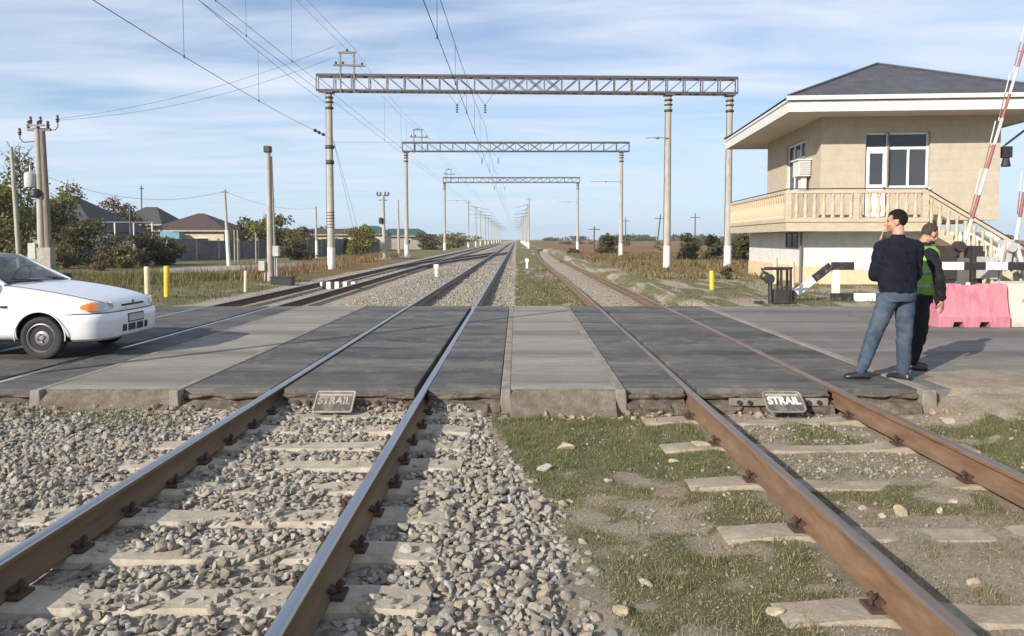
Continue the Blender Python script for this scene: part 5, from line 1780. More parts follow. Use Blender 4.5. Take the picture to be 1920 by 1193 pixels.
# ground floor, white above a yellow plinth
gl = MB()
gl.box(-0.75, W_ - 0.2, -0.55, D_ + 0.1, 0.62, 1.87)
gl.build('ground_floor_wall', M['white_wall'], gh)
pm = MB().box(-0.78, W_ - 0.17, -0.58, D_ + 0.13, -0.3, 0.62)
pm.build('plinth', M['plinth'], gh, bevel=0.015)
lw = MB()
lw.box(-0.8, -0.76, 0.0, 1.5, 1.28, 1.32).box(-0.8, -0.76, 0.0, 1.5, 1.8, 1.84).box(-0.8, -0.76, 0.0, 0.05, 1.32, 1.8).box(-0.8, -0.76, 1.45, 1.5, 1.32, 1.8).box(-0.8, -0.76, 0.7, 0.75, 1.32, 1.8)
w2 = lw.build('window', M['steel'], gh)
MB().box(-0.775, -0.765, 0.05, 1.45, 1.32, 1.8).build('pane', M['win_dark'], w2)
dp = MB().tube([(-0.84, -0.64, -0.05), (-0.84, -0.64, 1.86)], 0.045, 8)
dp.build('drainpipe', M['steel'], gh, smooth=40)

# balcony
bx0, bx1, by0, by1 = -1.62, 3.15, -1.55, D_ + 0.3
bs = MB()
bs.box(bx0, bx1, by0, 0.0, 1.88, 2.28)
bs.box(bx0, 0.0, 0.0, by1, 1.88, 2.28)
bs.box(bx0 - 0.04, bx1 + 0.04, by0 - 0.04, by0, 2.2, 2.31)
bs.box(bx0 - 0.04, bx0, by0, by1, 2.2, 2.31)
bal = bs.build('balcony', M['cream'], gh, bevel=0.01)
hr = MB()
hr.box(bx0 - 0.02, bx1, by0 - 0.02, by0 + 0.13, 3.2, 3.31)
hr.box(bx0 - 0.02, bx0 + 0.13, by0 + 0.13, by1, 3.2, 3.31)
hr.box(bx0, bx1, by0 + 0.01, by0 + 0.11, 2.282, 2.36)
hr.box(bx0 + 0.01, bx0 + 0.11, by0 + 0.11, by1, 2.282, 2.36)
hr.build('handrail', M['cream'], bal, bevel=0.015)
MB().tube([(bx0 + 0.05, by1, 3.37), (bx0 + 0.05, by0 + 0.05, 3.37), (bx1, by0 + 0.05, 3.37)], 0.022, 6).build('top_pipe', M['steel_dark'], bal)
bprof = [(0.07, 0), (0.07, 0.06), (0.045, 0.1), (0.078, 0.2), (0.085, 0.3), (0.05, 0.5), (0.042, 0.62), (0.06, 0.72), (0.07, 0.76), (0.07, 0.84)]
proto = MB().lathe(bprof, (0, 0, 0), 10).build('baluster', M['baluster'], bal, smooth=50)
proto.location = (bx0 + 0.35, by0 + 0.06, 2.36)


def more(o, loc, parent):
    c = o.copy(); COL.objects.link(c); c.parent = parent; c.location = loc
    return c


x = bx0 + 0.35 + 0.31
while x < bx1 - 0.15:
    more(proto, (x, by0 + 0.06, 2.36), bal)
    x += 0.31
y = by0 + 0.4
while y < by1 - 0.1:
    more(proto, (bx0 + 0.06, y, 2.36), bal)
    y += 0.33
for (x, y) in ((bx0 + 0.06, by0 + 0.06), (bx1 - 0.08, by0 + 0.06), (bx0 + 0.06, by1 - 0.08), (0.75, by0 + 0.06)):
    MB().box(x - 0.1, x + 0.1, y - 0.1, y + 0.1, 2.29, 3.2).build('pier', M['cream'], bal, bevel=0.012)
pt = MB().lathe([(0.08, 0), (0.11, 0.2), (0.12, 0.22), (0.1, 0.22)], (0.92, by0 + 0.25, 2.31), 12)
pt.build('flower_pot', M['black'], bal, smooth=40)

# stairs going down to the right along the facade
st_ = MB()
NS, RUN, RISE = 13, 0.29, 2.33 / 13
sy0, sy1 = by0 + 0.02, -0.35
poly = []
x0 = bx1 + 0.002
top_pts = [(x0, 2.28)]
for k in range(NS):
    xz = x0 + RUN * k
    z = 2.28 - RISE * (k + 1)
    top_pts += [(xz + RUN * 0.0, z) if k else (x0, z), (xz + RUN, z)]
pts = [(x0, 1.9)] + [(x0, 2.28 - RISE)]
for k in range(NS):
    z = 2.28 - RISE * (k + 1)
    pts.append((x0 + RUN * (k + 1), z))
    if k < NS - 1: pts.append((x0 + RUN * (k + 1), z - RISE))
pts += [(x0 + RUN * NS, -0.15), (x0 + RUN * NS - 0.35, -0.15)]
clean = [pts[0]]
for p in pts[1:]:
    if (abs(p[0] - clean[-1][0]) + abs(p[1] - clean[-1][1])) > 1e-4: clean.append(p)
st_.prism(clean, 'y', sy0, sy1)
stair = st_.build('staircase', M['cream'], gh)
sl_ = -RISE / RUN
xe = x0 + RUN * NS
hr = MB()
hr.bar((x0 - 0.05, sy0 + 0.06, 3.26), (xe, sy0 + 0.06, 3.26 + sl_ * (xe - x0)), 0.14, 0.11)
hr.build('handrail', M['cream'], stair, bevel=0.012)
MB().tube([(x0 - 0.05, sy0 + 0.06, 3.37), (xe, sy0 + 0.06, 3.37 + sl_ * (xe - x0))], 0.022, 6).build('top_pipe', M['steel_dark'], stair)
for k in range(NS):
    o = proto.copy(); COL.objects.link(o); o.parent = stair
    o.location = (x0 + RUN * (k + 0.5), sy0 + 0.07, 2.28 - RISE * (k + 1)); o.scale = (1, 1, 1.02)
MB().box(xe - 0.1, xe + 0.1, sy0 - 0.03, sy0 + 0.17, -0.1, 1.05).build('pier', M['cream'], stair, bevel=0.012)

# roof
ex0, ex1, ey0, ey1 = -1.62, W_ + 1.62, -1.6, D_ + 1.65
so_ = MB().box(ex0 + 0.02, ex1 - 0.02, ey0 + 0.02, ey1 - 0.02, 6.09, 6.12)
so_.build('soffit', M['soffit'], gh)
fa_ = MB()
def ring(mb, a, z0, z1, th):
    mb.box(ex0 - a, ex1 + a, ey0 - a, ey0 - a + th, z0, z1)
    mb.box(ex0 - a, ex1 + a, ey1 + a - th, ey1 + a, z0, z1)
    mb.box(ex0 - a, ex0 - a + th, ey0 - a + th, ey1 + a - th, z0, z1)
    mb.box(ex1 + a - th, ex1 + a, ey0 - a + th, ey1 + a - th, z0, z1)
ring(fa_, 0.0, 6.03, 6.4, 0.05)
fa_.build('fascia', M['fascia'], gh, bevel=0.008)
gu = MB()
gu.box(ex0 - 0.1, ex1 + 0.1, ey0 - 0.12, ey0 - 0.0, 6.42, 6.57)
gu.box(ex0 - 0.04, ex0, ey0, ey1, 6.4, 6.5)
gu.build('gutter', M['fascia'], gh, bevel=0.012)
rf = MB()
e = 0.06
cxm, ry0, ry1 = (ex0 + ex1) / 2 + 0.05, 3.3, 4.1
v_ = [(ex0 - e, ey0 - e, 6.56), (ex1 + e, ey0 - e, 6.56), (ex1 + e, ey1 + e, 6.56), (ex0 - e, ey1 + e, 6.56), (cxm, ry0, 8.72), (cxm, ry1, 8.72)]
rf.add(v_, [(0, 1, 4), (1, 2, 5, 4), (2, 3, 5), (3, 0, 4, 5), (3, 2, 1, 0)])
rf.add([(p[0], p[1], p[2] - 0.05) for p in v_[:4]] , [(0, 1, 2, 3)])
roof = rf.build('roof', M['roof_metal'], gh)
rc = MB()
for a, b_ in ((0, 4), (1, 4), (2, 5), (3, 5), (4, 5)): rc.tube([Vector(v_[a]) + Vector((0, 0, .02)), Vector(v_[b_]) + Vector((0, 0, .03))], 0.05, 6)
rc.build('ridge_cap', M['roof_metal'], roof)

# wall mounted cooling unit, corner flood lamp, strut
ac = MB()
ac.box(-0.5, -0.04, 1.0, 1.75, 4.02, 4.62)
ac.box(-0.56, 0.0, 0.95, 1.8, 4.62, 4.68)
acx = ac.build('cooling_unit', M['fascia'], gh, bevel=0.015)
sl = MB()
for k in range(6): sl.box(-0.47, -0.07, 0.975, 0.998, 4.08 + 0.085 * k, 4.13 + 0.085 * k)
sl.build('louvre', M['grey_box'], acx)
MB().box(-0.34, -0.14, 1.15, 1.6, 3.5, 4.02).build('duct', M['fascia'], acx, bevel=0.02)
fl = MB()
fl.tube([(W_, 0.3, 4.75), (W_ + 0.25, 0.1, 5.05), (W_ + 1.5, 0.1, 6.05)], 0.04, 6)
fs = fl.build('lamp_bracket', M['steel'], gh)
lb_ = MB()
lb_.box(W_ + 0.06, W_ + 0.36, -0.12, 0.12, 4.55, 4.95)
lb_.lathe([(0.1, 0), (0.16, -0.3), (0.14, -0.32)], (W_ + 0.2, 0, 4.55), 12)
lb_.build('flood_lamp', M['black'], fs, bevel=0.01)

# ================================================================== ROAD BARRIERS ON THE RIGHT
M['guard_bands'] = bands('guard_stripes', (0.74, 0.73, 0.7), (0.022, 0.022, 0.024), 'X', 1.16, 0.0)
M['boom_bands'] = bands('boom_stripes', (0.58, 0.565, 0.55), (0.25, 0.075, 0.075), 'Z', 1.45, 0.65, duty=0.48)
gr = thing('striped_guard_rail', 'black and white striped guard rail along the far road edge by the gatehouse', 'guard rail', (8.36, 19.6, 0))
mb = MB().box(0, 8.6, -0.05, 0.05, 0.79, 1.0)
mb.build('top_rail', M['guard_bands'], gr, bevel=0.015)
mb = MB().box(0.0, 2.2, -0.06, 0.06, -0.04, 0.17)
mb.build('lower_rail', M['guard_bands'], gr, bevel=0.015)
for x in (0.02, 2.4, 5.2, 7.6):
    MB().box(x, x + 0.2, -0.045, 0.045, 0.172 if x < 2.2 else -0.1, 0.788).build('rail_post', M['white_paint'], gr, bevel=0.01)
am = MB().box(0, 1.62, -0.05, 0.05, -0.1, 0.1)
a_ = am.build('sloping_arm', M['guard_bands'], gr, bevel=0.012)
a_.location = (-0.02, 0, 0.9)
a_.rotation_euler = (0, PI - R(38.5), 0)

def water_barrier(label, x, y, m, rz, L=1.29, group=None):
    root = thing('water_barrier', label, 'barrier', (x, y, -0.005), rz)
    prof = [(-0.24, 0.0), (-0.24, 0.2), (-0.2, 0.24), (-0.13, 0.56), (-0.12, 0.72), (-0.09, 0.79), (0.09, 0.79), (0.12, 0.72), (0.13, 0.56), (0.2, 0.24), (0.24, 0.2), (0.24, 0.0)]
    mb = MB()
    n = 12
    rings = []
    for k in range(n + 1):
        x_ = L * k / n
        s = 1 - 0.10 * (1 if k in (2, 5, 7, 10) else 0)
        rings.append([(x_, p * (s if 0.22 < z < 0.75 else 1), z - (0.03 if (z > 0.75 and k in (5, 6, 7)) else 0)) for p, z in prof])
    mb.loft(rings)
    o = mb.build('barrier_shell', m, root, smooth=40)
    cut = MB()
    for xx in (0.36, 0.84): cut.prism([(xx - 0.13, -0.1), (xx + 0.13, -0.1), (xx + 0.08, 0.1), (xx - 0.08, 0.1)], 'y', -0.5, 0.5)
    c = cut.build('cutter', m, root)
    bo = o.modifiers.new('b', 'BOOLEAN'); bo.object = c; bo.operation = 'DIFFERENCE'; bo.solver = 'EXACT'
    bake(o, 40)
    bpy.data.objects.remove(c)
    bv = o.modifiers.new('bev', 'BEVEL'); bv.width = 0.012; bv.segments = 2; bv.limit_method = 'ANGLE'; bv.angle_limit = R(40)
    MB().lathe([(0.04, 0), (0.04, 0.04), (0.02, 0.05)], (L * 0.5, 0, 0.765), 10).build('filler_cap', M['white_paint'], root, smooth=40)
    cn = MB()
    for z in (0.15, 0.4, 0.6): cn.lathe([(0.05, -0.03), (0.05, 0.03)], (L + 0.02, 0, z), 10)
    cn.build('coupling_lug', m, root)
    return root


water_barrier('faded pink plastic water barrier standing on the road behind the two men', 7.70, 13.65, M['pink'], R(-1))
water_barrier('cream plastic water barrier next to the pink one', 9.06, 13.7, M['cream_plastic'], R(2))


def boom_gate(label, x, y, base_m, lean, L, boxes=True, fall=0.0):
    root = thing('boom_gate', label, 'level crossing gate', (x, y, -0.03))
    pv = 1.42
    if boxes:
        b_ = MB().box(-0.22, 0.22, -0.2, 0.2, 0, 1.1)
        b_.box(-0.3, 0.3, -0.28, 0.28, 0, 0.12)
        b_.build('pedestal', M['steel'], root, bevel=0.015)
        for s in (-1, 1):
            w_ = MB().box(s * 0.4 - 0.14, s * 0.4 + 0.14, -0.26, 0.2, 0.35, 1.45)
            w_.box(s * 0.4 - 0.17, s * 0.4 + 0.17, -0.3, -0.26, 0.5, 1.3)
            w_.box(s * 0.4 - 0.12, s * 0.4 + 0.12, -0.23, 0.1, -0.02, 0.35)
            w_.build('counterweight', M['steel_dark'], root, bevel=0.012)
    else:
        f_ = MB()
        for s in (-1, 1):
            f_.bar((s * 0.5, -0.2, 0), (s * 0.16, -0.05, 1.5), 0.11)
            f_.bar((s * 0.5, 0.3, 0), (s * 0.16, 0.1, 1.5), 0.11)
            f_.box(s * 0.56 - 0.1, s * 0.56 + 0.1, -0.28, 0.36, 0.55, 1.15)
        f_.bar((-0.42, -0.16, 0.45), (0.42, -0.16, 0.45), 0.1)
        f_.bar((-0.36, -0.15, 0.85), (0.36, -0.15, 0.85), 0.1)
        f_.box(-0.22, 0.22, -0.1, 0.15, 1.42, 1.62)
        f_.build('pedestal_frame', base_m, root, bevel=0.012)
    u = Vector((math.sin(lean), math.sin(fall), math.cos(lean))).normalized()
    hub = MB().lathe([(0.13, -0.16), (0.16, -0.1), (0.16, 0.1), (0.13, 0.16)], (0, 0, pv), 14, rot=Matrix.Rotation(PI / 2, 3, 'X'))
    hub.bar((0, 0, pv), Vector((0, 0, pv)) - u * 0.55, 0.16, 0.12)
    hub.build('pivot', M['steel_dark'] if boxes else base_m, root, smooth=40)
    bm_ = MB().tube([(0, 0, 0.2), (0, 0, L * 0.5), (0, 0, L)], [0.05, 0.04, 0.03], 10)
    bo = bm_.build('boom', M['boom_bands'], root, smooth=50)
    bo.location = (0, -0.22, pv)
    bo.rotation_euler = u.to_track_quat('Z', 'Y').to_euler()
    # folded hanging rods beside the boom
    rd_ = MB()
    rot = bo.rotation_euler.to_matrix()
    side = rot.transposed() @ Vector((-1, 0, 0))
    side.z = 0; side.normalize()
    for k in range(5):
        z0 = 0.9 + k * (L - 1.2) / 5
        p, q = side * 0.085 + Vector((0, 0, z0)), side * 0.16 + Vector((0, 0, z0 + (L - 1.2) / 5 * 0.97))
        rd_.tube([p, q], 0.014, 6)
        rd_.tube([p, Vector((0, 0, z0))], 0.014, 5)
        rd_.tube([side * 0.12 + Vector((0, 0, z0 + 0.6)), Vector((0, 0, z0 + 0.62))], 0.012, 5)
    rd_.build('hanging_rods', M['boom_bands'], bo)
    return root


boom_gate('raised red and white boom gate with dark counterweights before the gatehouse stairs', 12.55, 21.0, M['steel'], R(15.2), 8.0)
boom_gate('second raised boom gate on a pale steel frame at the right edge', 13.45, 20.2, M['grey_box'], R(8), 7.0, False)

# dark steel stand by the striped arm
b_ = D(1452, 570, 18.7)
stn = thing('steel_stand', 'dark rusty steel stand with hook mechanism at the left end of the guard rail', 'stand', (b_.x, b_.y, -0.02))
f_ = MB()
for x in (0.14, 0.38):
    f_.bar((x, -0.1, 0), (x - 0.02, -0.1, 0.9), 0.05)
    f_.bar((x, 0.15, 0), (x - 0.02, 0.15, 0.9), 0.05)
f_.bar((-0.3, -0.1, 0.9), (0.4, -0.1, 0.9), 0.05).bar((-0.3, 0.15, 0.86), (0.4, 0.15, 0.86), 0.05)
f_.bar((0.14, -0.1, 0.4), (0.38, -0.1, 0.4), 0.045)
f_.build('stand_frame', M['steel_dark'], stn)
g_ = MB()
g_.tube([(-0.1, 0, -0.02), (-0.12, 0, 0.5), (-0.2, 0, 0.75), (-0.3, 0, 0.8), (-0.36, 0, 0.68), (-0.3, 0, 0.6)], [0.06, 0.055, 0.05, 0.05, 0.04, 0.03], 8)
g_.lathe([(0.05, -0.06), (0.13, -0.05), (0.13, 0.05), (0.05, 0.06)], (-0.14, 0, 0.62), 14, rot=Matrix.Rotation(PI / 2, 3, 'X'))
g_.build('hook_lever', M['steel_dark'], stn, smooth=45)
MB().box(-0.06, 0.34, -0.16, 0.16, 0.0, 0.34).build('motor_box', M['steel_dark'], stn, bevel=0.02)
MB().box(-0.5, -0.28, -0.1, 0.1, -0.02, 0.06).build('foot_plate', M['steel_dark'], stn, bevel=0.02)

# ================================================================== LETTERED END PLATES
def end_plate(label, px, text_col, plate_col, rounded, lean, zt=-0.004, text_z=0.0, w=0.37, h=0.27, y=7.68):
    x = G(px, 750, -0.1).x
    root = thing('end_plate', label, 'sign plate', (x, y, zt))
    n = 6
    pl = []
    r = 0.05 if rounded else 0.015
    for cx_, cz, a0 in ((w / 2 - r, -r, 0), (-w / 2 + r, -r, 90), (-w / 2 + r, -h + r, 180), (w / 2 - r, -h + r, 270)):
        for k in range(n + 1):
            a = R(a0 + 90 * k / n)
            pl.append((cx_ + r * math.cos(a), cz + r * math.sin(a)))
    p = MB().prism(pl, 'y', -0.012, 0.012).build('plate', plate_col, root, bevel=0.003)
    p.rotation_euler = (-lean, 0, 0)
    rim = MB()
    m_ = len(pl)
    rim.tube([(a, -0.012, b_) for a, b_ in pl] + [(pl[0][0], -0.012, pl[0][1])], 0.011, 6)
    rim.build('rim', M['kerb'] if rounded else M['concrete'], p, smooth=60)
    cu = bpy.data.curves.new('lettering', 'FONT')
    cu.body = 'STRAIL'
    cu.align_x = 'CENTER'; cu.align_y = 'CENTER'
    cu.size = 0.108
    cu.extrude = 0.002
    cu.offset = 0.0034
    cu.space_character = 1.0
    to = bpy.data.objects.new('lettering', cu)
    COL.objects.link(to)
    dg = bpy.context.evaluated_depsgraph_get(); dg.update()
    me = bpy.data.meshes.new_from_object(to.evaluated_get(dg))
    bpy.data.objects.remove(to)
    lo = bpy.data.objects.new('lettering', me)
    COL.objects.link(lo)
    me.materials.clear(); me.materials.append(text_col)
    lo.parent = p
    lo.rotation_euler = (PI / 2, 0, 0)
    lo.location = (0, -0.0155, -h * 0.47)
    xs_ = [v.co.x for v in me.vertices]
    sc_ = (w * 0.86) / (max(xs_) - min(xs_))
    lo.scale = (sc_, 1.3 * sc_, 1)
    bd = MB()
    bd.box(-w * 0.44, w * 0.44, -0.0145, -0.011, -h * 0.2, -h * 0.12)
    bd.build('band', M['concrete'], p)
    # bracket behind
    MB().box(-0.52, 0.52, 0.03, 0.07, -0.15, -0.07).build('bracket', M['kerb'] if rounded else M['rubber_edge'], root, bevel=0.008)
    for bx_ in (-0.42, -0.31, 0.31, 0.42):
        MB().lathe([(0.024, -0.02), (0.024, 0.02)], (bx_, 0.025, -0.11), 8, rot=Matrix.Rotation(PI / 2, 3, 'X')).build('bracket_bolt', M['steel_dark'], root)
    return root


M['plate_dark'] = mat('plate_dark', [(0.045, 0.044, 0.044), (0.095, 0.09, 0.082)], 9, 0.8, bmp=0.3, stain=(0.25, 0.225, 0.19), stain_scale=6, stain_amt=0.7)
M['plate_light'] = mat('plate_letters_worn', [(0.3, 0.265, 0.2), (0.42, 0.38, 0.3)], 30, 0.85, bmp=0.2, stain=(0.1, 0.09, 0.075), stain_scale=18, stain_amt=0.85)
end_plate('dusty dark plate with worn beige lettering between the shiny rails', 636, M['plate_light'], M['plate_dark'], False, R(54), w=0.39, h=0.275)
end_plate('dark plate with clean white lettering and rounded lower corners between the rusty rails', 1457, M['white_paint'], M['plate_dark'], True, R(54), w=0.39, h=0.275)
# ================================================================== WHITE HATCHBACK
M['car_white'] = mat('car_white', [(0.67, 0.69, 0.72), (0.7, 0.715, 0.74)], 1.5, 0.3, bmp=0.0, stain=(0.55, 0.53, 0.5), stain_scale=2.5, stain_amt=0.12, spec=0.5)
M['tyre'] = mat('tyre', [(0.02, 0.02, 0.021), (0.035, 0.034, 0.033)], 12, 0.85, bmp=0.4)
M['rim'] = mat('steel_rim', [(0.17, 0.17, 0.175), (0.27, 0.27, 0.275)], 9, 0.5, metal=0.5, bmp=0.1, stain=(0.1, 0.09, 0.08), stain_scale=6)
M['orange'] = plain('indicator_orange', (0.75, 0.22, 0.02), 0.2, 0, 0.6, 0.5)
M['lamp_glass'] = plain('headlamp_glass', (0.42, 0.45, 0.48), 0.12, 0.3, 0.7, 0.6)
M['plate'] = mat('number_plate', [(0.33, 0.31, 0.31), (0.5, 0.49, 0.49)], 40, 0.5, bmp=0, stretch=(1, 1, 0.3))
M['interior'] = plain('car_interior', (0.035, 0.035, 0.038), 0.8)

t = M['car_white'].node_tree
b = [q for q in t.nodes if q.type == 'BSDF_PRINCIPLED'][0]
src = b.inputs['Base Color'].links[0].from_socket
sp = t.nodes.new('ShaderNodeSeparateXYZ'); t.links.new(coord(t), sp.inputs[0])
ad = t.nodes.new('ShaderNodeMath'); ad.operation = 'MULTIPLY_ADD'; ad.inputs[1].default_value = 0.28
t.links.new(noise(t, coord(t), 7, 8, 0.75), ad.inputs[0]); t.links.new(sp.outputs[2], ad.inputs[2])
t.links.new(mixc(t, ramp(t, ad.outputs[0], [(0.62,) * 3, (0.12,) * 3, (0, 0, 0)], [0.38, 0.52, 0.75]), src, (0.33, 0.29, 0.235)), b.inputs['Base Color'])
b.inputs['Coat Weight'].default_value = 0.6
b.inputs['Coat Roughness'].default_value = 0.08

car = thing('parked_car', 'white older hatchback, front half entering the photo at the left edge', 'car', (-6.33, 10.62, -0.004), R(-0.8))


def cx(x): return x * 1.09 if x > 0 else x


ST = [  # x, half width, bottom, top
    (0.745, 0.50, 0.30, 0.665), (0.72, 0.60, 0.27, 0.735), (0.66, 0.70, 0.25, 0.775), (0.52, 0.785, 0.24, 0.825), (0.28, 0.82, 0.24, 0.885), (0.0, 0.828, 0.24, 0.94),
    (-0.3, 0.828, 0.22, 0.985), (-0.56, 0.828, 0.22, 1.015), (-0.75, 0.828, 0.21, 0.985), (-1.3, 0.83, 0.21, 0.985), (-1.9, 0.83, 0.21, 0.99), (-2.5, 0.825, 0.24, 1.0), (-2.95, 0.81, 0.27, 1.01),
    (-3.2, 0.775, 0.3, 1.0), (-3.3, 0.7, 0.34, 0.9)]
rings = []
for (x, w, zb, zt) in ST:
    zs = zt - 0.045
    half = [(0, zb), (0.6 * w, zb), (0.93 * w, zb + 0.02), (0.985 * w, zb + 0.1), (1.0 * w, 0.5), (0.995 * w, zs - 0.14), (0.975 * w, zs - 0.05), (0.93 * w, zs), (0.80 * w, zt - 0.012), (0.4 * w, zt), (0, zt + 0.006)]
    r_ = [(cx(x), y, z) for y, z in half] + [(cx(x), -y, z) for y, z in reversed(half[1:-1])]
    rings.append(r_)
mb = MB().loft(rings)
body = mb.build('body', [M['car_white'], M['interior']], car, smooth=180)
ss = body.modifiers.new('s', 'SUBSURF'); ss.levels = 2; ss.render_levels = 2
bake(body)
for p in body.data.polygons:
    c = p.center
    p.material_index = 1 if (c.z > 0.93 and abs(c.y) < 0.72 and -2.95 < c.x < -0.62) else 0
cm = MB()
for xa_, zc in ((0.0, 0.3), (-2.46, 0.3)):
    for s in (-1, 1):
        cm.lathe([(0.335, 0.56), (0.335, 1.0)] if s > 0 else [(0.335, -1.0), (0.335, -0.56)], (xa_, 0, zc), 40, 0, Matrix(((1, 0, 0), (0, 0, 1), (0, -1, 0))))
cut = cm.build('cutter', M['black'])
bo = body.modifiers.new('b', 'BOOLEAN')
bo.object = cut; bo.operation = 'DIFFERENCE'; bo.solver = 'EXACT'; bo.material_mode = 'TRANSFER'
cut.parent = car
bake(body, 38)
bpy.data.objects.remove(cut)

# wheel arch lips, door outline, side marker
for xa_ in (0.0, -2.46):
    for s in (-1, 1):
        lip = MB()
        pts = [(xa_ + 0.342 * math.cos(a), s * 0.832, 0.3 + 0.342 * math.sin(a)) for a in np.linspace(R(-8), R(188), 24)]
        lip.tube(pts, 0.009, 6)
        lip.build('arch_lip', M['car_white'], car, smooth=60)
mk = MB().box(-0.52, -0.43, -0.842, -0.822, 0.69, 0.72)
mk.build('side_repeater', M['interior'], car, bevel=0.004)
for s in (-1, 1):
    g = MB()
    y = s * 0.829
    g.tube([(-0.62, y, 0.30), (-0.6, s * 0.832, 0.6), (-0.62, s * 0.823, 0.86), (-0.66, s * 0.8, 0.945)], 0.005, 5)
    g.tube([(-1.72, y, 0.26), (-1.72, s * 0.834, 0.6), (-1.70, s * 0.825, 0.86), (-1.66, s * 0.8, 0.95)], 0.005, 5)
    g.tube([(-0.62, y, 0.30), (-1.2, s * 0.831, 0.29), (-1.72, y, 0.28)], 0.005, 5)
    dr_ = g.build('door', M['interior'], car)
    MB().obox((-1.55, s * 0.845, 0.8), (0.14, 0.03, 0.035)).build('handle', M['interior'], dr_, bevel=0.006)
    mr = MB().ball((-0.72, s * 0.93, 1.02), (0.06, 0.1, 0.065), 14, 9).bar((-0.72, s * 0.79, 0.985), (-0.72, s * 0.9, 1.0), 0.03)
    mr.build('wing_mirror', M['interior'], car, smooth=60)
# bonnet shut lines and wing seams
for s in (-1, 1):
    g = MB()
    pts = []
    for (x, w, zb, zt) in ST[1:8]: pts.append((cx(x) + (0.01 if x > .6 else 0), s * 0.865 * w, zt - 0.022))
    g.tube(pts, 0.0042, 5)
    g.tube([(cx(0.41), s * 0.838, 0.6), (cx(0.36), s * 0.836, 0.605), (cx(0.32), s * 0.832, 0.608)], 0.004, 5)
    g.build('bonnet_seam', M['interior'], car)
# rubbing strip
rs = MB()
for s in (-1, 1): rs.bar((-0.63, s * 0.834, 0.47), (-2.05, s * 0.836, 0.47), 0.012, 0.04)
rs.build('side_strip', M['car_white'], car, bevel=0.004)

# plan path of the nose
PP = [(0.40, 0.832), (0.50, 0.822), (0.59, 0.79), (0.665, 0.72), (0.715, 0.60), (0.742, 0.42), (0.755, 0.21), (0.76, 0.0)]
PP = [(cx(a), b_) for a, b_ in PP]
FULL = [(a, -b_) for a, b_ in PP] + [(a, b_) for a, b_ in reversed(PP[:-1])]


def resample(pts, t0, t1, n):
    P_ = [Vector((a, b_, 0)) for a, b_ in pts]
    L = [0]
    for a, b_ in zip(P_[:-1], P_[1:]): L.append(L[-1] + (b_ - a).length)
    out_ = []
    for k in range(n + 1):
        s = L[-1] * (t0 + (t1 - t0) * k / n)
        i = max(j for j in range(len(L)) if L[j] <= s + 1e-9)
        i = min(i, len(P_) - 2)
        f = (s - L[i]) / (L[i + 1] - L[i])
        p = P_[i].lerp(P_[i + 1], f)
        tg = (P_[i + 1] - P_[i]).normalized()
        if f > 0.5 and i + 2 < len(P_): tg = (tg + ((P_[i + 2] - P_[i + 1]).normalized() - tg) * (f - 0.5)).normalized()
        elif f < 0.5 and i > 0: tg = (tg + ((P_[i] - P_[i - 1]).normalized() - tg) * (0.5 - f)).normalized()
        out_.append((p, Vector((tg.y, -tg.x, 0))))
    return out_


def sweep(name, m, sec, t0, t1, n, parent, smooth=40, tz=None):
    mb = MB()
    rs_ = resample(FULL, t0, t1, n)
    zc = sum(z for d, z in sec) / len(sec)
    rings = [[(p.x + q.x * d, p.y + q.y * d, zc + (z - zc) * (tz(i / n) if tz else 1)) for d, z in sec] for i, (p, q) in enumerate(rs_)]
    mb.loft(rings)
    return mb.build(name, m, parent, smooth=smooth)


bumper = sweep('bumper', M['car_white'], [(-0.09, 0.245), (0.0, 0.245), (0.035, 0.275), (0.042, 0.40), (0.048, 0.5), (0.04, 0.575), (0.015, 0.6), (-0.09, 0.61)], 0, 1, 48, car)
sweep('bumper_seam', M['interior'], [(-0.03, 0.604), (0.006, 0.604), (0.006, 0.613), (-0.03, 0.613)], 0.0, 1.0, 48, bumper)
rb_pts = [(-2.86, 0.835), (-3.1, 0.8), (-3.25, 0.7), (-3.32, 0.4), (-3.34, 0), (-3.32, -0.4), (-3.25, -0.7), (-3.1, -0.8), (-2.86, -0.835)]
mbr = MB().loft([[(x - (0.04 if abs(y) < 0.75 else 0), y * 1.03, 0.28), (x - (0.06 if abs(y) < .75 else 0), y * 1.05, 0.4), (x - (0.05 if abs(y) < .75 else 0), y * 1.04, 0.56), (x + 0.1, y * 0.95, 0.58), (x + 0.1, y * .95, 0.28)] for x, y in rb_pts])
mbr.build('bumper', M['car_white'], car, smooth=40)
for t0, t1 in ((0.335, 0.375), (0.395, 0.475), (0.495, 0.575), (0.6, 0.64)):
    sweep('air_intake', M['interior'], [(0.02, 0.325), (0.0455, 0.325), (0.0495, 0.42), (0.02, 0.42)], t0, t1, 8, bumper)
pl_ = sweep('number_plate', M['plate'], [(0.03, 0.455), (0.056, 0.455), (0.058, 0.55), (0.03, 0.55)], 0.395, 0.575, 10, bumper)
sweep('plate_border', M['interior'], [(0.02, 0.44), (0.0535, 0.44), (0.0555, 0.565), (0.02, 0.565)], 0.39, 0.58, 10, bumper)
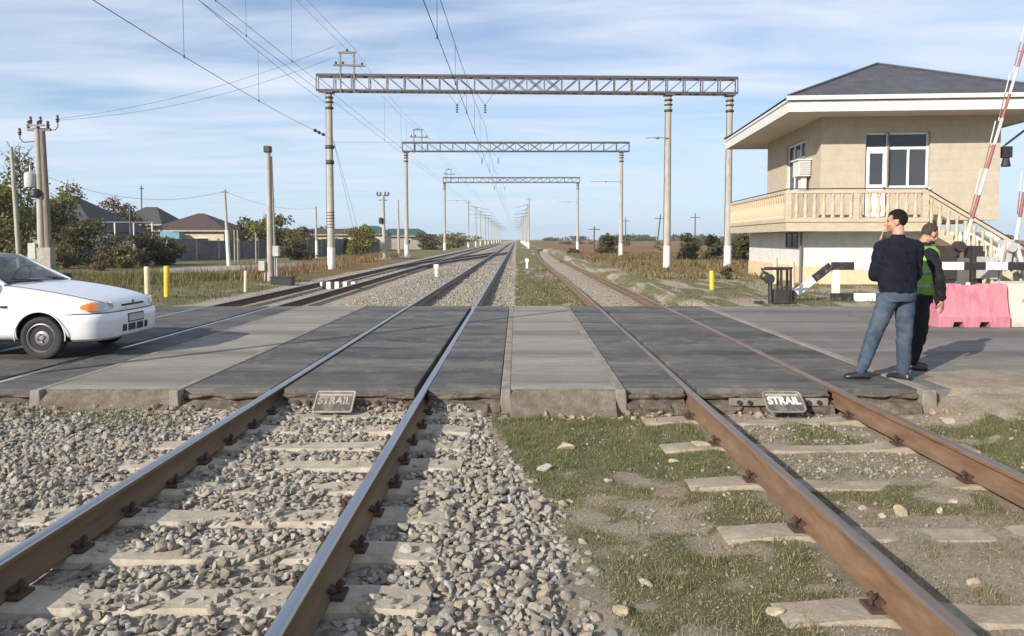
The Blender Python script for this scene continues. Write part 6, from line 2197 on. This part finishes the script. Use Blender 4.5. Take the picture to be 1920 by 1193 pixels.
for a, b_, c_ in ((0.055, 0.15, 0.27), (0.945, 0.85, 0.73)):
    hl = sweep('headlight', M['lamp_glass'], [(-0.1, 0.64), (0.012, 0.645), (0.006, 0.70), (-0.004, 0.75), (-0.1, 0.76)], min(b_, c_), max(b_, c_), 10, car, 50, (lambda u: 1 - 0.35 * u * u) if a < .5 else (lambda u: 1 - 0.35 * (1 - u) ** 2))
    sweep('indicator', M['orange'], [(-0.1, 0.64), (0.012, 0.645), (0.01, 0.70), (0.002, 0.75), (-0.1, 0.76)], min(a, b_), max(a, b_), 10, hl, 50, (lambda u: 0.35 + 0.65 * math.sin(min(1, u * 1.3 + 0.05) * PI / 2)) if a < .5 else (lambda u: 0.35 + 0.65 * math.sin(min(1, (1 - u) * 1.3 + 0.05) * PI / 2)))
sweep('grille_slot', M['interior'], [(-0.1, 0.672), (0.0, 0.672), (-0.002, 0.70), (-0.1, 0.70)], 0.36, 0.64, 24, car)
sweep('nose_panel', M['car_white'], [(-0.12, 0.60), (-0.006, 0.60), (-0.004, 0.67), (-0.012, 0.715), (-0.04, 0.745), (-0.12, 0.76)], 0.27, 0.73, 30, car)
bg_ = MB().lathe([(0.03, 0), (0.035, 0.006), (0.02, 0.01)], (cx(0.76) - 0.012, 0, 0.715), 14, rot=Matrix.Rotation(R(80), 3, 'Y'))
bg_.build('badge', M['rim'], car, smooth=40)

# greenhouse
top = [(-1.18, 0.555, 1.375), (-1.9, 0.575, 1.41), (-2.6, 0.555, 1.375), (-2.86, 0.53, 1.32)]
rings = []
for (x, w, z) in top:
    half = [(0, z - 0.02), (w * .9, z - 0.05), (w, z - 0.04), (w * 0.98, z - 0.01), (w * .85, z + 0.012), (w * .4, z + 0.025), (0, z + 0.028)]
    rings.append([(x, y, q) for y, q in half] + [(x, -y, q) for y, q in reversed(half[1:-1])])
MB().loft(rings).build('roof', M['car_white'], car, smooth=60)
pm = MB()
for s in (-1, 1):
    pm.bar((-0.52, s * 0.715, 0.985), (-1.2, s * 0.552, 1.362), 0.05, 0.045)
    pm.bar((-1.78, s * 0.735, 0.97), (-1.86, s * 0.575, 1.38), 0.075, 0.03)
    pm.bar((-3.15, s * 0.69, 0.97), (-2.78, s * 0.54, 1.33), 0.16, 0.04)
    pm.bar((-2.7, s * 0.735, 0.97), (-2.66, s * 0.56, 1.36), 0.07, 0.03)
    pm.bar((-0.62, s * 0.75, 0.985), (-3.1, s * 0.745, 0.99), 0.03, 0.05)
pm.build('pillars', M['car_white'], car, bevel=0.008)
MB().add([(-0.535, -0.69, 1.0), (-0.44, -0.3, 1.01), (-0.42, 0, 1.012), (-0.44, 0.3, 1.01), (-0.535, 0.69, 1.0), (-1.2, 0.545, 1.37), (-1.17, 0.3, 1.385), (-1.16, 0, 1.39), (-1.17, -0.3, 1.385), (-1.2, -0.545, 1.37)],
         [(0, 1, 8, 9), (1, 2, 7, 8), (2, 3, 6, 7), (3, 4, 5, 6)]).build('windscreen', M['car_glass'], car, smooth=60)
MB().add([(-3.2, -0.66, 0.99), (-3.2, 0.66, 0.99), (-2.84, 0.53, 1.33), (-2.84, -0.53, 1.33)], [(0, 1, 2, 3)]).build('rear_window', M['car_glass'], car)
for s in (-1, 1):
    MB().add([(-0.62, s * 0.74, 1.0), (-1.78, s * 0.745, 1.0), (-1.85, s * 0.58, 1.365), (-1.24, s * 0.56, 1.355)], [(0, 1, 2, 3)]).build('side_window', M['car_glass'], car)
    MB().add([(-1.82, s * 0.745, 1.0), (-2.7, s * 0.74, 1.0), (-2.66, s * 0.57, 1.35), (-1.89, s * 0.58, 1.365)], [(0, 1, 2, 3)]).build('side_window', M['car_glass'], car)
ds = MB().box(-0.95, -0.6, -0.66, 0.66, 0.98, 1.03)
dash = ds.build('dashboard', M['interior'], car, bevel=0.02)
MB().obox((-0.66, 0.12, 1.036), (0.14, 0.22, 0.004)).build('paper', M['white_paint'], dash)
MB().tube([(-1.02 + 0.06 * math.sin(a), 0.34 + 0.18 * math.cos(a), 1.05 + 0.16 * math.sin(a)) for a in np.linspace(0, 2 * PI, 22)], 0.014, 6).build('steering_wheel', M['interior'], car, smooth=60)
for s in (-1, 1):
    MB().box(-1.75, -1.6, s * 0.36 - 0.22, s * 0.36 + 0.22, 0.95, 1.16).box(-1.74, -1.64, s * 0.36 - 0.11, s * 0.36 + 0.11, 1.18, 1.32).bar((-1.69, s * .36, 1.15), (-1.69, s * .36, 1.19), 0.04).build('seat', M['interior'], car, bevel=0.03)
for y0, y1 in ((-0.1, -0.58), (0.5, 0.05)):
    MB().tube([(-0.42, y0, 1.01), (-0.5, y1, 1.035)], 0.008, 5).tube([(-0.455, y0 + (y1 - y0) * .1, 1.03), (-0.56, y1, 1.07)], 0.007, 5).build('wiper', M['interior'], car)

# wheels
def wheel(x, s):
    w = thing('wheel', None, None)
    w.name = 'wheel'
    w.parent = car
    w.location = (x, s * 0.735, 0.285)
    rot = Matrix(((1, 0, 0), (0, 0, s), (0, -s, 0)))     # lathe z -> outward
    tp = [(0.185, -0.075), (0.25, -0.085), (0.278, -0.07), (0.286, -0.03), (0.286, 0.035), (0.278, 0.07), (0.255, 0.084), (0.222, 0.08), (0.2, 0.066), (0.188, 0.05)]
    MB().lathe(tp, (0, 0, 0), 36, 0, rot).build('tyre', M['tyre'], w, smooth=45)
    rp = [(0.192, -0.05), (0.2, 0.064), (0.19, 0.069), (0.176, 0.048), (0.162, 0.04), (0.14, 0.03), (0.115, 0.03), (0.095, 0.05), (0.06, 0.058), (0.045, 0.05), (0.03, 0.066), (0.0005, 0.068)]
    rm_ = MB().lathe(rp, (0, 0, 0), 32, 0, rot)
    ro = rm_.build('rim', M['rim'], w, smooth=30)
    h = MB()
    for k in range(8):
        a = 2 * PI * k / 8
        h.lathe([(0.02, 0.031), (0.02, 0.036)], (0.128 * math.cos(a), s * 0.0, 0.128 * math.sin(a)), 8, 0, rot)
    for k in range(4):
        a = 2 * PI * k / 4 + .4
        h.lathe([(0.011, 0.055), (0.011, 0.068)], (0.052 * math.cos(a), 0, 0.052 * math.sin(a)), 6, 0, rot)
    h.build('rim_holes', M['interior'], ro)
    MB().tube([(0.186 * math.cos(a), s * 0.07, 0.186 * math.sin(a)) for a in np.linspace(0, 2 * PI, 33)], 0.006, 5).build('rim_edge', M['rim'], ro, smooth=60)
for x in (0.0, -2.46):
    for s in (-1, 1): wheel(x, s)
un = MB().box(-3.0, 0.55, -0.55, 0.55, 0.2, 0.3)
un.build('underbody', M['interior'], car)
# ================================================================== PEOPLE
M['skin'] = mat('skin', [(0.38, 0.2, 0.13), (0.46, 0.26, 0.18)], 20, 0.55, bmp=0.1, bdist=0.002)
M['hair'] = mat('dark_hair', [(0.006, 0.005, 0.0045), (0.02, 0.015, 0.012)], 60, 0.85, spec=0.12, bmp=0.6, bdist=0.004, stretch=(1, 1, 0.25))
M['hair_grey'] = mat('greying_hair', [(0.025, 0.02, 0.016), (0.085, 0.068, 0.055)], 60, 0.85, spec=0.12, bmp=0.6, bdist=0.004, stretch=(1, 1, 0.25))
M['navy'] = mat('navy_knit', [(0.007, 0.009, 0.016), (0.013, 0.015, 0.026)], 14, 0.95, bmp=0.5, bdist=0.004, fine=160, spec=0.15)
M['jeans'] = mat('blue_jeans', [(0.02, 0.035, 0.06), (0.04, 0.062, 0.095), (0.085, 0.11, 0.14)], 5, 0.92, bmp=0.5, bdist=0.004, fine=120, spec=0.15, stain=(0.11, 0.13, 0.15), stain_scale=2.2, stain_amt=0.45)
M['black_cloth'] = mat('black_cloth', [(0.01, 0.01, 0.013), (0.02, 0.02, 0.025)], 10, 0.9, bmp=0.5, bdist=0.004, fine=90, spec=0.2)
M['shoe'] = plain('black_leather', (0.014, 0.013, 0.013), 0.35, 0, 0.5)
M['hivis'] = mat('hivis_green', [(0.14, 0.29, 0.03), (0.21, 0.38, 0.05)], 8, 0.8, bmp=0.3, bdist=0.004)
M['reflect'] = plain('reflective_band', (0.22, 0.27, 0.2), 0.5, 0.2)
M['eye'] = plain('dark_eye', (0.02, 0.015, 0.012), 0.2)


def limb(mb, pts, n=14):
    """tapered chain with rounded joints: [(point, radius), ...]"""
    for (p, r), (q, s) in zip(pts[:-1], pts[1:]):
        p, q = Vector(p), Vector(q)
        mb.tube([p, p.lerp(q, 0.35), p.lerp(q, 0.7), q], [r, r * 0.62 + s * 0.38 + 0.004, r * 0.3 + s * 0.7 + 0.001, s], n)
    for p, r in pts: mb.ball(p, r * 0.99, 12, 8)
    return mb


def torso_rings(levels, yaw, grow=0.0):
    rings = []
    for (z, x, y, rx, ry) in levels:
        r_ = []
        for k in range(28):
            a = 2 * PI * k / 28
            c_, s_ = math.cos(a), math.sin(a)
            e = 0.86
            u = math.copysign(abs(c_) ** e, c_) * (rx + grow)
            w = math.copysign(abs(s_) ** e, s_) * (ry + grow)
            r_.append((x + u * math.cos(yaw) - w * math.sin(yaw), y + u * math.sin(yaw) + w * math.cos(yaw), z))
        rings.append(r_)
    return rings


def solidify(o, voxel, smooth_it=3, fold=0.0, fs=9.0, seed=0):
    r = o.modifiers.new('r', 'REMESH'); r.mode = 'VOXEL'; r.voxel_size = voxel; r.use_smooth_shade = True
    s = o.modifiers.new('s', 'SMOOTH'); s.factor = 0.5; s.iterations = smooth_it
    bake(o, None)
    if fold:
        me = o.data
        n = len(me.vertices)
        co = np.empty(n * 3, np.float32); me.vertices.foreach_get('co', co); co = co.reshape(-1, 3)
        no = np.empty(n * 3, np.float32); me.vertices.foreach_get('normal', no); no = no.reshape(-1, 3)
        f = fbm(co[:, 0] * fs + co[:, 1] * fs * .7 + 30, co[:, 2] * fs * 1.8 + co[:, 0] * fs * 1.2 + 30, seed, 3) - 0.5
        co = co + no * (f * 2 * fold)[:, None]
        me.vertices.foreach_set('co', co.ravel().astype(np.float32)); me.update()
    return o


def hand(mb, wrist, dirv, palmn, curl, thumb_side=1, s=1.0):
    """palm + four curled fingers + thumb; dirv = along the fingers, palmn = palm normal"""
    d = Vector(dirv).normalized(); n = Vector(palmn); n = (n - d * n.dot(d)).normalized(); a = d.cross(n).normalized() * thumb_side
    w = Vector(wrist)
    rot = Matrix((a, d, n)).transposed()
    mb.ball(w + d * 0.045 * s, (0.04 * s, 0.055 * s, 0.017 * s), 14, 8, rot)
    for k, (off, L) in enumerate(((0.03, 0.075), (0.01, 0.085), (-0.01, 0.08), (-0.029, 0.062))):
        p = w + d * 0.085 * s + a * off * s
        pts = [p - d * 0.02]
        ang = curl * (0.8 + 0.08 * k)
        dd = d.copy()
        for seg in range(3):
            pts.append(pts[-1] + dd * L * s * (0.5 if seg == 0 else 0.32) + (d * 0.02 if seg == 0 else Vector()))
            dd = (dd * math.cos(ang) + n * math.sin(ang)).normalized() if seg == 0 else (Matrix.Rotation(ang, 3, a * thumb_side) @ dd).normalized()
        mb.tube(pts, [0.0098 * s, 0.0095 * s, 0.0088 * s, 0.0075 * s], 8)
        mb.ball(pts[-1], 0.0077 * s, 8, 6)
    p = w + d * 0.02 * s + a * 0.032 * s
    mb.tube([p, p + (a * 0.7 + d * 0.6 + n * .3).normalized() * 0.04 * s, p + (a * 0.7 + d * 0.6 + n * .3).normalized() * 0.04 * s + (d * .9 + n * .4 + a * .1).normalized() * 0.035 * s], [0.013 * s, 0.011 * s, 0.008 * s], 8)


def head_parts(c, yaw, pitch, roll=0.0):
    R_ = Matrix.Rotation(yaw, 3, 'Z') @ Matrix.Rotation(-pitch, 3, 'X') @ Matrix.Rotation(roll, 3, 'Y')
    c = Vector(c)
    def T(p): return c + R_ @ Vector(p)
    return R_, T


def person(label, loc, k, torso, yaw, headc, hyaw, hpitch, armL, armR, legL, legR, toes, top_mat, leg_mat, hair_mat, vest=False, hands=None, neck=None, stubble=False):
    root = thing('person', label, 'person', loc)
    root.scale = (k, k, k)
    R_, T = head_parts(headc, hyaw, hpitch)
    b_ = MB()
    # head
    b_.ball(T((0, -0.012, 0.028)), (0.074, 0.094, 0.094), 20, 14, R_)
    b_.ball(T((0, 0.022, -0.035)), (0.06, 0.07, 0.075), 18, 12, R_)
    b_.ball(T((0, 0.052, -0.082)), (0.034, 0.03, 0.026), 12, 8, R_)
    b_.ball(T((0, 0.0, -0.07)), (0.054, 0.06, 0.04), 14, 10, R_)
    b_.tube([T((0, 0.082, 0.018)), T((0, 0.094, -0.012)), T((0, 0.102, -0.03)), T((0, 0.083, -0.038))], [0.009, 0.013, 0.016, 0.012], 10)
    b_.ball(T((0, 0.083, -0.062)), (0.022, 0.012, 0.008), 10, 6, R_)
    b_.ball(T((0, 0.074, 0.03)), (0.05, 0.016, 0.011), 12, 7, R_)
    for s in (-1, 1):
        b_.ball(T((s * 0.076, -0.008, -0.008)), (0.011, 0.022, 0.034), 10, 8, R_)
        b_.ball(T((s * 0.042, 0.058, -0.03)), (0.024, 0.022, 0.024), 10, 8, R_)
    top_lv = torso[-1]
    nk = Vector(neck or (top_lv[1], top_lv[2], top_lv[0]))
    b_.tube([nk - Vector((0, 0, 0.08)), nk + Vector((0, 0, 0.01)), T((0, -0.02, -0.05))], [0.07, 0.06, 0.056], 16)
    # inner trunk and limbs (under the clothes)
    b_.loft(torso_rings(torso, yaw, -0.022))
    limb(b_, [(p, max(0.02, r - 0.016)) for p, r in armL])
    limb(b_, [(p, max(0.02, r - 0.016)) for p, r in armR])
    limb(b_, [(p, max(0.025, r - 0.02)) for p, r in legL])
    limb(b_, [(p, max(0.025, r - 0.02)) for p, r in legR])
    for h in hands: hand(b_, *h)
    body = b_.build('body', M['skin'], root)
    solidify(body, 0.0062, 2)
    for s in (-1, 1):
        MB().ball(T((s * 0.031, 0.0735, 0.006)), 0.0095, 10, 7).build('eye', M['eye'], root, smooth=180)
    # hair cap
    h = MB()
    h.ball((0, -0.016, 0.034), (0.0785, 0.098, 0.0985), 44, 30)
    keep = []
    for f in h.f:
        cc = sum((h.v[i] for i in f), Vector()) / len(f)
        line = 0.062 + 0.012 * math.sin(cc.x * 90)
        ok = (cc.z > line and cc.y < 0.1) or (cc.y < -0.034 and cc.z > -0.05) or (cc.y < 0.03 + 0.006 * math.sin(cc.z * 300) and cc.z > 0.028)
        if cc.z > 0.06 and cc.y > 0.07: ok = cc.z > 0.075
        if vest: ok = (cc.z > 0.06 and cc.y < 0.025) or (cc.y < -0.038 and cc.z > -0.03) or (cc.y < 0.0 and cc.z > 0.02)
        keep.append(ok)
    h.f = [f for f, q in zip(h.f, keep) if q]
    h.m = [0] * len(h.f)
    for i, v_ in enumerate(h.v): h.v[i] = T(v_ + v_.normalized() * 0.003 * math.sin(i * 1.7))
    ho = h.build('hair', hair_mat, root, smooth=180)
    sd_ = ho.modifiers.new('t', 'SOLIDIFY'); sd_.thickness = 0.008; sd_.offset = -1
    if stubble:
        st_ = MB()
        st_.ball((0, 0.024, -0.048), (0.0625, 0.073, 0.067), 24, 16)
        st_.f = [f for f in st_.f if (sum((st_.v[i] for i in f), Vector()) / len(f)).z < -0.078]
        st_.m = [0] * len(st_.f)
        for i, v_ in enumerate(st_.v): st_.v[i] = T(v_)
        st_.build('beard', hair_mat, root, smooth=180)
    # clothes
    c_ = MB().loft(torso_rings(torso, yaw))
    limb(c_, armL[:3]); limb(c_, armR[:3])
    for arm in (armL, armR):
        sh = Vector(arm[0][0]); inn = Vector((nk.x, nk.y, sh.z))
        c_.tube([sh, sh.lerp(inn, 0.5) + Vector((0, 0, 0.025)), inn + Vector((0, 0, 0.045))], [arm[0][1], 0.075, 0.075], 12)
    c_.tube([nk - Vector((0, 0, 0.05)), nk + Vector((0, 0, 0.022))], [0.08, 0.068], 16)
    jm = c_.build('sweater' if not vest else 'jacket', top_mat, root)
    solidify(jm, 0.0095, 3, 0.014, 11, 3)
    t_ = MB()
    hipz = torso[0][0]
    lv = torso[0]
    t_.loft(torso_rings([(hipz - 0.1, lv[1], lv[2], lv[3] * 0.98, lv[4] * 0.98), (hipz + 0.02, lv[1], lv[2], lv[3] - 0.012, lv[4] - 0.012), (hipz + 0.06, lv[1], lv[2], lv[3] - 0.02, lv[4] - 0.02)], yaw))
    for leg in (legL, legR):
        limb(t_, leg, 16)
        t_.ball(Vector(leg[0][0]), (leg[0][1] * 1.02, leg[0][1] * 1.1, leg[0][1] * 1.1), 14, 10)
    tr = t_.build('trousers', leg_mat, root)
    solidify(tr, 0.0095, 3, 0.011, 11, 5)
    for leg, tdir in zip((legL, legR), toes):
        a = Vector(leg[-1][0]); td = Vector((tdir[0], tdir[1], 0)).normalized(); sd = Vector((td.y, -td.x, 0))
        s_ = MB()
        rings = []
        for (u, w, h_) in ((-0.085, 0.025, 0.05), (-0.07, 0.036, 0.085), (0.0, 0.042, 0.095), (0.07, 0.046, 0.075), (0.115, 0.048, 0.062), (0.155, 0.042, 0.052), (0.178, 0.022, 0.035)):
            c0 = Vector((a.x, a.y, 0)) + td * u
            rings.append([c0 + sd * w, c0 + sd * w + Vector((0, 0, h_ * 0.45)), c0 + sd * w * 0.6 + Vector((0, 0, h_ * 0.9)), c0 + Vector((0, 0, h_)), c0 - sd * w * 0.6 + Vector((0, 0, h_ * 0.9)), c0 - sd * w + Vector((0, 0, h_ * .45)), c0 - sd * w])
        s_.loft(rings)
        so = s_.build('shoe', M['shoe'], root, smooth=180)
        ss = so.modifiers.new('s', 'SUBSURF'); ss.levels = 2; ss.render_levels = 2
    if vest:
        vl = [l for l in torso if l[0] > 0.86]
        v_ = MB().loft(torso_rings([(l[0], l[1], l[2], l[3], l[4]) for l in vl[:-1]], yaw, 0.024), cap=False)
        vo = v_.build('safety_vest', M['hivis'], root, smooth=180)
        sd_ = vo.modifiers.new('t', 'SOLIDIFY'); sd_.thickness = 0.006
        def lv_at(z):
            for p, q in zip(torso[:-1], torso[1:]):
                if p[0] <= z <= q[0]:
                    f = (z - p[0]) / (q[0] - p[0])
                    return tuple(p[i] + (q[i] - p[i]) * f for i in range(5))
        for zc in (1.0, 1.17):
            v2 = MB().loft(torso_rings([lv_at(zc - 0.028), lv_at(zc), lv_at(zc + 0.028)], yaw, 0.0275), cap=False)
            r2 = v2.build('reflective_band', M['reflect'], vo, smooth=180)
            sd_ = r2.modifiers.new('t', 'SOLIDIFY'); sd_.thickness = 0.004
    return root


# ---- man in navy sweater, back to the camera, hand at his chin
K1 = 1.075
pf = G(1690, 711, 0.0)
tor = [(0.93, 0.0, 0.03, 0.2, 0.135), (1.02, -0.005, 0.03, 0.215, 0.135), (1.12, -0.01, 0.03, 0.215, 0.13), (1.24, -0.01, 0.03, 0.215, 0.13), (1.36, -0.015, 0.03, 0.215, 0.125), (1.44, -0.015, 0.025, 0.19, 0.1), (1.495, -0.015, 0.025, 0.11, 0.075), (1.52, -0.015, 0.025, 0.07, 0.065)]
person('man in navy sweater and blue jeans standing with hand at his chin', (pf.x - 0.05, pf.y, 0.0), K1, tor, R(16), (-0.03, 0.05, 1.675), R(62), R(2),
       [((-0.2, -0.01, 1.41), 0.078), ((-0.235, 0.06, 1.1), 0.066), ((-0.135, 0.19, 1.42), 0.045), ((-0.125, 0.185, 1.455), 0.032)],
       [((0.195, 0.07, 1.41), 0.078), ((0.225, 0.12, 1.1), 0.066), ((0.06, 0.3, 1.12), 0.043), ((0.03, 0.31, 1.13), 0.032)],
       [((-0.088, 0.02, 0.9), 0.105), ((-0.235, 0.03, 0.49), 0.079), ((-0.37, 0.02, 0.105), 0.06)],
       [((0.088, 0.04, 0.9), 0.105), ((0.075, 0.02, 0.49), 0.079), ((0.045, -0.03, 0.10), 0.06)],
       ((-0.9, 0.25), (-0.25, 0.4)), M['navy'], M['jeans'], M['hair'],
       hands=[((-0.125, 0.185, 1.46), (0.22, -0.2, 1.0), (0.8, -0.6, 0.1), 0.85, 1), ((0.03, 0.31, 1.13), (-1, 0.1, 0.1), (0, -1, 0), 0.4, 1)])

# ---- man in green safety vest, looking down to the right
pf = G(1730, 695, 0.0)
tor = [(0.9, 0.0, 0.0, 0.17, 0.135), (1.0, 0.0, 0.0, 0.178, 0.14), (1.12, 0.005, 0.0, 0.185, 0.142), (1.24, 0.015, 0.0, 0.19, 0.135), (1.34, 0.025, 0.0, 0.19, 0.122), (1.42, 0.035, 0.0, 0.17, 0.1), (1.475, 0.045, 0.0, 0.1, 0.075), (1.5, 0.05, 0.0, 0.068, 0.062)]
person('man in green safety vest over black clothes, head bowed', (pf.x - 0.01, pf.y + 0.14, 0.0), 1.03, tor, R(-62), (0.115, -0.02, 1.612), R(-78), R(24),
       [((0.12, 0.17, 1.38), 0.074), ((0.2, 0.24, 1.1), 0.06), ((0.26, 0.14, 0.92), 0.046), ((0.27, 0.12, 0.89), 0.033)],
       [((0.045, -0.185, 1.37), 0.074), ((0.13, -0.21, 1.09), 0.062), ((0.2, -0.16, 0.87), 0.048), ((0.205, -0.15, 0.84), 0.033)],
       [((0.04, 0.085, 0.87), 0.1), ((0.06, 0.1, 0.47), 0.073), ((0.02, 0.11, 0.10), 0.062)],
       [((-0.01, -0.085, 0.87), 0.1), ((-0.0, -0.1, 0.47), 0.073), ((-0.09, -0.08, 0.10), 0.062)],
       ((0.95, -0.1), (0.9, -0.35)), M['black_cloth'], M['black_cloth'], M['hair_grey'], True,
       hands=[((0.27, 0.12, 0.885), (0.2, -0.3, -0.9), (-0.8, -0.2, 0), 0.5, 1), ((0.205, -0.15, 0.835), (0.15, 0.2, -0.95), (-0.5, 0.8, 0), 0.5, -1)], stubble=True)

# ---- third person, of whom only a hand reaches into the frame
pf = Vector((5.95, 8.0, -0.03))
tor = [(0.93, 0.0, 0.0, 0.178, 0.128), (1.02, 0.0, 0.0, 0.18, 0.125), (1.12, 0, 0.0, 0.185, 0.122), (1.24, 0, 0.0, 0.195, 0.125), (1.36, 0, 0.0, 0.205, 0.12), (1.44, 0, 0, 0.19, 0.1), (1.495, 0, 0, 0.11, 0.075), (1.52, 0, 0, 0.07, 0.065)]
person('person just outside the right edge, only one hand reaching into view', tuple(pf), 1.0, tor, R(80), (-0.04, 0.0, 1.67), R(80), R(10),
       [((-0.02, -0.2, 1.42), 0.074), ((-0.12, -0.25, 1.14), 0.06), ((-0.33, -0.16, 1.02), 0.045), ((-0.37, -0.14, 1.01), 0.033)],
       [((0.02, 0.2, 1.42), 0.074), ((0.05, 0.26, 1.14), 0.06), ((-0.1, 0.28, 0.92), 0.045), ((-0.12, 0.28, 0.9), 0.033)],
       [((0.0, -0.088, 0.9), 0.102), ((0.0, -0.1, 0.49), 0.074), ((0.02, -0.11, 0.10), 0.062)],
       [((0.0, 0.088, 0.9), 0.102), ((0.0, 0.1, 0.49), 0.074), ((0.02, 0.11, 0.10), 0.062)],
       ((-0.9, -0.1), (-0.9, 0.1)), M['black_cloth'], M['black_cloth'], M['hair'],
       hands=[((-0.375, -0.14, 1.008), (-1, 0.15, -0.1), (0, 0.2, -1), 0.45, 1), ((-0.12, 0.28, 0.9), (-0.5, 0, -0.9), (0, -1, 0), 0.4, 1)])
# ================================================================== SKY, SUN, CAMERA
SUN_EL, SUN_AZ = R(25), R(222)     # compass bearing of the sun, clockwise from +Y
w = bpy.data.worlds.new("World")
SC.world = w
w.use_nodes = True
t = w.node_tree
t.nodes.clear()
out = t.nodes.new('ShaderNodeOutputWorld')
bg = t.nodes.new('ShaderNodeBackground')
sky = t.nodes.new('ShaderNodeTexSky')
sky.sky_type = 'NISHITA'
sky.sun_disc = False
sky.sun_elevation = SUN_EL
sky.sun_rotation = SUN_AZ
sky.altitude = 0
sky.air_density = 1.0
sky.dust_density = 0.3
sky.ozone_density = 2.0
tc = t.nodes.new('ShaderNodeTexCoord')
sp = t.nodes.new('ShaderNodeSeparateXYZ')
t.links.new(tc.outputs['Generated'], sp.inputs[0])


def wm(op, a, b_=None):
    m = t.nodes.new('ShaderNodeMath')
    m.operation = op
    for i, q in enumerate((a, b_)):
        if q is None: continue
        if isinstance(q, (int, float)): m.inputs[i].default_value = q
        else: t.links.new(q, m.inputs[i])
    return m.outputs[0]


zc = wm('ADD', wm('MAXIMUM', sp.outputs[2], 0.0), 0.06)
u, v = wm('DIVIDE', sp.outputs[0], zc), wm('DIVIDE', sp.outputs[1], zc)
cb = t.nodes.new('ShaderNodeCombineXYZ')
t.links.new(u, cb.inputs[0]); t.links.new(v, cb.inputs[1])
mp = t.nodes.new('ShaderNodeMapping')
mp.inputs['Rotation'].default_value = (0, 0, R(14))
mp.inputs['Scale'].default_value = (0.75, 1.9, 1)
mp.inputs['Location'].default_value = (3.1, 1.7, 0)
t.links.new(cb.outputs[0], mp.inputs[0])
n1 = noise(t, mp.outputs[0], 1.0, 9, 0.55, 0.5)
mp2 = t.nodes.new('ShaderNodeMapping')
mp2.inputs['Rotation'].default_value = (0, 0, R(9))
mp2.inputs['Scale'].default_value = (0.16, 0.55, 1)
t.links.new(cb.outputs[0], mp2.inputs[0])
n2 = noise(t, mp2.outputs[0], 1.0, 6, 0.55, 0.3)
cl = wm('ADD', wm('MULTIPLY', n1, 0.5), wm('MULTIPLY', n2, 0.5))
cf = ramp(t, cl, [(0.03,) * 3, (0.5,) * 3, (0.95,) * 3], [0.40, 0.5, 0.6])
haze = ramp(t, sp.outputs[2], [(0.35,) * 3, (0.75,) * 3, (1,) * 3], [0.0, 0.06, 0.2])
cf2 = wm('MULTIPLY', cf, haze)
skyc = mixc(t, 1.0, sky.outputs[0], (0.84, 0.88, 1.0), 'MULTIPLY')
hz = ramp(t, sp.outputs[2], [(0.85,) * 3, (0.62,) * 3, (0.2,) * 3, (0, 0, 0)], [0.0, 0.06, 0.22, 0.5])
skyc = mixc(t, hz, skyc, (4.3, 6.0, 7.6))
cm = mixc(t, cf2, skyc, (5.9, 6.5, 7.5))
t.links.new(cm, bg.inputs[0])
bg.inputs[1].default_value = 0.1
t.links.new(bg.outputs[0], out.inputs[0])

sl = bpy.data.lights.new('sun', 'SUN')
sl.energy = 5.0
sl.angle = R(0.6)
sl.color = (1.0, 0.915, 0.8)
so = bpy.data.objects.new('sun', sl)
COL.objects.link(so)
sd = Vector((math.sin(SUN_AZ) * math.cos(SUN_EL), math.cos(SUN_AZ) * math.cos(SUN_EL), math.sin(SUN_EL)))
so.rotation_euler = (-sd).to_track_quat('-Z', 'Y').to_euler()
so.location = sd * 60

hm = bpy.data.materials.new('haze_air')
hm.use_nodes = True
ht = hm.node_tree
ht.nodes.clear()
ho = ht.nodes.new('ShaderNodeOutputMaterial')
hv = ht.nodes.new('ShaderNodeVolumePrincipled')
hv.inputs['Color'].default_value = (0.88, 0.94, 1.0, 1)
hv.inputs['Density'].default_value = 0.0003
hv.inputs['Anisotropy'].default_value = 0.3
ht.links.new(hv.outputs[0], ho.inputs['Volume'])
hz_ = MB().box(-1000, 1000, -60, 1500, -3, 26).build('haze', hm)
tag(hz_, kind='stuff')

cam = bpy.data.cameras.new('camera')
cam.sensor_width = 36
cam.lens = 36 * F / 1920
cam.shift_x = -(CX - 960) / 1920
cam.shift_y = (CY - 596.5) / 1920
cam.clip_end = 6000
cam.clip_start = 0.05
co = bpy.data.objects.new('camera', cam)
COL.objects.link(co)
co.location = (0, 0, CAMH)
co.rotation_euler = (PI / 2 - TH, 0, 0)
SC.camera = co
SC.view_settings.view_transform = 'Standard'
SC.view_settings.look = 'None'
SC.view_settings.exposure = 0.46
SC.view_settings.gamma = 1.0
SC.cycles.max_bounces = 6
SC.cycles.transparent_max_bounces = 8
